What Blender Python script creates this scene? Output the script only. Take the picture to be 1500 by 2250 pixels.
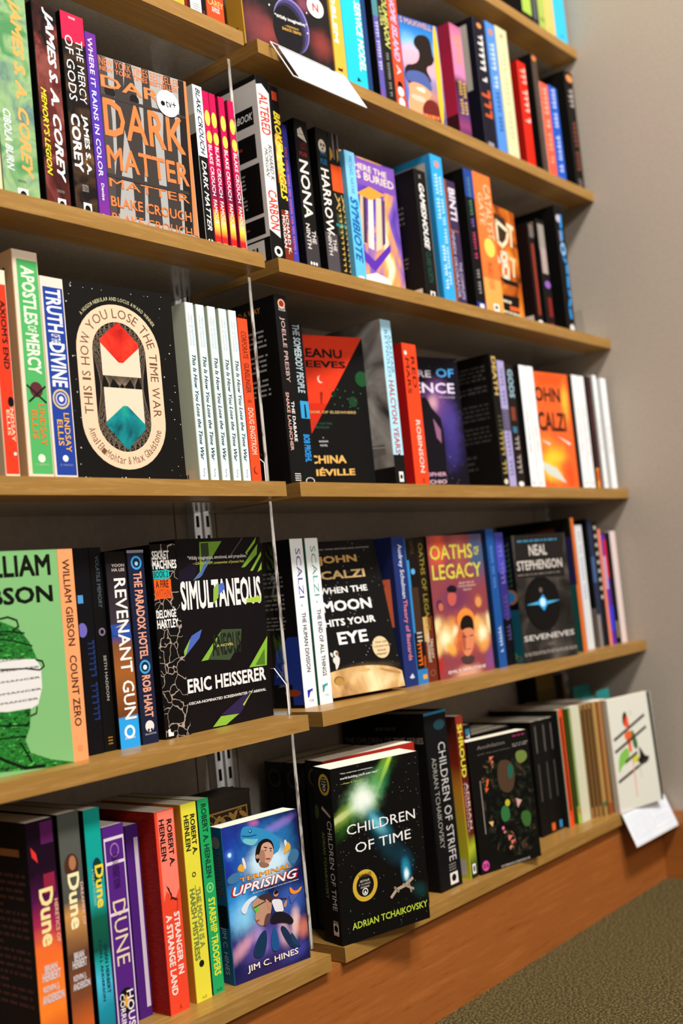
import bpy, bmesh, math, random
from mathutils import Vector, Matrix
random.seed(7)
scn = bpy.context.scene
for o in list(bpy.data.objects):
    bpy.data.objects.remove(o)
COL = scn.collection

# ------------------------------------------------------------------ camera, light, exposure
cam_data = bpy.data.cameras.new('camera')
cam = bpy.data.objects.new('camera', cam_data)
COL.objects.link(cam)
scn.camera = cam
cam.matrix_world = Matrix([[0.638597, 0.007212, -0.769508, -1.00758], [-0.763247, -0.121699, -0.634542, -0.914332], [-0.098225, 0.992541, -0.072212, 0.576649], [0.0, 0.0, 0.0, 1.0]])
cam_data.sensor_fit = 'VERTICAL'
cam_data.sensor_height = 36.0
cam_data.sensor_width = 24.0
cam_data.lens = 36.0 * 2450.00 / 2250.0
cam_data.clip_start = 0.02
cam_data.dof.use_dof = True
cam_data.dof.focus_distance = 1.30
cam_data.dof.aperture_fstop = 3.2

world = bpy.data.worlds.new('room_ambient')
scn.world = world
world.use_nodes = True
world.node_tree.nodes['Background'].inputs[0].default_value = (1.0, 0.96, 0.92, 1)
world.node_tree.nodes['Background'].inputs[1].default_value = 0.22

def area_light(name, loc, target, size, power, color):
    d = bpy.data.lights.new(name, 'AREA')
    d.shape = 'RECTANGLE'
    d.size, d.size_y = size
    d.energy = power
    d.color = color
    o = bpy.data.objects.new(name, d)
    COL.objects.link(o)
    o.location = loc
    v = Vector(target) - Vector(loc)
    o.rotation_euler = v.to_track_quat('-Z', 'Y').to_euler()
    return o
# ceiling fixtures of the shop aisle (above the frame)
area_light('ceiling_lamp_near', (-0.95, -2.15, 3.95), (-0.3, 0.0, 0.7), (0.8, 0.45), 106, (1.0, 0.965, 0.925))
area_light('ceiling_lamp_far', (0.20, -2.15, 3.95), (0.5, 0.0, 0.7), (0.8, 0.45), 140, (1.0, 0.965, 0.925))
area_light('ceiling_lamp_aisle', (-1.4, -3.9, 3.2), (0.2, 0, 0.6), (1.2, 0.6), 92, (1.0, 0.975, 0.95))

scn.view_settings.view_transform = 'Standard'
scn.view_settings.look = 'None'
scn.view_settings.exposure = 0.0
scn.view_settings.gamma = 1.0
scn.view_settings.use_curve_mapping = False

# ------------------------------------------------------------------ materials
def lin(h):
    h = h.lstrip('#')
    c = [int(h[i:i+2], 16) / 255 for i in (0, 2, 4)]
    return tuple(x / 12.92 if x <= 0.04045 else ((x + 0.055) / 1.055) ** 2.4 for x in c) + (1,)

MATS = {}
def new_mat(name, rough=0.5, spec=0.1):
    m = bpy.data.materials.new(name)
    m.use_nodes = True
    b = m.node_tree.nodes['Principled BSDF']
    b.inputs['Roughness'].default_value = rough
    b.inputs['Specular IOR Level'].default_value = spec
    MATS[name] = m
    return m, m.node_tree, b

def coords(nt, scale=(1, 1, 1)):
    tc = nt.nodes.new('ShaderNodeTexCoord')
    mp = nt.nodes.new('ShaderNodeMapping')
    mp.inputs['Scale'].default_value = scale
    nt.links.new(tc.outputs['Object'], mp.inputs['Vector'])
    return mp.outputs['Vector']

def ramp(nt, stops, interp='LINEAR'):
    r = nt.nodes.new('ShaderNodeValToRGB')
    e = r.color_ramp.elements
    r.color_ramp.interpolation = interp
    while len(e) < len(stops):
        e.new(0.5)
    for x, (p, c) in zip(e, stops):
        x.position = p
        x.color = lin(c)
    return r

def noise_mat(name, stops, scale=30, detail=4, dist=0.5, st=(1, 1, 1), rough=0.5, bump=0.0, spec=0.1):
    m, nt, b = new_mat(name, rough, spec)
    v = coords(nt, st)
    n = nt.nodes.new('ShaderNodeTexNoise')
    n.inputs['Scale'].default_value = scale
    n.inputs['Detail'].default_value = detail
    n.inputs['Distortion'].default_value = dist
    nt.links.new(v, n.inputs['Vector'])
    r = ramp(nt, stops)
    nt.links.new(n.outputs['Fac'], r.inputs['Fac'])
    nt.links.new(r.outputs['Color'], b.inputs['Base Color'])
    if bump:
        bp = nt.nodes.new('ShaderNodeBump')
        bp.inputs['Strength'].default_value = bump
        bp.inputs['Distance'].default_value = 0.002
        nt.links.new(n.outputs['Fac'], bp.inputs['Height'])
        nt.links.new(bp.outputs['Normal'], b.inputs['Normal'])
    return m

def print_mat(name, stops, h=0.21, wob=0.25, scale=22):
    """printed artwork: bands of ink up the cover, broken up by noise"""
    m, nt, b = new_mat(name)
    v = coords(nt)
    sx = nt.nodes.new('ShaderNodeSeparateXYZ')
    nt.links.new(v, sx.inputs[0])
    n = nt.nodes.new('ShaderNodeTexNoise')
    n.inputs['Scale'].default_value = scale
    n.inputs['Detail'].default_value = 5
    n.inputs['Distortion'].default_value = 0.8
    nt.links.new(v, n.inputs['Vector'])
    a = nt.nodes.new('ShaderNodeMath'); a.operation = 'DIVIDE'
    nt.links.new(sx.outputs['Z'], a.inputs[0]); a.inputs[1].default_value = h
    c = nt.nodes.new('ShaderNodeMath'); c.operation = 'MULTIPLY_ADD'
    nt.links.new(n.outputs['Fac'], c.inputs[0]); c.inputs[1].default_value = wob
    nt.links.new(a.outputs[0], c.inputs[2])
    d = nt.nodes.new('ShaderNodeMath'); d.operation = 'SUBTRACT'
    nt.links.new(c.outputs[0], d.inputs[0]); d.inputs[1].default_value = wob / 2
    r = ramp(nt, stops)
    nt.links.new(d.outputs[0], r.inputs['Fac'])
    nt.links.new(r.outputs['Color'], b.inputs['Base Color'])
    return m

def cell_mat(name, bg, fg, scale, width, edge=True, st=(1, 1, 1)):
    """thin lines between cells (edge) or small dots (stars)"""
    m, nt, b = new_mat(name)
    v = coords(nt, st)
    n = nt.nodes.new('ShaderNodeTexNoise')
    n.inputs['Scale'].default_value = scale * 0.7
    mx = nt.nodes.new('ShaderNodeMix'); mx.data_type = 'VECTOR'
    mx.inputs['Factor'].default_value = 0.03
    nt.links.new(v, n.inputs['Vector'])
    nt.links.new(v, mx.inputs[4]); nt.links.new(n.outputs['Color'], mx.inputs[5])
    vo = nt.nodes.new('ShaderNodeTexVoronoi')
    vo.inputs['Scale'].default_value = scale
    if edge:
        vo.feature = 'DISTANCE_TO_EDGE'
    nt.links.new(mx.outputs[1] if edge else v, vo.inputs['Vector'])
    r = ramp(nt, [(0, fg), (width, fg), (min(1, width * 1.8), bg), (1, bg)])
    nt.links.new(vo.outputs['Distance'], r.inputs['Fac'])
    nt.links.new(r.outputs['Color'], b.inputs['Base Color'])
    return m

def glow_mat(name, base, glows, stars=None):
    """printed airbrush artwork: soft elliptical blobs of ink over a base colour, edges broken by noise"""
    m, nt, b = new_mat(name)
    v = coords(nt)
    n = nt.nodes.new('ShaderNodeTexNoise')
    n.inputs['Scale'].default_value = 38
    n.inputs['Detail'].default_value = 6
    n.inputs['Roughness'].default_value = 0.6
    nt.links.new(v, n.inputs['Vector'])
    cur = None
    def math_(op, a, c=None, d=None):
        q = nt.nodes.new('ShaderNodeMath'); q.operation = op
        for i, z in enumerate((a, c, d)):
            if z is None: continue
            if isinstance(z, (int, float)): q.inputs[i].default_value = z
            else: nt.links.new(z, q.inputs[i])
        return q.outputs[0]
    if base in MATS:
        base = '#151312'
    for cx, cz, rx, rz, ang, colr, alpha, soft in glows:
        mp = nt.nodes.new('ShaderNodeMapping'); mp.vector_type = 'TEXTURE'
        mp.inputs['Location'].default_value = (cx, 0, cz)
        mp.inputs['Rotation'].default_value = (0, -math.radians(ang), 0)
        mp.inputs['Scale'].default_value = (rx, 1e3, rz)
        nt.links.new(v, mp.inputs['Vector'])
        ln = nt.nodes.new('ShaderNodeVectorMath'); ln.operation = 'LENGTH'
        nt.links.new(mp.outputs['Vector'], ln.inputs[0])
        w_ = math_('MULTIPLY_ADD', n.outputs['Fac'], 0.9 * soft, ln.outputs['Value'])
        w_ = math_('SUBTRACT', w_, 0.45 * soft)
        mr = nt.nodes.new('ShaderNodeMapRange'); mr.interpolation_type = 'SMOOTHSTEP'
        mr.inputs['From Min'].default_value = 1.0; mr.inputs['From Max'].default_value = max(0.0, 1.0 - soft)
        mr.inputs['To Min'].default_value = 0.0; mr.inputs['To Max'].default_value = alpha
        nt.links.new(w_, mr.inputs['Value'])
        mx = nt.nodes.new('ShaderNodeMix'); mx.data_type = 'RGBA'
        nt.links.new(mr.outputs[0], mx.inputs['Factor'])
        if cur is None: mx.inputs[6].default_value = lin(base)
        else: nt.links.new(cur, mx.inputs[6])
        mx.inputs[7].default_value = lin(colr)
        cur = mx.outputs[2]
    if stars:
        vo = nt.nodes.new('ShaderNodeTexVoronoi'); vo.inputs['Scale'].default_value = stars
        nt.links.new(v, vo.inputs['Vector'])
        lt = math_('LESS_THAN', vo.outputs['Distance'], 0.075)
        mx = nt.nodes.new('ShaderNodeMix'); mx.data_type = 'RGBA'
        nt.links.new(lt, mx.inputs['Factor']); nt.links.new(cur, mx.inputs[6]); mx.inputs[7].default_value = lin('#bdb8b0')
        cur = mx.outputs[2]
    nt.links.new(cur, b.inputs['Base Color'])
    return m

def wood_mat(name, dark, mid, light, axis_st, rough=0.35, scale=1.0):
    m, nt, b = new_mat(name, rough, 0.35)
    v = coords(nt, axis_st)
    n = nt.nodes.new('ShaderNodeTexNoise')
    n.inputs['Scale'].default_value = 9 * scale
    n.inputs['Detail'].default_value = 6
    n.inputs['Roughness'].default_value = 0.62
    n.inputs['Distortion'].default_value = 0.35
    nt.links.new(v, n.inputs['Vector'])
    n2 = nt.nodes.new('ShaderNodeTexNoise')
    n2.inputs['Scale'].default_value = 45 * scale
    n2.inputs['Detail'].default_value = 3
    nt.links.new(v, n2.inputs['Vector'])
    mx = nt.nodes.new('ShaderNodeMath'); mx.operation = 'MULTIPLY_ADD'
    nt.links.new(n2.outputs['Fac'], mx.inputs[0]); mx.inputs[1].default_value = 0.45
    nt.links.new(n.outputs['Fac'], mx.inputs[2])
    r = ramp(nt, [(0.42, dark), (0.62, mid), (0.74, mid), (0.95, light)])
    nt.links.new(mx.outputs[0], r.inputs['Fac'])
    nt.links.new(r.outputs['Color'], b.inputs['Base Color'])
    bp = nt.nodes.new('ShaderNodeBump')
    bp.inputs['Strength'].default_value = 0.12
    bp.inputs['Distance'].default_value = 0.0004
    nt.links.new(n2.outputs['Fac'], bp.inputs['Height'])
    nt.links.new(bp.outputs['Normal'], b.inputs['Normal'])
    return m

def M(key):
    if key in MATS:
        return MATS[key]
    m, nt, b = new_mat(key)
    b.inputs['Base Color'].default_value = lin(key)
    return m

wood_mat('oak_laminate', '#6a4920', '#966f35', '#ab8247', (0.9, 22, 14))
wood_mat('oak_end', '#5a3b1a', '#83602c', '#96713a', (14, 1.2, 22))
wood_mat('kick_oak', '#733b13', '#965525', '#a3602c', (1.0, 22, 16), rough=0.3)
wood_mat('kick_oak_side', '#7d4217', '#9a5a26', '#a8662e', (22, 1.0, 16), rough=0.3)
noise_mat('grey_laminate', [(0.3, '#8d8378'), (0.7, '#989085')], 160, 3, rough=0.16, spec=0.6)
noise_mat('back_panel', [(0.3, '#b3a699'), (0.7, '#c0b3a5')], 90, 3, rough=0.55)
noise_mat('wall_paint', [(0.3, '#aa9d8e'), (0.7, '#b3a697')], 220, 3, rough=0.75, bump=0.08)
noise_mat('paper_edge', [(0.3, '#cdc2ae'), (0.7, '#efe6d4')], 60, 3, st=(60, 60, 1), rough=0.8)
noise_mat('paper_edge_flat', [(0.3, '#d9cbb0'), (0.7, '#f3ead9')], 60, 3, st=(1, 40, 40), rough=0.8)
noise_mat('sheet_paper', [(0.3, '#d3d7df'), (0.7, '#dee1e7')], 60, 3, rough=0.7)
m, nt, b = new_mat('steel_standard', 0.38)
b.inputs['Base Color'].default_value = lin('#ebe8e3')
m, nt, b = new_mat('slot_dark', 0.9)
b.inputs['Base Color'].default_value = lin('#15110e')
noise_mat('acrylic_edge', [(0.40, '#6e665e'), (0.5, '#b3aca4'), (0.7, '#c9c4be')], 40, 4, st=(3, 3, 1.0), rough=0.3)
# carpet
m, nt, b = new_mat('carpet', 0.95, 0.1)
v = coords(nt)
n = nt.nodes.new('ShaderNodeTexNoise'); n.inputs['Scale'].default_value = 300; n.inputs['Detail'].default_value = 3
n.inputs['Roughness'].default_value = 0.7
nt.links.new(v, n.inputs['Vector'])
r = ramp(nt, [(0.33, '#181409'), (0.45, '#39321f'), (0.54, '#54492d'), (0.61, '#85703e'), (0.7, '#3a3b30')])
nt.links.new(n.outputs['Fac'], r.inputs['Fac'])
nt.links.new(r.outputs['Color'], b.inputs['Base Color'])
bp = nt.nodes.new('ShaderNodeBump'); bp.inputs['Strength'].default_value = 0.45; bp.inputs['Distance'].default_value = 0.003
nt.links.new(n.outputs['Fac'], bp.inputs['Height']); nt.links.new(bp.outputs['Normal'], b.inputs['Normal'])
# printed cover inks
noise_mat('ink_fire', [(0.25, '#3a0d0a'), (0.42, '#c22a12'), (0.52, '#f0842a'), (0.62, '#f7d486'), (0.75, '#fbf3d8')], 26, 5, 1.2)
noise_mat('ink_redcloud', [(0.35, '#14100f'), (0.55, '#3a2323'), (0.7, '#8a3b3a')], 26, 5, 0.8)
noise_mat('ink_planet', [(0.3, '#1b1722'), (0.55, '#4b4273'), (0.72, '#8b7fb0')], 40, 5, 0.6)
noise_mat('ink_greencloud', [(0.35, '#4f8a55'), (0.5, '#8fb07a'), (0.65, '#5c7d74'), (0.8, '#9dbfc9')], 28, 4, 1.0)
noise_mat('ink_redsmoke', [(0.35, '#110d0b'), (0.5, '#5b2320'), (0.65, '#8a4a40'), (0.8, '#9a9590')], 24, 5, 1.0)
noise_mat('ink_brownstar', [(0.4, '#17110f'), (0.6, '#4a3422'), (0.8, '#a67a35')], 40, 5, 1.0)
noise_mat('ink_violetpaint', [(0.3, '#4a2a9a'), (0.45, '#7c5bb8'), (0.55, '#e39a4a'), (0.65, '#f4dcae'), (0.8, '#fff6e4')], 15, 4, 1.5, st=(1, 1, 0.6))
noise_mat('ink_forest', [(0.3, '#070706'), (0.5, '#0b0b09'), (0.57, '#152214'), (0.60, '#0d0b09'), (0.66, '#4f3a2c'), (0.7, '#0b0909')], 42, 6, 2.2)
noise_mat('ink_petals', [(0.45, '#0d0b0b'), (0.55, '#2c361e'), (0.60, '#b0504a'), (0.64, '#e9b48a'), (0.7, '#110e0d')], 55, 5, 1.8)
noise_mat('ink_moon', [(0.3, '#8a6238'), (0.5, '#c39a63'), (0.7, '#e6cf9e')], 22, 4, 0.6)
noise_mat('ink_tealstars', [(0.3, '#0d4a55'), (0.5, '#128a8c'), (0.68, '#2aa06a'), (0.8, '#c9d8b8')], 32, 5, 0.8)
noise_mat('ink_redflap', [(0.3, '#7d1510'), (0.45, '#c8241a'), (0.7, '#e23e28')], 35, 5, 0.8)
noise_mat('ink_galaxy', [(0.25, '#101c52'), (0.42, '#1c3f9c'), (0.55, '#2c7fd0'), (0.66, '#7f5ac0'), (0.78, '#e0a0c8')], 22, 5, 1.2)
noise_mat('ink_purplesky', [(0.3, '#0d0a15'), (0.5, '#2f2350'), (0.66, '#63478f'), (0.8, '#c79ab0')], 16, 5, 0.8)
noise_mat('ink_orangepaint', [(0.3, '#d8481a'), (0.5, '#f07a2c'), (0.65, '#f6b04a'), (0.8, '#f5d23c')], 14, 4, 1.2)
noise_mat('ink_greyart', [(0.3, '#3c3a38'), (0.5, '#8f8c88'), (0.7, '#c2c0bc')], 14, 5, 1.0)
noise_mat('ink_redtext', [(0.35, '#8e1712'), (0.65, '#a8241a')], 90, 4, st=(1, 1, 6))
noise_mat('ink_darktext', [(0.4, '#0d0a09'), (0.68, '#1c1512')], 90, 4, st=(1, 1, 8))
noise_mat('ink_knit', [(0.38, '#091b0a'), (0.5, '#2c8a34'), (0.58, '#0b220b'), (0.66, '#4fc04e')], 120, 4, 3.0, st=(0.6, 1, 1.6))
noise_mat('ink_greycore', [(0.3, '#141210'), (0.5, '#2b2723'), (0.75, '#57504a')], 20, 4, 0.6)
noise_mat('ink_orangeart', [(0.3, '#3a1a0c'), (0.42, '#a34a12'), (0.6, '#d0741e'), (0.75, '#e69a44')], 24, 4, 0.7)
noise_mat('ink_nebulagreen', [(0.3, '#091108'), (0.5, '#4c8a2c'), (0.66, '#9acb55'), (0.8, '#e3f2c8')], 30, 5, 0.9)
noise_mat('ink_blueflare', [(0.35, '#061319'), (0.55, '#1c7d97'), (0.7, '#7fd7e6')], 34, 5, 0.8)
print_mat('ink_dune_orange', [(0, '#3b1030'), (0.1, '#c2451f'), (0.3, '#f07e26'), (0.6, '#e8682a'), (0.72, '#a2264a'), (0.86, '#4a1240'), (1, '#1b071a')], 0.19, 0.2)
print_mat('ink_dune_brown', [(0, '#1b1512'), (0.15, '#c25a22'), (0.3, '#7a4326'), (0.52, '#5d3a28'), (0.72, '#c78d4c'), (0.8, '#4d4c45'), (1, '#50534c')], 0.19, 0.12)
print_mat('ink_dune_teal', [(0, '#12616e'), (0.2, '#1c8aa0'), (0.33, '#45b8d4'), (0.44, '#1a9a94'), (0.5, '#0c4a3a'), (0.66, '#0f5a45'), (0.76, '#18a09a'), (1, '#0f9c90')], 0.19, 0.1)
print_mat('ink_famous', [(0, '#b31a20'), (0.08, '#c81f22'), (0.15, '#f0d84a'), (0.2, '#f0a52c'), (0.25, '#c81f22'), (0.33, '#6a1440'), (0.42, '#b0124a'), (0.6, '#c8124e'), (1, '#c40f4c')], 0.21, 0.03)
print_mat('ink_sunset', [(0, '#7a2a1a'), (0.12, '#c9704a'), (0.3, '#d89a8a'), (0.5, '#e3a6ac'), (0.62, '#dfa2b4'), (0.76, '#5aa8d0'), (0.95, '#1f6fb4'), (1, '#2a4a7a')], 0.21, 0.08)
print_mat('ink_shroud', [(0, '#1b1b17'), (0.1, '#4a5a20'), (0.2, '#a8b52a'), (0.3, '#5a2018'), (0.55, '#6a1a18'), (0.8, '#3a1412'), (1, '#8a2a1c')], 0.21, 0.15)
print_mat('ink_shroudback', [(0, '#b7bd2c'), (0.35, '#c2a82a'), (0.6, '#d28a2a'), (0.78, '#8a2a18'), (1, '#4a1a14')], 0.21, 0.1)
print_mat('ink_ruin', [(0, '#1b0906'), (0.45, '#7a2412'), (0.5, '#e8d47a'), (0.56, '#c06a1a'), (0.64, '#e8b41e'), (0.85, '#d89a1e'), (0.93, '#8a1f14'), (1, '#a3261a')], 0.21, 0.06)
print_mat('ink_revenant', [(0, '#2a9ae0'), (0.16, '#2a9ae0'), (0.17, '#6a3a1c'), (0.4, '#9a5a26'), (0.55, '#7a4a2a'), (0.6, '#23408e'), (0.66, '#3a3038'), (1, '#1d171a')], 0.2, 0.03)
print_mat('ink_rainpurple', [(0, '#7a2a8a'), (0.3, '#5a2f9a'), (0.7, '#4a35a8'), (1, '#6a2a90')], 0.21, 0.3)
print_mat('ink_magenta', [(0, '#3a2050'), (0.1, '#8a3a6a'), (0.2, '#4a2f66'), (0.44, '#1b121f'), (0.52, '#c77aa8'), (0.8, '#cc7f9a'), (1, '#a23a78')], 0.21, 0.06)
cell_mat('ink_web', '#0e0b0a', '#a39488', 62, 0.018)
cell_mat('ink_web_big', '#0d0b09', '#9a8a7e', 38, 0.03)
cell_mat('ink_lattice', '#110e0c', '#8f7a68', 95, 0.05)
cell_mat('ink_stars', '#0b0a09', '#b9b4ab', 120, 0.07, edge=False)
cell_mat('ink_stars_grey', '#110f0f', '#cfcac2', 150, 0.06, edge=False)
cell_mat('ink_gold_leaf', '#1b1511', '#a97a32', 60, 0.09)

# ------------------------------------------------------------------ mesh helpers
def tag(o, label, cat, group=None, kind=None):
    if label: o['label'] = label
    if cat: o['category'] = cat
    if group: o['group'] = group
    if kind: o['kind'] = kind
    return o

def empty(name, loc, rot=(0, 0, 0)):
    o = bpy.data.objects.new(name, None)
    o.empty_display_size = 0.05
    COL.objects.link(o)
    o.location = loc
    o.rotation_euler = rot
    return o

class MB:
    """collects faces with materials, builds one mesh object"""
    def __init__(s):
        s.v, s.f, s.mi, s.mats = [], [], [], []
    def slot(s, key):
        if key not in s.mats: s.mats.append(key)
        return s.mats.index(key)
    def face(s, pts, key):
        n = len(s.v)
        s.v += [tuple(p) for p in pts]
        s.f.append(list(range(n, n + len(pts))))
        s.mi.append(s.slot(key))
    def box(s, a, b, key, keys=None):
        (x0, y0, z0), (x1, y1, z1) = a, b
        k = keys or {}
        s.face([(x0,y0,z0),(x1,y0,z0),(x1,y0,z1),(x0,y0,z1)], k.get('-y', key))
        s.face([(x1,y1,z0),(x0,y1,z0),(x0,y1,z1),(x1,y1,z1)], k.get('+y', key))
        s.face([(x0,y1,z0),(x0,y0,z0),(x0,y0,z1),(x0,y1,z1)], k.get('-x', key))
        s.face([(x1,y0,z0),(x1,y1,z0),(x1,y1,z1),(x1,y0,z1)], k.get('+x', key))
        s.face([(x0,y0,z1),(x1,y0,z1),(x1,y1,z1),(x0,y1,z1)], k.get('+z', key))
        s.face([(x0,y1,z0),(x1,y1,z0),(x1,y0,z0),(x0,y0,z0)], k.get('-z', key))
    def prism(s, poly, z0, z1, keys, cap):
        """poly: ccw xy points; keys: one material per side"""
        n = len(poly)
        for i in range(n):
            p, q = poly[i], poly[(i + 1) % n]
            s.face([(p[0],p[1],z0),(q[0],q[1],z0),(q[0],q[1],z1),(p[0],p[1],z1)], keys[i])
        s.face([(x, y, z1) for x, y in poly], cap)
        s.face([(x, y, z0) for x, y in reversed(poly)], cap)
    def build(s, name, parent=None, weld=False, loc=None):
        me = bpy.data.meshes.new(name)
        me.from_pydata(s.v, [], s.f)
        for k in s.mats:
            me.materials.append(M(k))
        me.polygons.foreach_set('material_index', s.mi)
        if weld:
            bm = bmesh.new(); bm.from_mesh(me)
            bmesh.ops.remove_doubles(bm, verts=bm.verts, dist=1e-6)
            bm.to_mesh(me); bm.free()
        me.update()
        o = bpy.data.objects.new(name, me)
        COL.objects.link(o)
        if parent is not None: o.parent = parent
        if loc is not None: o.location = loc
        return o

TEXT = {}
def text_geo(s, style):
    """flat outline of a line of lettering, fitted to the unit square"""
    key = (s, style)
    if key in TEXT: return TEXT[key]
    cu = bpy.data.curves.new('lettering', 'FONT')
    cu.body = s
    cu.resolution_u = 2
    if 'i' in style: cu.shear = 0.28
    o = bpy.data.objects.new('lettering', cu)
    COL.objects.link(o)
    dg = bpy.context.evaluated_depsgraph_get()
    me = bpy.data.meshes.new_from_object(o.evaluated_get(dg))
    vs = [v.co.copy() for v in me.vertices]
    fs = [list(p.vertices) for p in me.polygons]
    bpy.data.objects.remove(o); bpy.data.curves.remove(cu); bpy.data.meshes.remove(me)
    d = {'b': 0.015, 'x': 0.027}.get(style[0], 0.0)
    if d and vs:
        # heavier weight: the same outline laid down again slightly shifted
        sh = [(-d, -d), (d, -d), (0, d)] if style[0] == 'b' else [(-d, -d), (d, -d), (d, d), (-d, d), (0, 0)]
        n = len(vs); base_v, base_f = vs, fs
        vs = [v + Vector((a, c, 0)) for a, c in sh for v in base_v]
        fs = [[k + i * n for k in f] for i in range(len(sh)) for f in base_f]
    if vs:
        x0 = min(v.x for v in vs); x1 = max(v.x for v in vs)
        y0 = min(v.y for v in vs); y1 = max(v.y for v in vs)
        asp = (x1 - x0) / max(1e-6, y1 - y0)
        vs = [((v.x - x0) / max(1e-6, x1 - x0), (v.y - y0) / max(1e-6, y1 - y0)) for v in vs]
    else:
        asp = 1
    TEXT[key] = (vs, fs, asp, (len(vs) // {'b': 3, 'x': 5}.get(style[0], 1)) or 1)
    return TEXT[key]

class Face:
    """one printed face of a cover: adds ink shapes in (u, v) just above the board"""
    def __init__(s, mb, O, U, V, W, H):
        s.mb, s.O, s.U, s.V, s.W, s.H = mb, Vector(O), Vector(U), Vector(V), W, H
        s.N = s.U.cross(s.V)
        s.k = 0
    def lift(s):
        s.k += 1
        return 0.00008 + 0.000014 * s.k
    def pt(s, u, v, e):
        return s.O + s.U * (u * s.W) + s.V * (v * s.H) + s.N * e
    def poly(s, uv, key):
        for ax, lim, sg in ((0, 0.0, 1), (0, 1.0, -1), (1, 0.0, 1), (1, 1.0, -1)):   # keep ink on the board
            o = []
            for i in range(len(uv)):
                p, q = uv[i - 1], uv[i]
                ip, iq = (p[ax] - lim) * sg >= 0, (q[ax] - lim) * sg >= 0
                if ip != iq:
                    t = (lim - p[ax]) / (q[ax] - p[ax])
                    o.append((p[0] + (q[0] - p[0]) * t, p[1] + (q[1] - p[1]) * t))
                if iq: o.append(q)
            uv = o
            if len(uv) < 3: return
        e = s.lift()
        a = sum(uv[i][0] * uv[(i+1) % len(uv)][1] - uv[(i+1) % len(uv)][0] * uv[i][1] for i in range(len(uv)))
        if a < 0: uv = list(reversed(uv))
        s.mb.face([s.pt(u, v, e) for u, v in uv], key)
    def ell(s, u, v, ru, rv, key, n=36):
        s.poly([(u + ru * math.cos(i * 2 * math.pi / n), v + rv * math.sin(i * 2 * math.pi / n)) for i in range(n)], key)
    def ring(s, u, v, ru, rv, inner, key, n=40):
        e = s.lift()
        for i in range(n):
            a, b = i * 2 * math.pi / n, (i + 1) * 2 * math.pi / n
            q = [(u + ru * k * math.cos(t), v + rv * k * math.sin(t)) for t, k in ((a, 1), (b, 1), (b, inner), (a, inner))]
            s.mb.face([s.pt(x, y, e) for x, y in q], key)
    def line(s, pts, w, key):
        e = s.lift()
        for (a, b), (c, d) in zip(pts[:-1], pts[1:]):
            p = Vector((a * s.W, b * s.H)); q = Vector((c * s.W, d * s.H))
            t = q - p
            if t.length < 1e-7: continue
            t.normalize(); nn = Vector((-t.y, t.x)) * w / 2
            p2, q2 = p - t * w * 0.25, q + t * w * 0.25
            quad = [p2 - nn, q2 - nn, q2 + nn, p2 + nn]
            s.mb.face([s.O + s.U * z.x + s.V * z.y + s.N * e for z in quad], key)
    def strokes(s, q, key):
        """lettering too blurred to read: a row of upright strokes down the spine"""
        e = s.lift()
        for i in range(0, len(q), 4):
            u0, v0, u1, v1 = q[i:i+4]
            t = (u1 - u0) * 0.28; dv = (v1 - v0)
            s.mb.face([s.pt(u0, v0, e), s.pt(u1, v0, e), s.pt(u1, v0 + dv * 0.36, e), s.pt(u0, v0 + dv * 0.36, e)], key)
            s.mb.face([s.pt(u1 - t, v0 + dv * 0.36, e), s.pt(u1, v0 + dv * 0.36, e), s.pt(u1, v1, e), s.pt(u1 - t, v1, e)], key)
    def lines(s, segs, w, key):
        k = s.k
        for p in segs:
            s.k = k
            s.line([(p[i], p[i+1]) for i in range(0, len(p), 2)], w, key)
    def text(s, txt, u0, v0, u1, v1, key, style='b', rot=0):
        vs, fs, asp, per = text_geo(txt, style)
        e0 = s.lift()
        s.k += 2
        out = []
        for i, (x, y) in enumerate(vs):
            e = e0 + 0.000008 * (i // per)
            if rot == 0: u, v = u0 + (u1 - u0) * x, v0 + (v1 - v0) * y
            else: u, v = u0 + (u1 - u0) * y, v1 + (v0 - v1) * x
            out.append(s.pt(u, v, e))
        i = s.mb.slot(key); n = len(s.mb.v)
        s.mb.v += [tuple(p) for p in out]
        for f in fs:
            f = [n + k for k in f]
            if len(f) > 2:
                a, b, c = Vector(s.mb.v[f[0]]), Vector(s.mb.v[f[1]]), Vector(s.mb.v[f[2]])
                if (b - a).cross(c - a).dot(s.N) < 0: f.reverse()
            s.mb.f.append(f); s.mb.mi.append(i)
    def arc(s, txt, path, h, key, style='n'):
        """letters set one by one along a path; h = letter height in metres"""
        P = [Vector((a * s.W, b * s.H)) for a, b in path]
        L = [0]
        for a, b in zip(P[:-1], P[1:]): L.append(L[-1] + (b - a).length)
        tot = L[-1]
        wid = [0.45 if c == ' ' else max(0.25, min(1.25, text_geo(c, style)[2])) + 0.18 for c in txt]
        sc = tot / sum(wid); pos = 0
        e = s.lift(); i = s.mb.slot(key)
        for c, w in zip(txt, wid):
            mid = (pos + w / 2) * sc; pos += w
            if c == ' ': continue
            j = max(k for k in range(len(L) - 1) if L[k] <= mid)
            t = (P[j+1] - P[j]).normalized(); nn = Vector((-t.y, t.x))
            base = P[j] + t * (mid - L[j])
            vs, fs, asp, per = text_geo(c, style)
            ww = (w - 0.18) * sc; hh = h if (c.isupper() or c in 'dlhbtfk&,') else h * 0.72
            n = len(s.mb.v)
            for iv, (x, y) in enumerate(vs):
                q = base + t * (x - 0.5) * ww + nn * (y * hh - h / 2)
                s.mb.v.append(tuple(s.O + s.U * q.x + s.V * q.y + s.N * (e + 0.000008 * (iv // per))))
            for f in fs:
                f = [n + k for k in f]
                a, b, d = Vector(s.mb.v[f[0]]), Vector(s.mb.v[f[1]]), Vector(s.mb.v[f[2]])
                if (b - a).cross(d - a).dot(s.N) < 0: f.reverse()
                s.mb.f.append(f); s.mb.mi.append(i)
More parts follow.
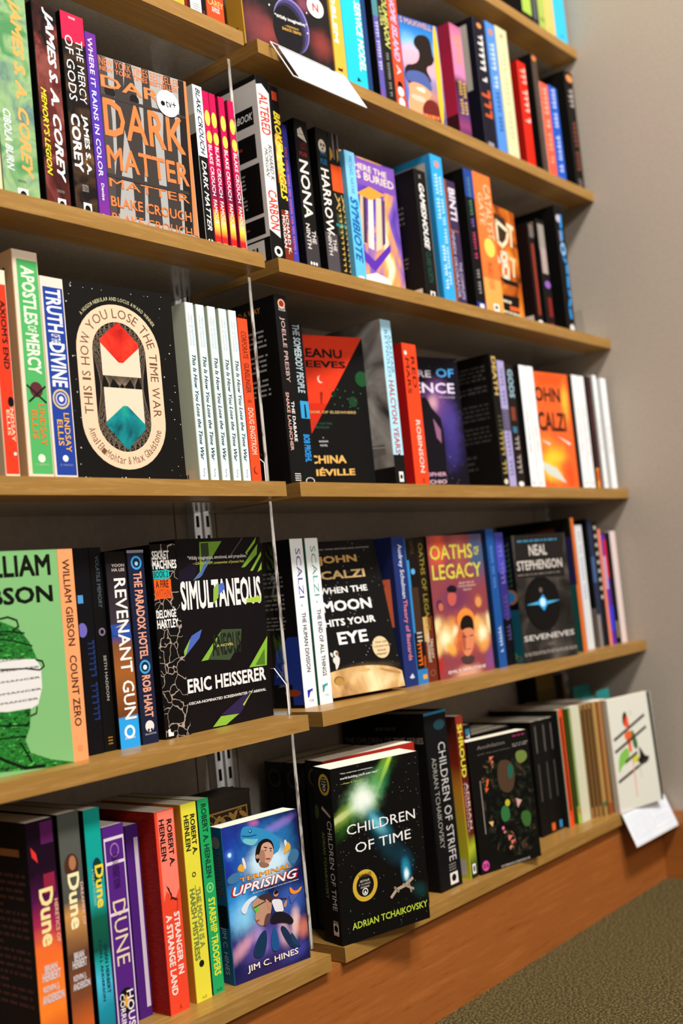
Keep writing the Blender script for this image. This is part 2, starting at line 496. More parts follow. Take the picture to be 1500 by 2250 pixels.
    def blurb(s, u0, v0, u1, v1, n, key):
        """small print too fine to read: rows of short word strokes"""
        rnd = random.Random(int((u0 + v0 + n) * 1e4))
        e = s.lift(); rows = n; dv = (v1 - v0) / rows
        for r in range(rows):
            v = v1 - dv * (r + 0.75); x = u0
            end = u1 if r % 5 != 4 else u0 + (u1 - u0) * 0.55
            while x < end - 0.02:
                w = min(end - x, rnd.uniform(0.03, 0.12))
                s.mb.face([s.pt(x, v, e), s.pt(x + w, v, e), s.pt(x + w, v + dv * 0.42, e), s.pt(x, v + dv * 0.42, e)], key)
                x += w + 0.022
    def draw(s, items):
        for it in items:
            k = it[0]
            if k == 'T': s.text(*it[1:])
            elif k == 'P':
                p = it[1]; s.poly([(p[i], p[i+1]) for i in range(0, len(p), 2)], it[2])
            elif k == 'E': s.ell(*it[1:])
            elif k == 'O': s.ring(*it[1:])
            elif k == 'L':
                p = it[1]; s.line([(p[i], p[i+1]) for i in range(0, len(p), 2)], it[2], it[3])
            elif k == 'B': s.blurb(*it[1:])
            elif k == 'Q':
                s.strokes(it[1], it[2])
            elif k == 'LL':
                s.lines(it[1], it[2], it[3])
            elif k == 'A':
                p = it[2]; s.arc(it[1], [(p[i], p[i+1]) for i in range(0, len(p), 2)], *it[3:])

def add_faces(mb, w, d, h):
    return {'F': Face(mb, (0, 0, 0), (1, 0, 0), (0, 0, 1), w, h),
            'L': Face(mb, (0, d, 0), (0, -1, 0), (0, 0, 1), d, h)}

def make_book(b):
    """b: dict with n(ame), l(abel), g(roup), p(os), s(ize), r(ot), o(rientation 'S'pine or 'F'ace out), c(olours F,L,edge), F, L art, st stickers"""
    w, d, h = b['s']
    hard = b.get('hard', 0)
    c = 0.0026 if hard else 0.0007
    r = 0.0012 if hard else 0.0007
    root = empty(b['n'], b['p'], b.get('r', (0, 0, 0)))
    tag(root, b['l'], 'book', b['g'])
    fc, lc, ec = b['c']
    mb = MB()
    ins = 0.003 if hard else 0.0003
    if b['o'] == 'S':
        poly = [(0, d), (0, r), (r, 0), (w - r, 0), (w, r), (w, d), (w - c, d), (w - c, c), (c, c), (c, d)]
        keys = [lc, lc, fc, fc, ec, ec, ec, ec, ec, ec]
        pg = ((c, c, ins), (w - c, d - ins, h - ins))
    else:
        poly = [(w, 0), (w, c), (c, c), (c, d - c), (w, d - c), (w, d), (r, d), (0, d - r), (0, r), (r, 0)]
        keys = [ec, ec, ec, ec, ec, ec, ec, lc, lc, fc]
        pg = ((c, c, ins), (w - ins, d - c, h - ins))
    mb.prism(poly, 0, h, keys, ec)
    fs = add_faces(mb, w, d, h)
    fs['F'].draw(b.get('F', ())); fs['L'].draw(b.get('L', ()))
    mb.build('cover', root)
    q = MB()
    q.box(pg[0], pg[1], 'paper_edge' if b['o'] == 'S' else 'paper_edge_flat')
    q.build('pages', root)
    for s in b.get('st', ()):
        q = MB()
        f = add_faces(q, w, d, h)[s[0]]
        f.k = 70
        f.draw(s[1])
        q.build('sticker', root)['label'] = s[2]
    return root

def copy_book(src, b):
    r = src.copy(); COL.objects.link(r)
    r.location = b['p']; r.rotation_euler = b.get('r', (0, 0, 0))
    tag(r, b['l'], 'book', b['g'])
    for ch in src.children:
        k = ch.copy(); COL.objects.link(k); k.parent = r
    return r

# ------------------------------------------------------------------ the room
ZO = 0.7192
LEVEL = {'T': 0.8568 + ZO, 'A': 0.5728 + ZO, 'B': 0.2858 + ZO, 'C': ZO, 'D': -0.2844 + ZO, 'E': -0.5672 + ZO}
TH, XR, GAP, YB = 0.0183, 0.9502, 0.0258, 0.18

# clear plastic: lets light straight through with a thin sheen
m = bpy.data.materials.new('clear_plastic'); m.use_nodes = True; MATS['clear_plastic'] = m
nt = m.node_tree; nt.nodes.clear()
out = nt.nodes.new('ShaderNodeOutputMaterial'); mix = nt.nodes.new('ShaderNodeMixShader')
tr = nt.nodes.new('ShaderNodeBsdfTransparent'); tr.inputs[0].default_value = (0.93, 0.94, 0.94, 1)
gl = nt.nodes.new('ShaderNodeBsdfGlossy'); gl.inputs['Roughness'].default_value = 0.06
mix.inputs[0].default_value = 0.045
nt.links.new(tr.outputs[0], mix.inputs[1])
nt.links.new(gl.outputs[0], mix.inputs[2]); nt.links.new(mix.outputs[0], out.inputs[0])

def struct(name, fill):
    q = MB(); fill(q)
    o = q.build(name); o['kind'] = 'structure'
    return o
def fl(q): q.box((-3.0, -3.2, -0.05), (XR + 0.1, 0.3, 0.0), 'carpet')
struct('floor', fl)
def wb(q):
    q.box((-3.0, YB, 0.0), (XR + 0.1, YB + 0.08, 2.6), 'back_panel')
    for x in (-0.024, 0.050, -0.95, -0.875, 0.905):
        q.box((x - 0.0006, YB - 0.0004, 0.0), (x + 0.0006, YB - 0.0001, 2.6), 'slot_dark')
struct('wall_back', wb)
struct('wall_right', lambda q: q.box((XR, -3.2, 0.0), (XR + 0.1, YB, 2.6), 'wall_paint'))
struct('baseboard_right', lambda q: q.box((XR - 0.007, -3.2, 0.0), (XR, 0.0085, 0.123), 'kick_oak_side'))
struct('trim_1', lambda q: q.box((-1.6, 0.009, 0.0), (XR - 0.0005, YB - 0.001, LEVEL['E'] - TH - 0.0008), 'kick_oak'))

# ------------------------------------------------------------------ shelves
WHERE = {'T': 'topmost', 'A': 'second from the top', 'B': 'third from the top', 'C': 'eye level', 'D': 'second from the bottom', 'E': 'lowest'}
def shelf(lv, x0, x1, side):
    z = LEVEL[lv]
    q = MB()
    q.box((0, 0, -TH), (x1 - x0, YB - 0.002, 0), 'oak_laminate', {'-x': 'oak_end', '+x': 'oak_end'})
    o = q.build('shelf_board', loc=(x0, 0, z))
    tag(o, 'oak laminate shelf board, %s one in the %s bay' % (WHERE[lv], side), 'shelf', 'oak shelf boards')
    q = MB()
    q.box((0.001, 0.050, -TH - 0.0012), (x1 - x0 - 0.001, YB - 0.003, -TH - 0.0001), 'grey_laminate')
    u = q.build('underside_panel', o)
    u['label'] = 'grey laminate underside'
    return o
for lv in 'ABCDE':
    shelf(lv, -0.93, 0.0, 'left')
for lv in 'TABCDE':
    shelf(lv, GAP, XR - 0.0006, 'right')

# slotted steel standards screwed to the back panel
def standard(x, label):
    root = empty('shelf_standard', (x, YB, 0.16))
    tag(root, label, 'shelf standard', 'slotted steel shelf standards')
    h = 2.2
    q = MB()
    q.box((-0.0065, -0.013, 0), (0.0065, -0.0002, h), 'steel_standard')
    q.build('channel', root)
    q = MB()
    k = 0
    while 0.012 + k * 0.0255 < h - 0.02:
        z = 0.012 + k * 0.0255
        q.box((-0.0024, -0.0136, z), (0.0024, -0.0131, z + 0.0145), 'slot_dark')
        k += 1
    q.build('slots', root)
standard(0.0045, 'slotted steel standard behind the bay gap, left one of the pair')
standard(0.0225, 'slotted steel standard behind the bay gap, right one of the pair')
standard(0.9375, 'slotted steel standard beside the right side wall')

# clear acrylic dividers between the shelves at the right end of the left bay
def divider(z0, z1, label):
    root = empty('acrylic_divider', (0.0032, 0.034, z0 + 0.0004))
    tag(root, label, 'divider', 'clear acrylic end dividers')
    h = z1 - z0 - 0.0012
    q = MB(); q.box((0, 0.0012, 0), (0.0046, 0.128, h), 'clear_plastic'); q.build('panel', root)
    q = MB(); q.box((0, 0, 0), (0.0046, 0.0011, h), 'acrylic_edge'); q.build('front_edge', root)['label'] = 'frosted scratched front edge'
pairs = [('B', 'A', 'clear acrylic divider beside the pink spined paperbacks'), ('C', 'B', 'clear acrylic divider beside the orange spine on the eye level shelf'),
         ('D', 'C', 'clear acrylic divider beside the green slashed black cover'), ('E', 'D', 'clear acrylic divider beside the blue space adventure paperback')]
for a, b_, lab in pairs:
    divider(LEVEL[a], LEVEL[b_] - TH - 0.0012, lab)

# ------------------------------------------------------------------ the books
for g_ in [
    ('ink_cover_planet', '#1b1717', [(0.0193, 0.0288, 0.035, 0.05, 0, '#7a3a3c', 0.8, 0.95), (0.0438, 0.0233, 0.03, 0.03, -40, '#8c3c3a', 0.8, 0.95), (0.1315, 0.0326, 0.03, 0.03, -30, '#8a3834', 0.8, 0.95), (0.1071, 0.0843, 0.02, 0.02, 0, '#8a4a5a', 0.7, 0.9)], None),
    ('ink_cover_dusk', '#2a78be', [(0.0361, 0.1582, 0.07, 0.018, 0, '#2348a0', 0.8, 0.9), (0.021, 0.1156, 0.08, 0.03, 0, '#7fb8d8', 0.9, 0.9), (0.0184, 0.0975, 0.08, 0.028, 0, '#e0a8b8', 0.95, 0.8), (0.0485, 0.0831, 0.07, 0.03, 0, '#e0a0ac', 0.95, 0.8), (0.0299, 0.0333, 0.08, 0.05, 0, '#c8805c', 0.9, 0.8), (0.0232, 0.0179, 0.05, 0.022, 0, '#f2d0b0', 0.8, 0.9), (0.0567, 0.0105, 0.04, 0.03, 0, '#6a1f1c', 0.9, 0.7), (-0.0004, 0.0271, 0.014, 0.05, 0, '#2f6fc0', 0.9, 0.7)], None),
    ('ink_cover_purplestars', '#100d19', [(0.0894, 0.1421, 0.04, 0.05, 0, '#7a4a86', 0.85, 0.95), (0.0811, 0.1389, 0.016, 0.018, 0, '#d0a0ac', 0.8, 0.9), (0.1118, 0.1021, 0.03, 0.07, 0, '#4a3c8c', 0.85, 0.9), (0.1106, 0.065, 0.03, 0.05, 0, '#352c70', 0.8, 0.9), (0.067, 0.0348, 0.05, 0.02, 0, '#3a2c50', 0.7, 0.9)], 170),
    ('ink_cover_orange', '#e8622a', [(0.0653, 0.1986, 0.08, 0.02, 0, '#e8501c', 0.9, 0.8), (0.1051, 0.1584, 0.015, 0.05, 0, '#f2b83a', 0.9, 0.9), (0.0503, 0.0587, 0.06, 0.03, 10, '#e8c832', 0.9, 0.9), (0.0393, 0.031, 0.05, 0.024, -20, '#ecd23a', 0.8, 0.9), (0.0969, 0.0242, 0.02, 0.04, 0, '#e0481c', 0.8, 0.9), (0.0324, 0.0859, 0.04, 0.02, 0, '#f08a34', 0.7, 0.9)], None),
    ('ink_cover_moon', '#0f0e0e', [(0.0676, 0.0308, 0.075, 0.012, 0, '#6a5436', 0.7, 0.9)], 150),
    ('ink_cover_fiery', '#8a4048', [(0.0259, 0.1965, 0.03, 0.05, -8, '#e0583c', 0.9, 0.9), (0.1292, 0.1843, 0.035, 0.06, 0, '#33577c', 0.9, 0.8), (0.0772, 0.1947, 0.03, 0.05, 0, '#a85a4c', 0.7, 0.9), (0.0582, 0.1147, 0.05, 0.04, 0, '#6a3058', 0.8, 0.9), (0.0729, 0.0636, 0.075, 0.045, 0, '#d2622e', 0.95, 0.9), (0.0257, 0.0625, 0.042, 0.034, 20, '#f5c46a', 0.95, 0.9), (0.023, 0.06, 0.026, 0.022, 20, '#fdf0c4', 0.95, 0.9), (0.1192, 0.0622, 0.032, 0.036, 0, '#f6c878', 0.95, 0.9), (0.1212, 0.0591, 0.018, 0.02, 0, '#fdf2cc', 0.95, 0.9), (0.0005, 0.0219, 0.022, 0.03, 0, '#b02a1c', 0.9, 0.9), (0.1337, 0.0181, 0.018, 0.03, 0, '#7a4a8a', 0.8, 0.9), (0.0806, 0.0796, 0.022, 0.03, 0, '#f2a040', 0.8, 0.9), (0.006, 0.0805, 0.014, 0.02, -30, '#f8dca0', 0.9, 0.8), (0.05, 0.0684, 0.016, 0.01, 40, '#fbe8b8', 0.9, 0.8), (0.0361, 0.0424, 0.02, 0.012, -30, '#f0a848', 0.9, 0.8), (0.0006, 0.0487, 0.014, 0.022, 20, '#f6cf80', 0.8, 0.8), (0.1417, 0.0744, 0.01, 0.024, 10, '#f8e0a8', 0.9, 0.8), (0.1071, 0.0774, 0.012, 0.016, -30, '#f2b458', 0.9, 0.8), (0.1225, 0.0392, 0.02, 0.014, 30, '#f0a040', 0.8, 0.8), (0.0716, 0.0028, 0.05, 0.018, 0, '#d8a088', 0.9, 0.7)], None),
    ('ink_cover_adventure', '#12194c', [(0.0113, 0.1401, 0.05, 0.05, 0, '#1c3aa0', 0.9, 0.9), (0.0085, 0.1422, 0.009, 0.009, 0, '#3f78d0', 0.8, 0.9), (0.0085, 0.1422, 0.0035, 0.0035, 0, '#cfe8ff', 1.0, 0.6), (0.0477, 0.1635, 0.06, 0.02, -10, '#243a94', 0.7, 0.9), (0.0756, 0.1596, 0.04, 0.008, 12, '#a066c8', 0.8, 0.9), (0.046, 0.1703, 0.012, 0.007, 0, '#c25a9c', 0.8, 0.9), (0.0623, 0.1364, 0.06, 0.05, 0, '#2a86c8', 0.8, 0.9), (0.0607, 0.1228, 0.042, 0.03, 0, '#cfeaf6', 0.9, 0.7), (0.0158, 0.0847, 0.05, 0.04, 30, '#2f92dc', 0.9, 0.9), (0.0213, 0.0687, 0.03, 0.03, 0, '#8fd4f6', 0.8, 0.9), (0.0882, 0.0712, 0.04, 0.03, 0, '#3a62b8', 0.8, 0.9), (0.0501, 0.0366, 0.07, 0.035, 0, '#5a4a9c', 0.9, 0.9), (0.0151, 0.0367, 0.03, 0.012, 35, '#e2a4b4', 0.7, 0.9), (0.0407, 0.0431, 0.012, 0.026, 15, '#b79ad8', 0.6, 0.9), (0.0763, 0.0393, 0.012, 0.03, 8, '#e0b4bc', 0.75, 0.9), (0.0928, 0.0449, 0.01, 0.028, -8, '#f0c8c0', 0.8, 0.8), (0.1039, 0.0369, 0.016, 0.018, 0, '#e2805e', 0.7, 0.9), (0.054, 0.0061, 0.075, 0.022, 8, '#2a2052', 0.9, 0.8), (0.0889, 0.0139, 0.03, 0.014, 10, '#3f44a0', 0.8, 0.9)], None),
    ('ink_cover_nebula', '#0c0b0a', [(0.0484, 0.1685, 0.085, 0.02, 38, '#2c5a1c', 0.9, 0.8), (0.0722, 0.1902, 0.06, 0.012, 52, '#6f9f2a', 0.95, 0.8), (0.0263, 0.1598, 0.055, 0.014, 28, '#86a838', 0.8, 0.8), (0.0869, 0.2022, 0.05, 0.0045, 58, '#b4d43a', 0.95, 0.7), (0.0128, 0.1535, 0.04, 0.006, 20, '#c8d08a', 0.8, 0.7), (0.0679, 0.1805, 0.045, 0.022, 50, '#2f8a5a', 0.7, 0.9), (0.0476, 0.1687, 0.04, 0.034, 30, '#8fc88a', 0.9, 0.95), (0.0475, 0.168, 0.027, 0.024, 20, '#eef6ea', 1.0, 0.8), (0.0668, 0.135, 0.04, 0.016, -52, '#1f7f96', 0.9, 0.9), (0.0667, 0.1337, 0.024, 0.01, -52, '#7fd0e2', 0.8, 0.9), (0.0791, 0.105, 0.05, 0.02, -50, '#123a46', 0.6, 0.9), (0.1061, 0.0821, 0.03, 0.018, -60, '#123a4a', 0.9, 0.9), (0.1064, 0.0675, 0.011, 0.022, 8, '#2a9cc0', 0.95, 0.9), (0.1068, 0.0634, 0.006, 0.011, 0, '#e6fbff', 1.0, 0.8), (0.1263, 0.039, 0.02, 0.014, -30, '#123c38', 0.7, 0.9)], 210),
    ]: glow_mat(*g_)
BOOKS = [
{'n': 'paperback_book', 'l': 'black and lime green book at the left of the few on the topmost shelf', 'g': 'books on the topmost shelf', 'p': (0.7692, 0.01, 1.576), 's': (0.0344, 0.135, 0.2), 'o': 'S', 'c': ('#9dbb4a', '#0d0b09', '#0d0b09'), 'F': [('P', [0, 0, 1, 0, 1, 0.1, 0, 0.1], '#0d0b09')], 'L': [('E', 0.8, 0.07, 0.03, 0.02, '#c8452a')]},
{'n': 'paperback_book', 'l': 'dark charcoal spine between lime green books on the topmost shelf', 'g': 'books on the topmost shelf', 'p': (0.804, 0.01, 1.576), 's': (0.0259, 0.135, 0.2), 'o': 'S', 'c': ('#1b1c1f', '#0f0f11', '#0f0f11'), 'F': [('P', [0.3, 0.1, 0.7, 0.1, 0.7, 0.9, 0.3, 0.9], '#5a5b60'), ('P', [0, 0, 1, 0, 1, 0.06, 0, 0.06], '#1d2c55')]},
{'n': 'paperback_book', 'l': 'olive green spine with tan book on its right, topmost shelf', 'g': 'books on the topmost shelf', 'p': (0.8303, 0.01, 1.576), 's': (0.0265, 0.135, 0.2), 'o': 'S', 'c': ('#9db052', '#8a9c48', '#8a9c48'), 'F': [('P', [0.2, 0.12, 0.8, 0.12, 0.8, 0.16, 0.2, 0.16], '#7d9040')]},
{'n': 'paperback_book', 'l': 'tan yellow spine beside the bright blue end book, topmost shelf', 'g': 'books on the topmost shelf', 'p': (0.8572, 0.01, 1.576), 's': (0.0351, 0.135, 0.2), 'o': 'S', 'c': ('#d9b467', '#c9a458', '#c9a458'), 'F': [('E', 0.5, 0.1, 0.1, 0.008, '#a5824a')]},
{'n': 'paperback_book', 'l': 'bright blue book at the right end of the topmost shelf', 'g': 'books on the topmost shelf', 'p': (0.8935, 0.01, 1.576), 's': (0.0458, 0.135, 0.2), 'o': 'S', 'c': ('#37b3d6', '#2f9fc0', '#2f9fc0'), 'F': [('E', 0.5, 0.1, 0.1, 0.01, '#206a80')]},
{'n': 'paperback_book', 'l': 'plain yellow book, leftmost of the row cut by the photo top', 'g': 'books on the upper left shelf', 'p': (-0.1014, 0.02, 1.292), 's': (0.024, 0.135, 0.2), 'o': 'S', 'c': ('#d9a73a', '#c2932f', '#c2932f')},
{'n': 'paperback_book', 'l': 'thin dark red and black spine beside a white book, cut by photo top', 'g': 'books on the upper left shelf', 'p': (-0.0769, 0.02, 1.292), 's': (0.0088, 0.135, 0.2), 'o': 'S', 'c': ('#3a1412', '#110b0b', '#110b0b'), 'F': [('P', [0, 0, 0.35, 0, 0.35, 1, 0, 1], '#8a1a1a')]},
{'n': 'paperback_book', 'l': 'white spine with grey small print, cut off by the top of the photo', 'g': 'books on the upper left shelf', 'p': (-0.0677, 0.02, 1.292), 's': (0.019, 0.135, 0.2), 'o': 'S', 'c': ('#dcdad6', '#c8c6c2', '#c8c6c2'), 'F': [('B', 0.2, 0.07, 0.8, 0.13, 4, '#8a8680'), ('P', [0.0, 0, 1, 0, 1, 0.012, 0.0, 0.012], '#9aa8b0')]},
{'n': 'paperback_book', 'l': 'thin black spine left of the orange red book on the upper left shelf', 'g': 'books on the upper left shelf', 'p': (-0.0483, 0.02, 1.292), 's': (0.007, 0.135, 0.2), 'o': 'S', 'c': ('#120e0c', '#0d0b09', '#0d0b09'), 'F': [('P', [0.2, 0.03, 0.6, 0.03, 0.6, 0.1, 0.2, 0.1], '#5a2a1a')]},
{'n': 'paperback_book', 'l': 'orange red spine with pale author name and publisher square, upper left shelf', 'g': 'books on the upper left shelf', 'p': (-0.0404, 0.02, 1.292), 's': (0.0313, 0.135, 0.2), 'o': 'S', 'c': ('#c4481f', '#8e2f14', '#8e2f14'), 'F': [('T', 'CAREY', 0.1, 0.163, 0.95, 0.205, '#f0b070', 'b', 0), ('T', 'SCIENCE', 0.3, 0.141, 0.72, 0.156, '#e8e6e2', 'b', 0), ('T', 'FICTION', 0.3, 0.123, 0.72, 0.138, '#e8e6e2', 'b', 0), ('P', [0.34, 0.012, 0.72, 0.012, 0.72, 0.062, 0.34, 0.062], '#e8e6e2'), ('E', 0.53, 0.036, 0.13, 0.018, '#0e0c0b')]},
{'n': 'paperback_book', 'l': 'dark planet cover with red clouds facing out beside a paper sign', 'g': 'books on the upper right shelf', 'p': (0.0243, 0.0178, 1.2928), 's': (0.1527, 0.034, 0.235), 'o': 'F', 'c': ('ink_cover_planet', '#d9a833', '#caa02f'), 'r': (-0.0225, 0.0, -0.1504), 'F': [('E', 0.537, 0.193, 0.2, 0.166, '#8b7fc0'), ('E', 0.533, 0.187, 0.192, 0.162, '#453c70'), ('E', 0.507, 0.17, 0.18, 0.156, '#2b2638'), ('E', 0.49, 0.158, 0.166, 0.148, '#141115'), ('T', '"Wildly imaginative."', 0.353, 0.211, 0.719, 0.239, '#e8e6e2', 'b', 0), ('T', '—PRESIDENT', 0.453, 0.178, 0.616, 0.189, '#d2a24a', 'b', 0), ('T', 'BARACK OBAMA', 0.424, 0.153, 0.64, 0.171, '#d2a24a', 'b', 0), ('E', 0.303, 0.277, 0.008, 0.006, '#e8e6e2'), ('E', 0.732, 0.308, 0.007, 0.005, '#e8e6e2'), ('E', 0.714, 0.181, 0.007, 0.005, '#e8e6e2')], 'L': [('P', [0.4, 0.085, 0.62, 0.085, 0.62, 0.115, 0.4, 0.115], '#0e0c0b'), ('P', [0.45, 0.085, 0.6, 0.085, 0.6, 0.118], '#0e0c0b')], 'st': [('F', [('E', 0.84, 0.36, 0.098, 0.064, '#e3dfdd'), ('T', 'N', 0.805, 0.333, 0.876, 0.385, '#cf3a2c', 'x', 0)], 'white round sticker with a red letter')]},
{'n': 'paperback_book', 'l': 'yellow spine with white title, right of the planet cover', 'g': 'books on the upper right shelf', 'p': (0.1975, 0.01, 1.292), 's': (0.0257, 0.135, 0.235), 'o': 'S', 'c': ('#d8ab3e', '#b98d2a', '#b98d2a'), 'F': [('T', 'BODY PROBLEM', 0.12, 0.245, 0.5, 0.985, '#e8e6e2', 'x', 1), ('P', [0.2, 0.07, 0.6, 0.07, 0.6, 0.085, 0.2, 0.085], '#0e0c0b'), ('P', [0.3, 0.07, 0.6, 0.07, 0.6, 0.095], '#0e0c0b')]},
{'n': 'paperback_book', 'l': 'turquoise blue book with white title letters along its right edge', 'g': 'books on the upper right shelf', 'p': (0.224, 0.01, 1.292), 's': (0.0469, 0.135, 0.235), 'o': 'S', 'c': ('#22bcd0', '#1aa3b8', '#1aa3b8'), 'F': [('T', 'SERVICE MODEL', 0.66, 0.135, 0.97, 0.585, '#e8e6e2', 'b', 1), ('P', [0.45, 0.055, 0.66, 0.065, 0.5, 0.085], '#0e0c0b')]},
{'n': 'paperback_book', 'l': 'narrow navy spine right of the turquoise book', 'g': 'books on the upper right shelf', 'p': (0.2713, 0.01, 1.292), 's': (0.0112, 0.135, 0.235), 'o': 'S', 'c': ('#1b3a6e', '#142c55', '#142c55')},
{'n': 'paperback_book', 'l': 'slim violet spine with pale title beside black and yellow lettering', 'g': 'books on the upper right shelf', 'p': (0.2998, 0.01, 1.292), 's': (0.0137, 0.135, 0.22), 'o': 'S', 'c': ('#5a51a0', '#0e0c0d', '#0e0c0d'), 'F': [('P', [0, 0.6, 1, 0.6, 1, 1, 0, 1], '#4a7f8a'), ('Q', [0.2, 0.546, 0.75, 0.566, 0.2, 0.524, 0.75, 0.542, 0.299, 0.5, 0.75, 0.521, 0.2, 0.475, 0.75, 0.495, 0.299, 0.455, 0.75, 0.471, 0.2, 0.415, 0.75, 0.433, 0.299, 0.395, 0.75, 0.411, 0.299, 0.376, 0.75, 0.392, 0.2, 0.354, 0.75, 0.373, 0.2, 0.333, 0.75, 0.349, 0.2, 0.312, 0.75, 0.329, 0.2, 0.268, 0.75, 0.289, 0.2, 0.246, 0.75, 0.264, 0.299, 0.226, 0.75, 0.242], '#c8c4d8'), ('P', [0.2, 0.03, 0.6, 0.03, 0.6, 0.08, 0.2, 0.08], '#7a4aa0')]},
{'n': 'paperback_book', 'l': 'black spine with slanted yellow green title on the upper right shelf', 'g': 'books on the upper right shelf', 'p': (0.3144, 0.01, 1.292), 's': (0.0244, 0.135, 0.22), 'o': 'S', 'c': ('#181815', '#100f0d', '#100f0d'), 'F': [('T', 'NOUMENON', 0.42, 0.411, 0.95, 0.838, '#cfd070', 'bi', 1), ('T', 'ULTRA', 0.1, 0.556, 0.36, 0.688, '#cfd070', 'bi', 1), ('Q', [0.35, 0.36, 0.6, 0.373, 0.35, 0.342, 0.6, 0.358, 0.35, 0.323, 0.6, 0.339, 0.35, 0.289, 0.6, 0.304, 0.35, 0.271, 0.6, 0.285, 0.35, 0.252, 0.6, 0.267, 0.395, 0.233, 0.6, 0.249, 0.35, 0.216, 0.6, 0.23, 0.35, 0.199, 0.6, 0.214, 0.35, 0.184, 0.6, 0.196, 0.35, 0.152, 0.6, 0.166, 0.35, 0.136, 0.6, 0.149, 0.35, 0.116, 0.6, 0.133, 0.35, 0.082, 0.6, 0.097, 0.395, 0.065, 0.6, 0.079], '#8a8a84')]},
{'n': 'paperback_book', 'l': 'orange red spine with pale blue slanted title next to a sunset cover', 'g': 'books on the upper right shelf', 'p': (0.3398, 0.01, 1.292), 's': (0.0249, 0.135, 0.22), 'o': 'S', 'c': ('#e24a26', '#b73a1e', '#b73a1e'), 'F': [('T', 'HOPE ISLAND', 0.22, 0.348, 0.78, 0.819, '#a8b0d8', 'xi', 1), ('T', 'A', 0.3, 0.247, 0.75, 0.318, '#d8c8d0', 'b', 1), ('E', 0.5, 0.176, 0.26, 0.029, '#0e0c0b'), ('E', 0.5, 0.13, 0.3, 0.034, '#e8e6e2'), ('E', 0.5, 0.052, 0.3, 0.034, '#e8e6e2')]},
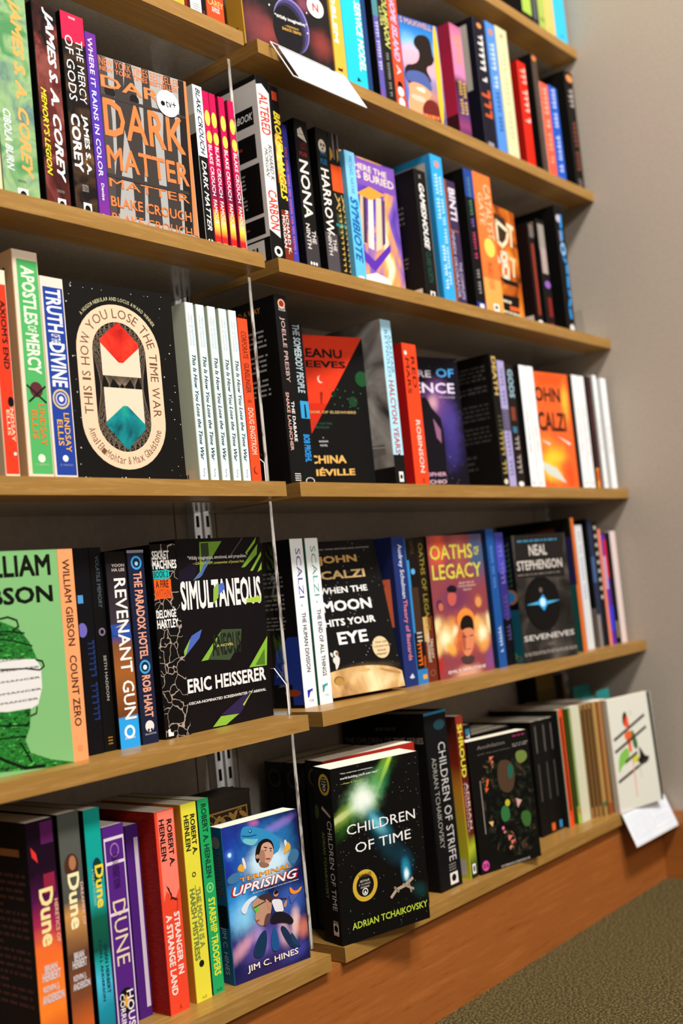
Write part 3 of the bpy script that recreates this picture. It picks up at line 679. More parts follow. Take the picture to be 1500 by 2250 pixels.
{'n': 'paperback_book', 'l': 'blue and pink sunset cover with dark silhouette facing out', 'g': 'books on the upper right shelf', 'p': (0.3752, 0.0162, 1.2921), 's': (0.0817, 0.03, 0.161), 'o': 'F', 'c': ('ink_cover_dusk', '#2a5aa8', '#e0b030'), 'r': (-0.0018, 0.0, -0.2097), 'F': [('T', 'S MAXWELL', 0.034, 0.934, 0.849, 0.992, '#c79a7a', 'b', 0), ('P', [0.398, 0.825, 0.46, 0.848, 0.535, 0.862, 0.622, 0.869, 0.692, 0.865, 0.744, 0.849, 0.776, 0.824, 0.788, 0.789, 0.798, 0.747, 0.805, 0.698, 0.818, 0.668, 0.837, 0.656, 0.826, 0.632, 0.788, 0.598, 0.734, 0.573, 0.667, 0.56, 0.626, 0.542, 0.612, 0.518, 0.625, 0.489, 0.665, 0.455, 0.69, 0.428, 0.698, 0.407, 0.648, 0.379, 0.539, 0.345, 0.428, 0.325, 0.314, 0.318, 0.216, 0.319, 0.135, 0.326, 0.075, 0.344, 0.034, 0.372, 0.022, 0.417, 0.039, 0.478, 0.116, 0.518, 0.252, 0.536, 0.349, 0.561, 0.407, 0.592, 0.441, 0.628, 0.452, 0.668, 0.436, 0.696, 0.391, 0.712, 0.359, 0.731, 0.339, 0.75, 0.339, 0.773, 0.357, 0.8], '#211714'), ('P', [0.141, 0.458, 0.206, 0.468, 0.272, 0.475, 0.339, 0.479, 0.407, 0.479, 0.477, 0.475, 0.535, 0.468, 0.583, 0.455, 0.62, 0.438, 0.645, 0.416, 0.666, 0.394, 0.681, 0.372, 0.691, 0.351, 0.696, 0.329, 0.685, 0.315, 0.661, 0.308, 0.621, 0.309, 0.566, 0.317, 0.512, 0.325, 0.458, 0.332, 0.404, 0.34, 0.35, 0.348, 0.295, 0.353, 0.24, 0.355, 0.185, 0.355, 0.129, 0.351, 0.086, 0.355, 0.058, 0.365, 0.044, 0.383, 0.044, 0.407, 0.06, 0.428, 0.092, 0.445], '#4a5a94'), ('P', [0.227, 0.354, 0.31, 0.355, 0.39, 0.351, 0.464, 0.343, 0.535, 0.33, 0.601, 0.312, 0.644, 0.295, 0.664, 0.28, 0.662, 0.265, 0.636, 0.251, 0.606, 0.233, 0.572, 0.211, 0.532, 0.183, 0.488, 0.151, 0.445, 0.122, 0.402, 0.096, 0.361, 0.073, 0.32, 0.053, 0.273, 0.04, 0.221, 0.036, 0.162, 0.04, 0.097, 0.051, 0.055, 0.07, 0.034, 0.097, 0.036, 0.13, 0.06, 0.171, 0.078, 0.209, 0.091, 0.245, 0.098, 0.278, 0.099, 0.307, 0.121, 0.33, 0.163, 0.346], '#d89a70'), ('P', [0.34, 0.313, 0.398, 0.319, 0.444, 0.32, 0.477, 0.315, 0.499, 0.305, 0.509, 0.29, 0.504, 0.279, 0.485, 0.273, 0.451, 0.272, 0.403, 0.275, 0.362, 0.279, 0.328, 0.283, 0.302, 0.288, 0.282, 0.295, 0.282, 0.301, 0.302, 0.307], '#f4d8b8'), ('P', [0.269, 0.231, 0.366, 0.227, 0.436, 0.221, 0.478, 0.212, 0.494, 0.2, 0.483, 0.185, 0.454, 0.175, 0.407, 0.17, 0.343, 0.17, 0.261, 0.175, 0.198, 0.182, 0.155, 0.192, 0.132, 0.203, 0.129, 0.216, 0.151, 0.225, 0.197, 0.23], '#e6b8a0'), ('P', [0.627, 0.217, 0.705, 0.214, 0.763, 0.2, 0.802, 0.174, 0.821, 0.136, 0.822, 0.086, 0.791, 0.051, 0.728, 0.031, 0.635, 0.026, 0.51, 0.036, 0.428, 0.054, 0.389, 0.08, 0.393, 0.115, 0.44, 0.158, 0.495, 0.189, 0.557, 0.209], '#6a1f1c'), ('B', 0.375, 0.008, 0.801, 0.088, 1, '#e8743a'), ('P', [0.911, 1.0, 0.945, 1.0, 0.968, 0.938, 0.979, 0.812, 0.979, 0.625, 0.967, 0.375, 0.95, 0.188, 0.928, 0.062, 0.899, 0.0, 0.866, 0.0, 0.843, 0.062, 0.832, 0.188, 0.832, 0.375, 0.843, 0.625, 0.86, 0.812, 0.883, 0.938], '#e6b32c')]},
{'n': 'paperback_book', 'l': 'magenta over dark purple book with orange lettering on the spine', 'g': 'books on the upper right shelf', 'p': (0.5105, 0.01, 1.292), 's': (0.0348, 0.135, 0.1931), 'o': 'S', 'c': ('ink_magenta', '#9a2340', '#7a1c34'), 'F': [('Q', [0.3, 0.875, 0.75, 0.925, 0.3, 0.818, 0.75, 0.864, 0.381, 0.766, 0.75, 0.808, 0.3, 0.715, 0.75, 0.757, 0.3, 0.661, 0.75, 0.706], '#e88a4a'), ('Q', [0.25, 0.487, 0.5, 0.51, 0.25, 0.46, 0.5, 0.482, 0.25, 0.434, 0.5, 0.456, 0.25, 0.407, 0.5, 0.43, 0.25, 0.382, 0.5, 0.401, 0.25, 0.329, 0.5, 0.353, 0.25, 0.301, 0.5, 0.323, 0.25, 0.276, 0.5, 0.296, 0.295, 0.247, 0.5, 0.271, 0.25, 0.216, 0.5, 0.242], '#d9b05a'), ('Q', [0.58, 0.485, 0.85, 0.51, 0.58, 0.456, 0.85, 0.48, 0.58, 0.428, 0.85, 0.451, 0.58, 0.398, 0.85, 0.423, 0.58, 0.372, 0.85, 0.393, 0.58, 0.314, 0.85, 0.341, 0.58, 0.284, 0.85, 0.308, 0.58, 0.257, 0.85, 0.278, 0.629, 0.226, 0.85, 0.252], '#d9b05a')], 'L': [('P', [0, 0, 1, 0, 1, 0.2, 0, 0.2], '#3a161c'), ('P', [0, 0.2, 1, 0.2, 1, 0.75, 0, 0.75], '#a52240')]},
{'n': 'hardcover_book', 'l': 'tall navy hardcover with a pale grey panel on its back cover', 'g': 'books on the upper right shelf', 'p': (0.5878, 0.01, 1.292), 's': (0.0364, 0.135, 0.2307), 'o': 'S', 'c': ('#171422', '#12111d', '#0d0c12'), 'hard': 1, 'F': [('E', 0.5, 0.95, 0.2, 0.02, '#d08a4a'), ('Q', [0.331, 0.852, 0.7, 0.883, 0.25, 0.801, 0.7, 0.845, 0.331, 0.757, 0.7, 0.792, 0.25, 0.708, 0.7, 0.749, 0.331, 0.659, 0.7, 0.699, 0.25, 0.609, 0.7, 0.65, 0.331, 0.525, 0.7, 0.561], '#e8e6e2'), ('Q', [0.1, 0.401, 0.85, 0.464, 0.235, 0.326, 0.85, 0.387, 0.235, 0.251, 0.85, 0.313], '#c4532a'), ('P', [0.2, 0.02, 0.7, 0.02, 0.7, 0.06, 0.2, 0.06], '#8a8a98')], 'L': [('P', [0.0, 0.46, 0.9, 0.46, 0.9, 0.96, 0.0, 0.96], '#b5aea2'), ('B', 0.4, 0.15, 0.8, 0.4, 5, '#4a4a60')]},
{'n': 'paperback_book', 'l': 'cornflower blue spine between a navy hardcover and a cream book', 'g': 'books on the upper right shelf', 'p': (0.628, 0.01, 1.292), 's': (0.0302, 0.135, 0.2367), 'o': 'S', 'c': ('#4f86cf', '#3b68a8', '#3b68a8'), 'F': [('E', 0.5, 0.93, 0.22, 0.025, '#c77a4a'), ('Q', [0.25, 0.824, 0.7, 0.85, 0.25, 0.79, 0.7, 0.818, 0.25, 0.753, 0.7, 0.784, 0.25, 0.72, 0.7, 0.747, 0.331, 0.687, 0.7, 0.714, 0.25, 0.647, 0.7, 0.681, 0.331, 0.576, 0.7, 0.608, 0.331, 0.544, 0.7, 0.569, 0.25, 0.511, 0.7, 0.539], '#c9d8ee'), ('Q', [0.3, 0.461, 0.7, 0.485, 0.3, 0.43, 0.7, 0.455, 0.372, 0.398, 0.7, 0.424, 0.372, 0.362, 0.7, 0.393, 0.372, 0.332, 0.7, 0.355, 0.3, 0.275, 0.7, 0.299, 0.3, 0.246, 0.7, 0.269, 0.372, 0.217, 0.7, 0.241, 0.3, 0.186, 0.7, 0.211], '#24407a')]},
{'n': 'paperback_book', 'l': 'pale cream green spine left of the bright red book', 'g': 'books on the upper right shelf', 'p': (0.6603, 0.01, 1.292), 's': (0.038, 0.135, 0.2395), 'o': 'S', 'c': ('#cfcba0', '#b5b28c', '#b5b28c'), 'F': [('E', 0.5, 0.94, 0.15, 0.015, '#c08a5a'), ('Q', [0.363, 0.79, 0.65, 0.819, 0.363, 0.753, 0.65, 0.784, 0.3, 0.718, 0.65, 0.746, 0.3, 0.678, 0.65, 0.712, 0.363, 0.609, 0.65, 0.64, 0.363, 0.57, 0.65, 0.602, 0.363, 0.536, 0.65, 0.563, 0.3, 0.499, 0.65, 0.53, 0.363, 0.459, 0.65, 0.492, 0.3, 0.419, 0.65, 0.452, 0.363, 0.353, 0.65, 0.382, 0.3, 0.32, 0.65, 0.347, 0.3, 0.281, 0.65, 0.314, 0.3, 0.24, 0.65, 0.274, 0.363, 0.2, 0.65, 0.232, 0.363, 0.168, 0.65, 0.193], '#b4b48c')]},
{'n': 'paperback_book', 'l': 'bright red thick book on the upper right shelf', 'g': 'books on the upper right shelf', 'p': (0.7247, 0.01, 1.292), 's': (0.0296, 0.135, 0.197), 'o': 'S', 'c': ('#d2200f', '#9c120a', '#b01a0c'), 'F': [('Q', [0.35, 0.908, 0.9, 0.954, 0.35, 0.855, 0.9, 0.897, 0.449, 0.805, 0.9, 0.845], '#f0b8a8'), ('Q', [0.35, 0.703, 0.9, 0.748, 0.449, 0.652, 0.9, 0.693, 0.449, 0.592, 0.9, 0.643, 0.449, 0.539, 0.9, 0.58, 0.35, 0.439, 0.9, 0.484], '#f0c0b0')]},
{'n': 'paperback_book', 'l': 'black book with an orange dot at the top of its brown spine', 'g': 'books on the upper right shelf', 'p': (0.7803, 0.01, 1.292), 's': (0.0206, 0.135, 0.2278), 'o': 'S', 'c': ('#4a3a30', '#0d0c0b', '#0d0b09'), 'F': [('E', 0.5, 0.965, 0.35, 0.02, '#dd7a34'), ('Q', [0.6, 0.74, 0.9, 0.755, 0.6, 0.723, 0.9, 0.736, 0.6, 0.706, 0.9, 0.72, 0.6, 0.686, 0.9, 0.703, 0.654, 0.67, 0.9, 0.683, 0.6, 0.652, 0.9, 0.668, 0.6, 0.622, 0.9, 0.634, 0.6, 0.607, 0.9, 0.619, 0.6, 0.592, 0.9, 0.604, 0.6, 0.574, 0.9, 0.589, 0.6, 0.541, 0.9, 0.555, 0.6, 0.525, 0.9, 0.537, 0.654, 0.51, 0.9, 0.523, 0.654, 0.495, 0.9, 0.507, 0.6, 0.477, 0.9, 0.492, 0.6, 0.458, 0.9, 0.473, 0.6, 0.425, 0.9, 0.439, 0.654, 0.406, 0.9, 0.422, 0.654, 0.387, 0.9, 0.403, 0.6, 0.368, 0.9, 0.383, 0.654, 0.349, 0.9, 0.365, 0.654, 0.331, 0.9, 0.346, 0.654, 0.315, 0.9, 0.328, 0.654, 0.284, 0.9, 0.297, 0.6, 0.269, 0.9, 0.281, 0.6, 0.253, 0.9, 0.267, 0.6, 0.235, 0.9, 0.25, 0.6, 0.219, 0.9, 0.232, 0.654, 0.2, 0.9, 0.216, 0.6, 0.182, 0.9, 0.197, 0.654, 0.151, 0.9, 0.164], '#6f625a')]},
{'n': 'paperback_book', 'l': 'slim coral red spine left of a slim blue one, upper right shelf', 'g': 'books on the upper right shelf', 'p': (0.8013, 0.01, 1.292), 's': (0.031, 0.135, 0.1809), 'o': 'S', 'c': ('#e8583f', '#9a8f86', '#c04a34'), 'F': [('Q', [0.3, 0.926, 0.75, 0.965, 0.3, 0.884, 0.75, 0.917, 0.381, 0.834, 0.75, 0.877, 0.3, 0.786, 0.75, 0.824, 0.3, 0.73, 0.75, 0.777, 0.3, 0.681, 0.75, 0.72, 0.381, 0.592, 0.75, 0.63, 0.3, 0.539, 0.75, 0.584], '#f0b09a'), ('Q', [0.3, 0.448, 0.75, 0.485, 0.381, 0.398, 0.75, 0.44, 0.3, 0.344, 0.75, 0.389, 0.3, 0.297, 0.75, 0.334, 0.381, 0.21, 0.75, 0.246, 0.3, 0.166, 0.75, 0.202], '#f0a080')]},
{'n': 'paperback_book', 'l': 'slim royal blue spine with white lettering near the upper right end', 'g': 'books on the upper right shelf', 'p': (0.8343, 0.01, 1.292), 's': (0.0323, 0.135, 0.1843), 'o': 'S', 'c': ('#1f54b8', '#183f8c', '#183f8c'), 'F': [('Q', [0.3, 0.948, 0.7, 0.985, 0.3, 0.905, 0.7, 0.94, 0.3, 0.868, 0.7, 0.898, 0.3, 0.819, 0.7, 0.861, 0.3, 0.777, 0.7, 0.81, 0.3, 0.7, 0.7, 0.731, 0.3, 0.654, 0.7, 0.693, 0.3, 0.612, 0.7, 0.646, 0.3, 0.575, 0.7, 0.605], '#c8d4ee'), ('Q', [0.3, 0.453, 0.7, 0.495, 0.372, 0.411, 0.7, 0.443, 0.3, 0.363, 0.7, 0.404, 0.372, 0.313, 0.7, 0.354, 0.372, 0.275, 0.7, 0.304, 0.3, 0.238, 0.7, 0.268, 0.3, 0.156, 0.7, 0.193, 0.3, 0.113, 0.7, 0.148], '#c8d4ee')]},
{'n': 'paperback_book', 'l': 'black book with orange dot spine at the right end of its shelf', 'g': 'books on the upper right shelf', 'p': (0.9077, 0.01, 1.292), 's': (0.0315, 0.135, 0.2351), 'o': 'S', 'c': ('#15110f', '#0f0d0b', '#0d0b09'), 'F': [('E', 0.55, 0.945, 0.38, 0.03, '#dd8a4a'), ('Q', [0.34, 0.83, 0.75, 0.862, 0.25, 0.783, 0.75, 0.823, 0.25, 0.745, 0.75, 0.774, 0.34, 0.707, 0.75, 0.738], '#b8aea6'), ('Q', [0.372, 0.555, 0.7, 0.587, 0.3, 0.519, 0.7, 0.548, 0.3, 0.481, 0.7, 0.513, 0.3, 0.447, 0.7, 0.474, 0.3, 0.411, 0.7, 0.441, 0.372, 0.374, 0.7, 0.404, 0.3, 0.309, 0.7, 0.338, 0.3, 0.279, 0.7, 0.303, 0.3, 0.245, 0.7, 0.274, 0.3, 0.212, 0.7, 0.238, 0.3, 0.175, 0.7, 0.206], '#8a4a3a'), ('P', [0.25, 0.02, 0.7, 0.02, 0.7, 0.1, 0.25, 0.1], '#5a504a')], 'L': [('B', 0.3, 0.6, 0.75, 0.75, 4, '#3a332e'), ('B', 0.3, 0.35, 0.75, 0.45, 3, '#4a423c')]},
{'n': 'paperback_book', 'l': 'cream spine at the far left edge of the second shelf', 'g': 'books on the second left shelf', 'p': (-0.366, 0.02, 1.005), 's': (0.0086, 0.135, 0.22), 'o': 'S', 'c': ('#d9c9a0', '#c0b088', '#c0b088')},
{'n': 'paperback_book', 'l': 'green spine with orange author name beside a dark red spine', 'g': 'books on the second left shelf', 'p': (-0.357, 0.02, 1.005), 's': (0.0443, 0.135, 0.225), 'o': 'S', 'c': ('ink_greencloud', '#38483a', '#33402f'), 'F': [('T', 'JAMES S. A. COREY', 0.46, 0.122, 0.84, 0.985, '#f2a557', 'xi', 1), ('T', 'CIBOLA BURN', 0.14, 0.143, 0.34, 0.429, '#dfe3e6', 'bi', 1), ('T', 'SCIENCE FICTION', 0.4, 0.096, 0.62, 0.109, '#5a6a5a', 'b', 0), ('P', [0.38, 0.012, 0.66, 0.012, 0.66, 0.068, 0.38, 0.068], '#e8e6e2'), ('E', 0.53, 0.038, 0.09, 0.02, '#0e0c0b')]},
{'n': 'paperback_book', 'l': 'black and smoky red spine with white author name and yellow title', 'g': 'books on the second left shelf', 'p': (-0.3053, 0.02, 1.005), 's': (0.0313, 0.135, 0.228), 'o': 'S', 'c': ('ink_redsmoke', '#0d0b09', '#0d0b09'), 'F': [('T', 'JAMES S. A. COREY', 0.42, 0.147, 0.85, 0.985, '#e8e6e2', 'xi', 1), ('T', "MEMORY'S LEGION", 0.12, 0.167, 0.34, 0.585, '#e5dc2e', 'bi', 1), ('T', 'SCIENCE FICTION', 0.45, 0.093, 0.75, 0.106, '#8a8a86', 'b', 0), ('P', [0.45, 0.01, 0.78, 0.01, 0.78, 0.065, 0.45, 0.065], '#e8e6e2'), ('E', 0.62, 0.036, 0.11, 0.019, '#0e0c0b')]},
{'n': 'paperback_book', 'l': 'dark spine with a pink red band at the top and white lettering', 'g': 'books on the second left shelf', 'p': (-0.2684, 0.02, 1.005), 's': (0.0305, 0.135, 0.23), 'o': 'S', 'c': ('ink_brownstar', '#0d0b09', '#0d0b09'), 'F': [('P', [0, 0.86, 1, 0.86, 1, 1, 0, 1], '#dc2148'), ('T', 'WAR', 0.35, 0.973, 0.65, 0.985, '#e8e6e2', 'b', 0), ('T', 'OF GODS', 0.12, 0.567, 0.46, 0.888, '#e8e6e2', 'n', 1), ('T', 'THE MERCY', 0.58, 0.567, 0.88, 0.878, '#e8e6e2', 'n', 1), ('T', 'COREY', 0.1, 0.221, 0.48, 0.501, '#e8e6e2', 'x', 1), ('T', 'JAMES S. A.', 0.56, 0.217, 0.84, 0.508, '#e8e6e2', 'x', 1), ('T', 'SCIENCE FICTION', 0.35, 0.128, 0.62, 0.163, '#9a948c', 'b', 0), ('P', [0.34, 0.015, 0.7, 0.015, 0.7, 0.075, 0.34, 0.075], '#e8e6e2'), ('E', 0.52, 0.044, 0.12, 0.02, '#0e0c0b')]},
{'n': 'paperback_book', 'l': 'purple and blue spine left of the orange lettered cover', 'g': 'books on the second left shelf', 'p': (-0.2367, 0.02, 1.005), 's': (0.0154, 0.135, 0.2168), 'o': 'S', 'c': ('ink_rainpurple', '#4a2a86', '#4a2a86'), 'F': [('T', 'WHERE IT RAINS IN COLOR', 0.2, 0.239, 0.62, 0.974, '#d8d4e6', 'b', 1), ('T', 'Denise', 0.35, 0.116, 0.6, 0.205, '#e8e6e2', 'b', 1), ('E', 0.35, 0.03, 0.25, 0.014, '#e8e6e2')]},
{'n': 'paperback_book', 'l': 'grey cover with huge orange title and tree trunks facing out', 'g': 'books on the second left shelf', 'p': (-0.2214, 0.0203, 1.0051), 's': (0.1222, 0.032, 0.1947), 'o': 'F', 'c': ('#a4a29f', '#1d1a18', '#1d1a18'), 'r': (-0.0005, 0.0, -0.0942), 'F': [('P', [0.173, 0.999, 0.274, 0.996, 0.248, 0.654, 0.097, 0.055, 0.017, 0.059, 0.13, 0.434], '#3a3431'), ('P', [0.303, 0.999, 0.368, 0.997, 0.431, 0.681, 0.418, 0.371, 0.377, 0.06, 0.273, 0.059, 0.281, 0.455, 0.21, 0.648], '#3a3431'), ('P', [0.483, 1.0, 0.56, 0.998, 0.569, 0.702, 0.577, 0.051, 0.423, 0.055, 0.453, 0.581], '#3b3532'), ('P', [0.736, 0.997, 0.817, 0.999, 0.835, 0.636, 0.802, 0.043, 0.654, 0.048, 0.671, 0.612], '#3b3532'), ('P', [0.009, 0.999, 0.09, 0.997, 0.106, 0.633, 0.07, 0.052, -0.0, 0.053, -0.0, 0.616], '#4a4340'), ('P', [0.907, 0.998, 0.989, 0.999, 0.931, 0.03, 0.83, 0.03], '#211d1b'), ('E', 0.372, 0.786, 0.051, 0.032, '#191514'), ('E', 0.104, 0.794, 0.058, 0.036, '#1b1817'), ('T', 'NEW YORK TIMES BESTSELLER', 0.015, 0.946, 0.913, 0.992, '#ef7b45', 'n', 0), ('T', 'NEW YORK TIMES BESTSELLER', 0.015, 0.911, 0.895, 0.94, '#ef7b45', 'b', 0), ('T', 'DARK', 0.015, 0.814, 0.892, 0.886, '#f08048', 'b', 0), ('P', [-0.0, 0.77, 0.981, 0.774, 0.978, 0.758, -0.0, 0.75], '#3a3431'), ('T', 'DARK', 0.015, 0.526, 0.926, 0.751, '#f27b42', 'b', 0), ('T', 'MATTER', 0.015, 0.331, 0.935, 0.468, '#f27b42', 'b', 0), ('T', 'MATTER', 0.015, 0.224, 0.919, 0.274, '#f27b42', 'n', 0), ('P', [-0.0, 0.301, 0.917, 0.297, 0.918, 0.276, -0.0, 0.281], '#3a3431'), ('T', 'BLAKE CROUCH', 0.015, 0.108, 0.92, 0.169, '#f27b42', 'b', 0), ('T', 'BLAKE CROUCH', 0.015, 0.012, 0.913, 0.071, '#f27b42', 'n', 0), ('P', [0.971, 1.0, 1.0, 1.0, 0.988, 0.025, 0.938, 0.031], '#f08048')], 'st': [('F', [('E', 0.757, 0.823, 0.132, 0.083, '#e4e0dc'), ('T', 'STREAMING ON', 0.693, 0.853, 0.837, 0.861, '#8a8680', 'n', 0), ('T', 'tv+', 0.73, 0.799, 0.85, 0.842, '#0e0c0b', 'n', 0), ('E', 0.696, 0.816, 0.024, 0.015, '#0e0c0b')], 'white round sticker with small black lettering')]},
{'n': 'paperback_book', 'l': 'white over black spine with slanted title, next to pink spines', 'g': 'books on the second left shelf', 'p': (-0.0781, 0.02, 1.005), 's': (0.0153, 0.135, 0.2033), 'o': 'S', 'c': ('#12100f', '#b9b7b2', '#b9b7b2'), 'F': [('P', [0, 0.56, 1, 0.56, 1, 1, 0, 1], '#cfdbe0'), ('T', 'BLAKE CROUCH', 0.3, 0.573, 0.78, 0.985, '#0e0c0b', 'bi', 1), ('T', 'DARK MATTER', 0.3, 0.108, 0.78, 0.535, '#e8e6e2', 'bi', 1), ('E', 0.5, 0.035, 0.32, 0.022, '#e8e6e2'), ('P', [0.42, 0.012, 0.58, 0.012, 0.58, 0.06, 0.42, 0.06], '#12100f')], 'L': [('P', [0, 0, 1, 0, 1, 0.82, 0, 0.82], '#8f8d88'), ('P', [0, 0, 1, 0, 1, 0.7, 0, 0.7], '#171412')]},
{'n': 'paperback_book', 'l': 'pink yellow spined paperback, first of four, beside the white and black spine', 'g': 'four matching pink and yellow paperbacks', 'p': (-0.0624, 0.02, 1.005), 's': (0.0109, 0.135, 0.2001), 'o': 'S', 'c': ('ink_famous', '#8a1038', '#8a1038'), 'cp': ('fam', 0), 'F': [('E', 0.5, 0.83, 0.4, 0.05, '#eeda4e'), ('E', 0.55, 0.71, 0.4, 0.04, '#eed04e'), ('T', 'BLAKE CROUCH', 0.25, 0.34, 0.78, 0.66, '#e8e6e2', 'b', 1), ('T', 'FAMOUS', 0.25, 0.165, 0.78, 0.315, '#e8e6e2', 'b', 1), ('E', 0.5, 0.033, 0.36, 0.02, '#f0c860'), ('P', [0.42, 0.012, 0.58, 0.012, 0.58, 0.055, 0.42, 0.055], '#b01a20')]},
{'n': 'paperback_book', 'l': 'pink yellow spined paperback, second from left of four matching', 'g': 'four matching pink and yellow paperbacks', 'p': (-0.051, 0.02, 1.005), 's': (0.0109, 0.135, 0.2001), 'o': 'S', 'c': ('ink_famous', '#8a1038', '#8a1038'), 'cp': ('fam', 1), 'F': [('E', 0.5, 0.83, 0.4, 0.05, '#eeda4e'), ('E', 0.55, 0.71, 0.4, 0.04, '#eed04e'), ('T', 'BLAKE CROUCH', 0.25, 0.34, 0.78, 0.66, '#e8e6e2', 'b', 1), ('T', 'FAMOUS', 0.25, 0.165, 0.78, 0.315, '#e8e6e2', 'b', 1), ('E', 0.5, 0.033, 0.36, 0.02, '#f0c860'), ('P', [0.42, 0.012, 0.58, 0.012, 0.58, 0.055, 0.42, 0.055], '#b01a20')]},
{'n': 'paperback_book', 'l': 'pink yellow spined paperback, third from left of four matching', 'g': 'four matching pink and yellow paperbacks', 'p': (-0.0354, 0.02, 1.005), 's': (0.0109, 0.135, 0.2001), 'o': 'S', 'c': ('ink_famous', '#8a1038', '#8a1038'), 'cp': ('fam', 2), 'F': [('E', 0.5, 0.83, 0.4, 0.05, '#eeda4e'), ('E', 0.55, 0.71, 0.4, 0.04, '#eed04e'), ('T', 'BLAKE CROUCH', 0.25, 0.34, 0.78, 0.66, '#e8e6e2', 'b', 1), ('T', 'FAMOUS', 0.25, 0.165, 0.78, 0.315, '#e8e6e2', 'b', 1), ('E', 0.5, 0.033, 0.36, 0.02, '#f0c860'), ('P', [0.42, 0.012, 0.58, 0.012, 0.58, 0.055, 0.42, 0.055], '#b01a20')]},
{'n': 'paperback_book', 'l': 'pink yellow spined paperback, last of four, beside the clear divider', 'g': 'four matching pink and yellow paperbacks', 'p': (-0.0193, 0.02, 1.005), 's': (0.0109, 0.135, 0.2001), 'o': 'S', 'c': ('ink_famous', '#8a1038', '#8a1038'), 'cp': ('fam', 3), 'F': [('E', 0.5, 0.83, 0.4, 0.05, '#eeda4e'), ('E', 0.55, 0.71, 0.4, 0.04, '#eed04e'), ('T', 'BLAKE CROUCH', 0.25, 0.34, 0.78, 0.66, '#e8e6e2', 'b', 1), ('T', 'FAMOUS', 0.25, 0.165, 0.78, 0.315, '#e8e6e2', 'b', 1), ('E', 0.5, 0.033, 0.36, 0.02, '#f0c860'), ('P', [0.42, 0.012, 0.58, 0.012, 0.58, 0.055, 0.42, 0.055], '#b01a20')]},
{'n': 'paperback_book', 'l': 'white and black boxed pattern spine with tall red title letters', 'g': 'books on the second right shelf', 'p': (0.0285, 0.012, 1.005), 's': (0.0233, 0.135, 0.2454), 'o': 'S', 'c': ('#110f0e', '#110f0e', '#110f0e'), 'F': [('P', [-0.0, 0.937, 0.981, 0.904, 0.848, 0.131, -0.0, 0.167], '#dedbd6'), ('P', [-0.0, 0.946, 0.45, 0.96, 1.0, 0.918, 0.988, 0.892, -0.0, 0.86], '#dedbd6'), ('T', 'ALTERED', 0.15, 0.681, 0.85, 0.904, '#c8332a', 'b', 1), ('T', 'CARBON', 0.15, 0.17, 0.85, 0.382, '#c8332a', 'b', 1), ('T', 'MORGAN', 0.18, 0.451, 0.45, 0.606, '#0e0c0b', 'ni', 1), ('T', 'RICHARD K.', 0.52, 0.434, 0.82, 0.631, '#0e0c0b', 'ni', 1), ('E', 0.55, 0.055, 0.32, 0.028, '#e8e6e2'), ('E', 0.55, 0.055, 0.17, 0.015, '#0e0c0b')], 'L': [('P', [0, 0, 1, 0, 1, 0.97, 0, 0.97], '#cfc9c2'), ('P', [0.0, 0.74, 0.93, 0.74, 0.93, 0.84, 0.0, 0.84], '#0f0d0b'), ('T', 'READABLE BOOK', 0.35, 0.77, 0.92, 0.81, '#e8e6e2', 'bi', 0), ('P', [0.0, 0.56, 0.93, 0.56, 0.93, 0.69, 0.0, 0.69], '#0f0d0b'), ('P', [0.62, 0.625, 0.75, 0.625, 0.75, 0.64, 0.62, 0.64], '#8a2a22'), ('P', [0, 0.26, 0.95, 0.26, 0.95, 0.53, 0, 0.53], '#0f0d0b'), ('B', 0.2, 0.3, 0.75, 0.5, 9, '#8f8a84'), ('P', [0, 0.15, 0.95, 0.15, 0.95, 0.24, 0, 0.24], '#0f0d0b'), ('P', [0.62, 0.19, 0.75, 0.19, 0.75, 0.2, 0.62, 0.2], '#8a2a22'), ('P', [0, 0, 1, 0, 1, 0.13, 0, 0.13], '#0f0d0b'), ('P', [0.45, 0.01, 0.92, 0.01, 0.92, 0.12, 0.45, 0.12], '#d8d2ca'), ('P', [0.6, 0.02, 0.612, 0.02, 0.612, 0.09, 0.6, 0.09], '#0e0c0b'), ('P', [0.63, 0.02, 0.654, 0.02, 0.654, 0.09, 0.63, 0.09], '#0e0c0b'), ('P', [0.6599999999999999, 0.02, 0.6719999999999999, 0.02, 0.6719999999999999, 0.09, 0.6599999999999999, 0.09], '#0e0c0b'), ('P', [0.69, 0.02, 0.714, 0.02, 0.714, 0.09, 0.69, 0.09], '#0e0c0b'), ('P', [0.72, 0.02, 0.732, 0.02, 0.732, 0.09, 0.72, 0.09], '#0e0c0b'), ('P', [0.75, 0.02, 0.774, 0.02, 0.774, 0.09, 0.75, 0.09], '#0e0c0b'), ('P', [0.78, 0.02, 0.792, 0.02, 0.792, 0.09, 0.78, 0.09], '#0e0c0b'), ('P', [0.8099999999999999, 0.02, 0.834, 0.02, 0.834, 0.09, 0.8099999999999999, 0.09], '#0e0c0b')]},
{'n': 'paperback_book', 'l': 'black spine with bold yellow title and fiery middle', 'g': 'books on the second right shelf', 'p': (0.0528, 0.012, 1.005), 's': (0.0174, 0.135, 0.2385), 'o': 'S', 'c': ('#110e0d', '#0d0b09', '#0d0b09'), 'F': [('P', [0.1, 0, 1, 0, 1, 0.3, 0.1, 0.3], '#7a2a18'), ('P', [0.15, 0.45, 0.75, 0.45, 0.75, 0.72, 0.15, 0.72], 'ink_fire'), ('P', [0.25, 0.92, 0.8, 0.92, 0.8, 0.97, 0.25, 0.97], '#a83a20'), ('T', 'BROKEN ANGELS', 0.25, 0.358, 0.95, 0.857, '#f0d23a', 'xi', 1), ('T', 'MORGAN', 0.1, 0.089, 0.42, 0.27, '#e8e6e2', 'b', 1), ('T', 'RICHARD K.', 0.5, 0.058, 0.82, 0.302, '#e8e6e2', 'b', 1)]},
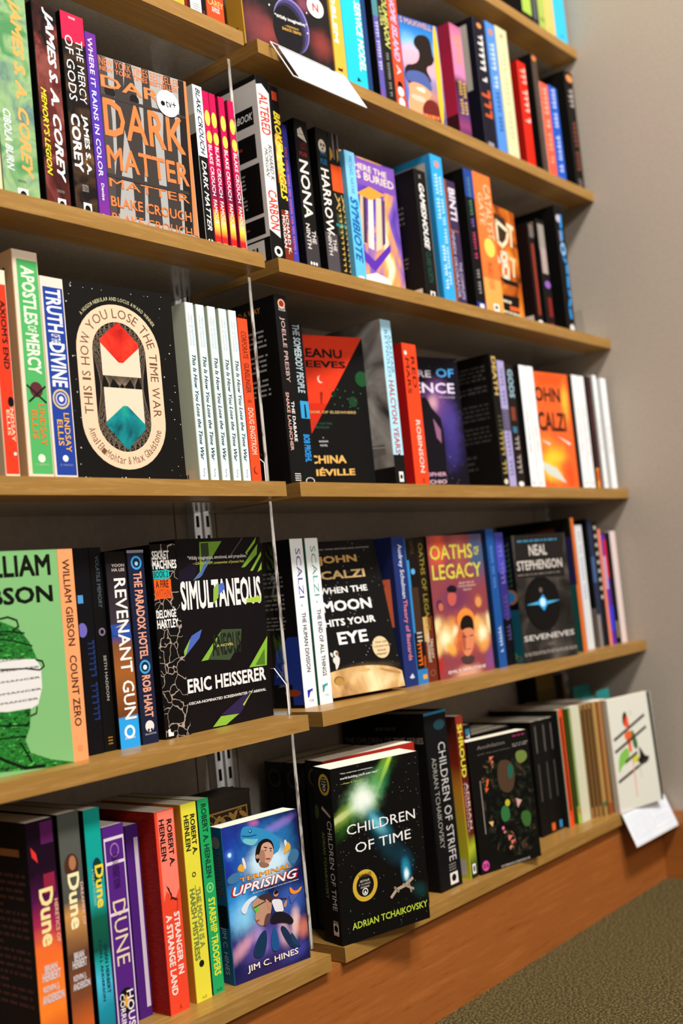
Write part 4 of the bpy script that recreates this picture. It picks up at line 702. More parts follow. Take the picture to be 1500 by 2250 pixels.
{'n': 'paperback_book', 'l': 'narrow violet blue spine tucked behind the yellow titled black one', 'g': 'books on the second right shelf', 'p': (0.092, 0.03, 1.005), 's': (0.0103, 0.135, 0.2028), 'o': 'S', 'c': ('#4140a8', '#34308a', '#34308a'), 'F': [('Q', [0.05, 0.833, 0.5, 0.845, 0.05, 0.818, 0.5, 0.83, 0.05, 0.801, 0.5, 0.815, 0.05, 0.788, 0.5, 0.798, 0.05, 0.774, 0.5, 0.785, 0.05, 0.749, 0.5, 0.759, 0.131, 0.734, 0.5, 0.747, 0.131, 0.721, 0.5, 0.731, 0.131, 0.707, 0.5, 0.719, 0.131, 0.692, 0.5, 0.704, 0.131, 0.678, 0.5, 0.689, 0.131, 0.652, 0.5, 0.662, 0.05, 0.636, 0.5, 0.65, 0.131, 0.62, 0.5, 0.633, 0.05, 0.607, 0.5, 0.617, 0.05, 0.591, 0.5, 0.605, 0.131, 0.577, 0.5, 0.588, 0.05, 0.551, 0.5, 0.561, 0.05, 0.535, 0.5, 0.549, 0.131, 0.522, 0.5, 0.533, 0.05, 0.508, 0.5, 0.519, 0.05, 0.481, 0.5, 0.493, 0.05, 0.468, 0.5, 0.478, 0.05, 0.452, 0.5, 0.465, 0.05, 0.438, 0.5, 0.449, 0.05, 0.422, 0.5, 0.435, 0.05, 0.406, 0.5, 0.419, 0.05, 0.391, 0.5, 0.403, 0.131, 0.365, 0.5, 0.376, 0.131, 0.353, 0.5, 0.363, 0.05, 0.34, 0.5, 0.35, 0.05, 0.325, 0.5, 0.338, 0.131, 0.299, 0.5, 0.309, 0.05, 0.283, 0.5, 0.297, 0.05, 0.27, 0.5, 0.28, 0.131, 0.256, 0.5, 0.268, 0.05, 0.23, 0.5, 0.241, 0.05, 0.214, 0.5, 0.228, 0.05, 0.199, 0.5, 0.211, 0.131, 0.186, 0.5, 0.196, 0.131, 0.172, 0.5, 0.183, 0.05, 0.159, 0.5, 0.169, 0.05, 0.148, 0.5, 0.157, 0.131, 0.123, 0.5, 0.133], '#c86a70')]},
{'n': 'paperback_book', 'l': 'black spine with thorny white title and triangle skull emblem', 'g': 'books on the second right shelf', 'p': (0.1061, 0.02, 1.005), 's': (0.0267, 0.135, 0.2116), 'o': 'S', 'c': ('#110f0e', '#0c0b0a', '#0c0b0a'), 'F': [('P', [0, 0, 1, 0, 1, 0.25, 0, 0.25], '#3a3538'), ('P', [0.2, 0.93, 0.5, 0.955, 0.85, 0.86, 0.6, 0.87, 0.2, 0.885], '#d8ccbc'), ('L', [0.3, 0.93, 0.7, 0.87], 0.0006, '#0e0c0b'), ('L', [0.2, 0.9, 0.75, 0.91], 0.0005, '#0e0c0b'), ('T', 'MUIR', 0.3, 0.803, 0.8, 0.852, '#6a1f24', 'b', 1), ('T', 'MUIR', 0.2, 0.759, 0.8, 0.789, '#9a2a30', 'x', 0), ('T', 'NONA', 0.12, 0.35, 0.8, 0.733, '#e8e0d4', 'b', 1), ('T', 'NINTH', 0.15, 0.153, 0.45, 0.316, '#d8d0c8', 'b', 1), ('T', 'THE', 0.55, 0.192, 0.85, 0.277, '#d8d0c8', 'b', 1), ('E', 0.3, 0.06, 0.07, 0.011, '#e8e6e2'), ('E', 0.3, 0.024999999999999994, 0.07, 0.011, '#e8e6e2'), ('E', 0.5, 0.06, 0.07, 0.011, '#e8e6e2'), ('E', 0.5, 0.024999999999999994, 0.07, 0.011, '#e8e6e2'), ('E', 0.7, 0.06, 0.07, 0.011, '#e8e6e2'), ('E', 0.7, 0.024999999999999994, 0.07, 0.011, '#e8e6e2')]},
{'n': 'paperback_book', 'l': 'black spine with thorny white title and small skull emblem', 'g': 'books on the second right shelf', 'p': (0.1496, 0.02, 1.005), 's': (0.0258, 0.135, 0.2106), 'o': 'S', 'c': ('#110f0f', '#0c0b0a', '#0c0b0a'), 'F': [('P', [0, 0, 1, 0, 1, 0.3, 0, 0.3], '#4a4448'), ('E', 0.45, 0.88, 0.3, 0.048, '#dcd0c0'), ('E', 0.38, 0.89, 0.07, 0.012, '#0e0c0b'), ('E', 0.6, 0.89, 0.07, 0.012, '#0e0c0b'), ('E', 0.48, 0.865, 0.07, 0.008, '#0e0c0b'), ('T', 'TAMSYN', 0.2, 0.812, 0.75, 0.849, '#1d5a80', 'x', 0), ('T', 'MUIR', 0.2, 0.758, 0.75, 0.799, '#1d6a94', 'x', 0), ('T', 'HARROW', 0.15, 0.287, 0.8, 0.73, '#e8e0d4', 'b', 1), ('T', 'NINTH', 0.2, 0.148, 0.48, 0.297, '#d8d0c8', 'b', 1), ('T', 'THE', 0.58, 0.181, 0.85, 0.262, '#d8d0c8', 'b', 1), ('E', 0.3, 0.03, 0.06, 0.009, '#0e0c0b'), ('E', 0.5, 0.03, 0.06, 0.009, '#0e0c0b'), ('E', 0.7, 0.03, 0.06, 0.009, '#0e0c0b')]},
{'n': 'paperback_book', 'l': 'slim dark spine with orange red and gold bands, left of its twin', 'g': 'twin slim orange banded paperbacks', 'p': (0.1759, 0.02, 1.005), 's': (0.0154, 0.135, 0.2102), 'o': 'S', 'c': ('#151411', '#0e0d0b', '#0e0d0b'), 'F': [('P', [0.55, 0.82, 0.75, 0.82, 0.75, 1, 0.55, 1], '#7a6a72'), ('P', [0.0, 0.8, 0.5, 0.84, 0.4, 0.88, 0.1, 0.9], '#b08a34'), ('P', [0, 0.6, 1, 0.6, 1, 0.78, 0, 0.78], '#e0501e'), ('L', [0.2, 0.58, 0.7, 0.52, 0.3, 0.48], 0.002, '#b9975a'), ('P', [0.2, 0.3, 1, 0.3, 1, 0.45, 0.2, 0.45], '#2f3a2a'), ('P', [0, 0.36, 1, 0.36, 1, 0.38, 0, 0.38], '#1f7a78'), ('Q', [0.5, 0.06, 0.85, 0.085, 0.5, 0.097, 0.85, 0.122, 0.5, 0.134, 0.85, 0.159, 0.5, 0.17099999999999999, 0.85, 0.196, 0.5, 0.208, 0.85, 0.23299999999999998, 0.5, 0.245, 0.85, 0.27, 0.5, 0.282, 0.85, 0.307, 0.5, 0.319, 0.85, 0.34400000000000003, 0.5, 0.356, 0.85, 0.381, 0.5, 0.39299999999999996, 0.85, 0.418, 0.5, 0.43, 0.85, 0.455, 0.5, 0.46699999999999997, 0.85, 0.492, 0.5, 0.504, 0.85, 0.5289999999999999, 0.5, 0.5409999999999999, 0.85, 0.566], '#c9a24a'), ('P', [0.4, 0.0, 0.8, 0.0, 0.8, 0.04, 0.4, 0.04], '#e8e6e2')]},
{'n': 'paperback_book', 'l': 'slim dark spine with orange red and gold bands, beside light blue', 'g': 'twin slim orange banded paperbacks', 'p': (0.1917, 0.02, 1.005), 's': (0.0069, 0.135, 0.211), 'o': 'S', 'c': ('#151411', '#0e0d0b', '#0e0d0b'), 'F': [('P', [0.55, 0.82, 0.75, 0.82, 0.75, 1, 0.55, 1], '#7a6a72'), ('P', [0.0, 0.8, 0.5, 0.84, 0.4, 0.88, 0.1, 0.9], '#b08a34'), ('P', [0, 0.6, 1, 0.6, 1, 0.78, 0, 0.78], '#e0501e'), ('L', [0.2, 0.58, 0.7, 0.52, 0.3, 0.48], 0.002, '#b9975a'), ('P', [0.2, 0.3, 1, 0.3, 1, 0.45, 0.2, 0.45], '#2f3a2a'), ('P', [0, 0.36, 1, 0.36, 1, 0.38, 0, 0.38], '#1f7a78'), ('Q', [0.5, 0.06, 0.85, 0.085, 0.5, 0.097, 0.85, 0.122, 0.5, 0.134, 0.85, 0.159, 0.5, 0.17099999999999999, 0.85, 0.196, 0.5, 0.208, 0.85, 0.23299999999999998, 0.5, 0.245, 0.85, 0.27, 0.5, 0.282, 0.85, 0.307, 0.5, 0.319, 0.85, 0.34400000000000003, 0.5, 0.356, 0.85, 0.381, 0.5, 0.39299999999999996, 0.85, 0.418, 0.5, 0.43, 0.85, 0.455, 0.5, 0.46699999999999997, 0.85, 0.492, 0.5, 0.504, 0.85, 0.5289999999999999, 0.5, 0.5409999999999999, 0.85, 0.566], '#c9a24a'), ('P', [0.4, 0.0, 0.8, 0.0, 0.8, 0.04, 0.4, 0.04], '#e8e6e2')]},
{'n': 'paperback_book', 'l': 'light blue spine with dark blue slanted title', 'g': 'books on the second right shelf', 'p': (0.199, 0.012, 1.005), 's': (0.0231, 0.135, 0.1879), 'o': 'S', 'c': ('#7cc4e6', '#5aa0c2', '#5aa0c2'), 'F': [('P', [0, 0.0, 1, 0.0, 1, 0.64, 0, 0.64], '#5cb8e4'), ('T', 'MICHAEL NAYAK', 0.35, 0.67, 0.7, 0.963, '#3f86ac', 'n', 1), ('T', 'SYMBIOTE', 0.15, 0.147, 0.85, 0.646, '#1f5fa0', 'xi', 1), ('E', 0.5, 0.03, 0.3, 0.015, '#e8e6e2')]},
{'n': 'paperback_book', 'l': 'purple and orange painted cover with pale pillars facing out', 'g': 'books on the second right shelf', 'p': (0.2233, 0.0473, 1.005), 's': (0.1407, 0.03, 0.2088), 'o': 'F', 'c': ('ink_violetpaint', '#4a2a80', '#4a2a80'), 'r': (0.0012, 0.0, -0.0008), 'F': [('P', [0.186, 0.99, 1.0, 0.991, 0.998, 0.792, 0.143, 0.798], '#7a50ae'), ('T', 'WHERE THE', 0.161, 0.908, 0.855, 0.953, '#e9d8c0', 'b', 0), ('T', 'IS BURIED', 0.295, 0.839, 0.968, 0.898, '#e9d8c0', 'b', 0), ('P', [0.213, 0.353, 0.495, 0.256, 0.796, 0.414, 0.796, 0.358, 0.489, 0.178, 0.221, 0.278], '#5a30a8'), ('P', [0.349, 0.72, 0.43, 0.743, 0.366, 0.361, 0.265, 0.359], '#c9b090'), ('P', [0.491, 0.73, 0.569, 0.73, 0.5, 0.333, 0.413, 0.345], '#efe2cc'), ('P', [0.623, 0.738, 0.716, 0.74, 0.651, 0.362, 0.537, 0.327], '#d8c2a2'), ('P', [0.404, 0.739, 0.458, 0.752, 0.395, 0.375, 0.337, 0.368], '#4a3050'), ('P', [0.713, 0.728, 0.78, 0.732, 0.714, 0.404, 0.656, 0.385], '#5a3a6a'), ('P', [0.299, 0.723, 0.521, 0.8, 0.804, 0.775, 0.523, 0.701], '#e0983a'), ('P', [0.208, 0.115, 0.499, 0.169, 0.704, 0.146, 0.747, 0.106, 0.203, 0.093], '#f6efe0')]},
{'n': 'paperback_book', 'l': 'black spine with slanted white title left of a tall blue hardcover', 'g': 'books on the second right shelf', 'p': (0.3674, 0.012, 1.005), 's': (0.0297, 0.135, 0.201), 'o': 'S', 'c': ('#11100f', '#0e0d0b', '#0e0d0b'), 'F': [('T', 'x', 0.35, 0.936, 0.55, 0.963, '#9a968e', 'b', 0), ('T', 'GAMESHOUSE', 0.28, 0.382, 0.72, 0.894, '#e4e2de', 'xi', 1), ('T', 'CLAIRE NORTH', 0.3, 0.127, 0.75, 0.363, '#1f4a40', 'b', 1), ('P', [0.35, 0.01, 0.75, 0.01, 0.75, 0.06, 0.35, 0.06], '#e8e6e2'), ('E', 0.55, 0.035, 0.1, 0.018, '#0e0c0b')], 'L': [('P', [0.5, 0.0, 0.95, 0.0, 0.95, 0.08, 0.5, 0.08], '#cfc4bc'), ('B', 0.3, 0.55, 0.8, 0.75, 5, '#5a5248'), ('B', 0.3, 0.25, 0.8, 0.35, 3, '#5a5248')]},
{'n': 'hardcover_book', 'l': 'tall light blue hardcover with a tan back panel', 'g': 'books on the second right shelf', 'p': (0.4152, 0.012, 1.005), 's': (0.0322, 0.135, 0.236), 'o': 'S', 'c': ('#2f9fdf', '#2580b4', '#2a8ac4'), 'hard': 1, 'F': [('E', 0.5, 0.94, 0.22, 0.024, '#c08a7a'), ('Q', [0.15, 0.855, 0.42, 0.875, 0.15, 0.834, 0.42, 0.85, 0.15, 0.809, 0.42, 0.83, 0.15, 0.784, 0.42, 0.805, 0.199, 0.76, 0.42, 0.78, 0.199, 0.736, 0.42, 0.756, 0.15, 0.692, 0.42, 0.711, 0.15, 0.666, 0.42, 0.687, 0.15, 0.643, 0.42, 0.661, 0.199, 0.616, 0.42, 0.638, 0.199, 0.589, 0.42, 0.611, 0.15, 0.567, 0.42, 0.584], '#bfe0f4'), ('Q', [0.5, 0.846, 0.75, 0.864, 0.5, 0.826, 0.75, 0.842, 0.5, 0.805, 0.75, 0.822, 0.545, 0.781, 0.75, 0.801, 0.5, 0.758, 0.75, 0.776, 0.5, 0.736, 0.75, 0.754, 0.5, 0.698, 0.75, 0.713, 0.545, 0.677, 0.75, 0.694, 0.545, 0.653, 0.75, 0.674, 0.545, 0.633, 0.75, 0.648, 0.545, 0.612, 0.75, 0.629, 0.545, 0.573, 0.75, 0.589, 0.5, 0.554, 0.75, 0.569, 0.5, 0.533, 0.75, 0.55, 0.545, 0.495, 0.75, 0.511, 0.545, 0.471, 0.75, 0.491, 0.5, 0.447, 0.75, 0.466, 0.5, 0.428, 0.75, 0.443, 0.5, 0.409, 0.75, 0.425, 0.545, 0.372, 0.75, 0.387, 0.5, 0.351, 0.75, 0.368, 0.5, 0.333, 0.75, 0.348, 0.545, 0.309, 0.75, 0.33, 0.545, 0.286, 0.75, 0.305, 0.5, 0.266, 0.75, 0.282, 0.5, 0.241, 0.75, 0.262, 0.5, 0.202, 0.75, 0.218, 0.5, 0.177, 0.75, 0.198, 0.545, 0.154, 0.75, 0.173, 0.545, 0.131, 0.75, 0.15], '#bfe0f4'), ('Q', [0.2, 0.374, 0.45, 0.391, 0.245, 0.351, 0.45, 0.371, 0.245, 0.327, 0.45, 0.347, 0.245, 0.305, 0.45, 0.322, 0.2, 0.285, 0.45, 0.301, 0.245, 0.246, 0.45, 0.263, 0.2, 0.225, 0.45, 0.242, 0.245, 0.204, 0.45, 0.221, 0.2, 0.186, 0.45, 0.201, 0.245, 0.143, 0.45, 0.164, 0.245, 0.121, 0.45, 0.138, 0.2, 0.097, 0.45, 0.117], '#d8ecf8')], 'L': [('P', [0, 0.02, 0.92, 0.02, 0.92, 0.95, 0, 0.95], '#a89a88')]},
{'n': 'paperback_book', 'l': 'purple brown spine with white title, right of the blue hardcover', 'g': 'books on the second right shelf', 'p': (0.452, 0.016, 1.005), 's': (0.0327, 0.135, 0.2055), 'o': 'S', 'c': ('#3a2a4a', '#5a2e1c', '#3a2420'), 'F': [('P', [0, 0, 0.22, 0, 0.22, 1, 0, 1], '#8a4a24'), ('T', 'BINTI', 0.35, 0.686, 0.9, 0.943, '#d8d0dc', 'x', 1), ('P', [0.1, 0.6, 0.9, 0.6, 0.9, 0.605, 0.1, 0.605], '#c07a4a'), ('T', 'NNEDI OKORAFOR', 0.25, 0.07, 0.5, 0.591, '#b0a4c0', 'b', 1), ('T', 'THE COMPLETE', 0.6, 0.065, 0.85, 0.36, '#b0a4c0', 'b', 1)]},
{'n': 'paperback_book', 'l': 'black book with a navy topped spine and pink lettering', 'g': 'books on the second right shelf', 'p': (0.5076, 0.012, 1.005), 's': (0.0268, 0.135, 0.2351), 'o': 'S', 'c': ('#0d0d12', '#0d0b0a', '#0d0b0a'), 'F': [('P', [0, 0.8, 1, 0.8, 1, 1, 0, 1], '#23408a'), ('Q', [0.354, 0.934, 0.6, 0.949, 0.3, 0.915, 0.6, 0.931, 0.3, 0.892, 0.6, 0.911, 0.354, 0.873, 0.6, 0.888, 0.3, 0.849, 0.6, 0.869, 0.354, 0.828, 0.6, 0.845, 0.3, 0.809, 0.6, 0.825, 0.3, 0.766, 0.6, 0.787, 0.3, 0.745, 0.6, 0.762, 0.354, 0.724, 0.6, 0.741, 0.3, 0.701, 0.6, 0.72, 0.3, 0.677, 0.6, 0.696], '#4a8a6a'), ('Q', [0.3, 0.637, 0.6, 0.654, 0.3, 0.616, 0.6, 0.633, 0.354, 0.593, 0.6, 0.612], '#7a5ab0'), ('Q', [0.3, 0.543, 0.6, 0.558, 0.3, 0.522, 0.6, 0.54, 0.3, 0.498, 0.6, 0.518, 0.3, 0.476, 0.6, 0.493, 0.354, 0.456, 0.6, 0.472, 0.354, 0.435, 0.6, 0.452, 0.3, 0.393, 0.6, 0.413, 0.3, 0.369, 0.6, 0.389], '#c83a6a'), ('Q', [0.3, 0.279, 0.6, 0.295, 0.3, 0.255, 0.6, 0.276, 0.3, 0.233, 0.6, 0.25, 0.3, 0.194, 0.6, 0.211, 0.3, 0.172, 0.6, 0.191, 0.3, 0.148, 0.6, 0.168, 0.354, 0.124, 0.6, 0.144], '#9a9690'), ('P', [0, 0, 1, 0, 1, 0.06, 0, 0.06], '#2a3a8a'), ('P', [0.3, 0.01, 0.75, 0.01, 0.75, 0.05, 0.3, 0.05], '#e8e6e2')]},
{'n': 'paperback_book', 'l': 'bright orange spine with pale letters and a sun disc', 'g': 'books on the second right shelf', 'p': (0.535, 0.012, 1.005), 's': (0.0537, 0.135, 0.2367), 'o': 'S', 'c': ('#ee7434', '#c05a24', '#c05a24'), 'F': [('P', [0, 0, 1, 0, 1, 0.25, 0, 0.25], '#f0a050'), ('T', 'CATALYST', 0.55, 0.536, 0.9, 0.933, '#f4c4a0', 'n', 1), ('T', 'GATE', 0.18, 0.628, 0.46, 0.858, '#f4c4a0', 'n', 1), ('E', 0.55, 0.474, 0.3, 0.068, '#f5c95a'), ('T', "MEGAN E. O'KEEFE", 0.3, 0.174, 0.6, 0.367, '#a0502a', 'n', 1), ('P', [0.42, 0.02, 0.72, 0.02, 0.72, 0.075, 0.42, 0.075], '#e8e6e2'), ('E', 0.57, 0.05, 0.08, 0.014, '#0e0c0b')]},
{'n': 'paperback_book', 'l': 'orange brown cover with pale hand drawn glyphs facing out', 'g': 'books on the second right shelf', 'p': (0.6003, 0.0206, 1.005), 's': (0.0791, 0.03, 0.1979), 'o': 'F', 'c': ('ink_orangeart', '#3a1a10', '#3a1a10'), 'r': (-0.0004, 0.0, 0.0624), 'F': [('P', [0.035, 0.927, 0.55, 0.909, 0.592, 0.809, 0.417, 0.678, 0.02, 0.672], '#3a2418'), ('L', [0.126, 0.859, 0.122, 0.68, 0.301, 0.65, 0.537, 0.714, 0.641, 0.806, 0.126, 0.859], 0.007, '#e8d9b4'), ('L', [0.624, 0.863, 0.89, 0.853], 0.007, '#e8d9b4'), ('L', [0.778, 0.837, 0.735, 0.678], 0.006, '#e8d9b4'), ('L', [0.0, 0.544, 0.08, 0.493], 0.007, '#e8d9c0'), ('L', [0.232, 0.587, 0.19, 0.514, 0.427, 0.525, 0.467, 0.592, 0.232, 0.587], 0.007, '#e8d9c0'), ('L', [0.231, 0.472, 0.195, 0.381, 0.442, 0.379, 0.474, 0.49, 0.231, 0.472], 0.007, '#e8d9c0'), ('L', [0.583, 0.562, 0.82, 0.561], 0.005, '#e8c9a0'), ('L', [0.744, 0.549, 0.696, 0.409], 0.006, '#e8d0a8'), ('P', [0.004, 0.361, 0.806, 0.365, 0.85, 0.323, 0.208, 0.318], '#170e0b'), ('P', [-0.0, 0.211, 0.829, 0.231, 0.761, 0.059, -0.0, 0.031], '#120d0b'), ('B', 0.015, 0.137, 0.449, 0.189, 1, '#d8d0b0'), ('P', [0.33, 0.129, 0.805, 0.133, 0.802, 0.1, 0.341, 0.092], '#e0602a'), ('B', 0.015, 0.047, 0.767, 0.093, 1, '#d8d0b0')]},
{'n': 'paperback_book', 'l': 'black book with dark red stripe spine, right of the orange glyph cover', 'g': 'books on the second right shelf', 'p': (0.6996, 0.012, 1.005), 's': (0.0193, 0.135, 0.1824), 'o': 'S', 'c': ('#0f0d0b', '#170b0a', '#0f0d0b'), 'F': [('P', [0.2, 0.86, 0.9, 0.86, 0.9, 0.99, 0.2, 0.99], '#6a605a'), ('P', [0.3, 0.1, 0.75, 0.1, 0.75, 0.8, 0.3, 0.8], '#8a3020'), ('E', 0.5, 0.03, 0.4, 0.02, '#e8e6e2')], 'L': [('P', [0.3, 0.02, 0.95, 0.02, 0.95, 0.1, 0.3, 0.1], '#cfc0b8'), ('P', [0.2, 0.4, 0.7, 0.4, 0.7, 0.7, 0.2, 0.7], '#3a1210')]},
{'n': 'paperback_book', 'l': 'black spine with smoky grey lettering and a violet spot', 'g': 'books on the second right shelf', 'p': (0.733, 0.012, 1.005), 's': (0.0278, 0.135, 0.1957), 'o': 'S', 'c': ('#100e0d', '#0d0c0b', '#0d0c0b'), 'F': [('P', [0.1, 0.72, 0.85, 0.72, 0.85, 0.96, 0.1, 0.96], '#8f8880'), ('P', [0.15, 0.5, 0.85, 0.5, 0.85, 0.74, 0.15, 0.74], '#a89490'), ('P', [0.2, 0.5, 0.85, 0.47, 0.85, 0.43], '#100e0d'), ('E', 0.6, 0.4, 0.35, 0.035, '#8a5ab0'), ('P', [0.4, 0.1, 0.85, 0.1, 0.85, 0.28, 0.4, 0.28], '#7a1c18'), ('P', [0.4, 0.0, 0.8, 0.0, 0.8, 0.04, 0.4, 0.04], '#a02030')], 'L': [('P', [0.75, 0.85, 0.95, 0.85, 0.95, 0.98, 0.75, 0.98], '#8a7058')]},
{'n': 'paperback_book', 'l': 'black spine with bright blue script at the right end of its shelf', 'g': 'books on the second right shelf', 'p': (0.8071, 0.012, 1.005), 's': (0.0297, 0.135, 0.2364), 'o': 'S', 'c': ('#11100f', '#0d0b0a', '#0d0b0a'), 'F': [('E', 0.35, 0.9, 0.28, 0.03, '#b9b4ba'), ('L', [0.65, 0.93, 0.6, 0.82, 0.55, 0.72, 0.75, 0.66, 0.5, 0.6, 0.8, 0.55, 0.75, 0.46, 0.7, 0.35, 0.8, 0.28, 0.55, 0.2, 0.62, 0.12], 0.0075, '#2f8fd8'), ('L', [0.35, 0.8, 0.4, 0.72], 0.004, '#9a8aa0'), ('O', 0.55, 0.66, 0.3, 0.05, 0.6, '#8fb8e0'), ('E', 0.6, 0.04, 0.28, 0.028, '#d8d4d0')]},
{'n': 'paperback_book', 'l': 'red spine with cream border at the far left of the eye level shelf', 'g': 'books on the eye level left shelf', 'p': (-0.3735, 0.03, 0.7192), 's': (0.017, 0.135, 0.2141), 'o': 'S', 'c': ('#e6d2b8', '#b8a68c', '#d8c6aa'), 'F': [('P', [0.06, 0.03, 0.94, 0.03, 0.94, 0.93, 0.06, 0.93], '#e0391f'), ('T', "AXIOM'S END", 0.45, 0.524, 0.85, 0.853, '#1b1615', 'x', 1), ('T', 'LINDSAY', 0.62, 0.182, 0.86, 0.374, '#f0c8a8', 'b', 1), ('T', 'ELLIS', 0.36, 0.211, 0.58, 0.331, '#f0c8a8', 'b', 1), ('E', 0.72, 0.37, 0.2, 0.025, '#0e0c0b'), ('E', 0.75, 0.125, 0.1, 0.008, '#e8e6e2')]},
{'n': 'paperback_book', 'l': 'tall green spine with cream border and pale title', 'g': 'books on the eye level left shelf', 'p': (-0.3471, 0.03, 0.7192), 's': (0.0311, 0.135, 0.2391), 'o': 'S', 'c': ('#e2cdb6', '#c29a72', '#d8bfa2'), 'F': [('P', [0.16, 0.03, 0.96, 0.03, 0.96, 0.96, 0.16, 0.96], '#4ea85e'), ('T', 'APOSTLES', 0.3, 0.677, 0.82, 0.932, '#d8e6cc', 'x', 1), ('T', 'OF', 0.4, 0.644, 0.75, 0.672, '#d8e6cc', 'b', 1), ('T', 'MERCY', 0.3, 0.463, 0.82, 0.638, '#d8e6cc', 'x', 1), ('E', 0.55, 0.394, 0.25, 0.033, '#5a2a30'), ('L', [0.2, 0.41, 0.9, 0.34], 0.002, '#1b1b16'), ('L', [0.9, 0.41, 0.25, 0.34], 0.002, '#1b1b16'), ('T', 'LINDSAY', 0.58, 0.152, 0.82, 0.334, '#d8722a', 'b', 1), ('T', 'ELLIS', 0.28, 0.178, 0.5, 0.304, '#d8722a', 'b', 1), ('E', 0.55, 0.097, 0.14, 0.018, '#d8e6cc'), ('T', "ST. MARTIN'S", 0.3, 0.064, 0.8, 0.075, '#a8cc9c', 'n', 0)], 'L': [('P', [0.03, 0.03, 0.9, 0.03, 0.9, 0.93, 0.03, 0.93], '#1d3a22'), ('P', [0.03, 0.6, 0.9, 0.6, 0.9, 0.63, 0.03, 0.63], '#c8942a'), ('P', [0.7, 0.64, 0.8, 0.64, 0.8, 0.67, 0.7, 0.67], '#b83a24')]},
{'n': 'paperback_book', 'l': 'deep blue spine with cream border and spiral galaxy emblem', 'g': 'books on the eye level left shelf', 'p': (-0.3155, 0.03, 0.7192), 's': (0.0294, 0.135, 0.216), 'o': 'S', 'c': ('#e0d0c2', '#cdbca8', '#cdbca8'), 'F': [('P', [0.1, 0.03, 0.94, 0.03, 0.94, 0.95, 0.1, 0.95], '#223e92'), ('T', 'TRUTH', 0.2, 0.726, 0.85, 0.943, '#dfe0e6', 'x', 1), ('T', 'OF THE', 0.3, 0.675, 0.7, 0.719, '#dfe0e6', 'b', 1), ('T', 'DIVINE', 0.2, 0.459, 0.85, 0.675, '#dfe0e6', 'x', 1), ('O', 0.52, 0.4, 0.36, 0.049, 0.8, '#c9b474'), ('O', 0.52, 0.4, 0.24, 0.033, 0.75, '#b8b4d4'), ('E', 0.52, 0.4, 0.1, 0.014, '#d8d4e8'), ('T', 'LINDSAY', 0.56, 0.143, 0.8, 0.333, '#e0a840', 'b', 1), ('T', 'ELLIS', 0.26, 0.172, 0.5, 0.299, '#e0a840', 'b', 1), ('E', 0.5, 0.111, 0.12, 0.016, '#e8e6e2'), ('T', "ST. MARTIN'S", 0.25, 0.074, 0.8, 0.084, '#8a94c4', 'n', 0)]},
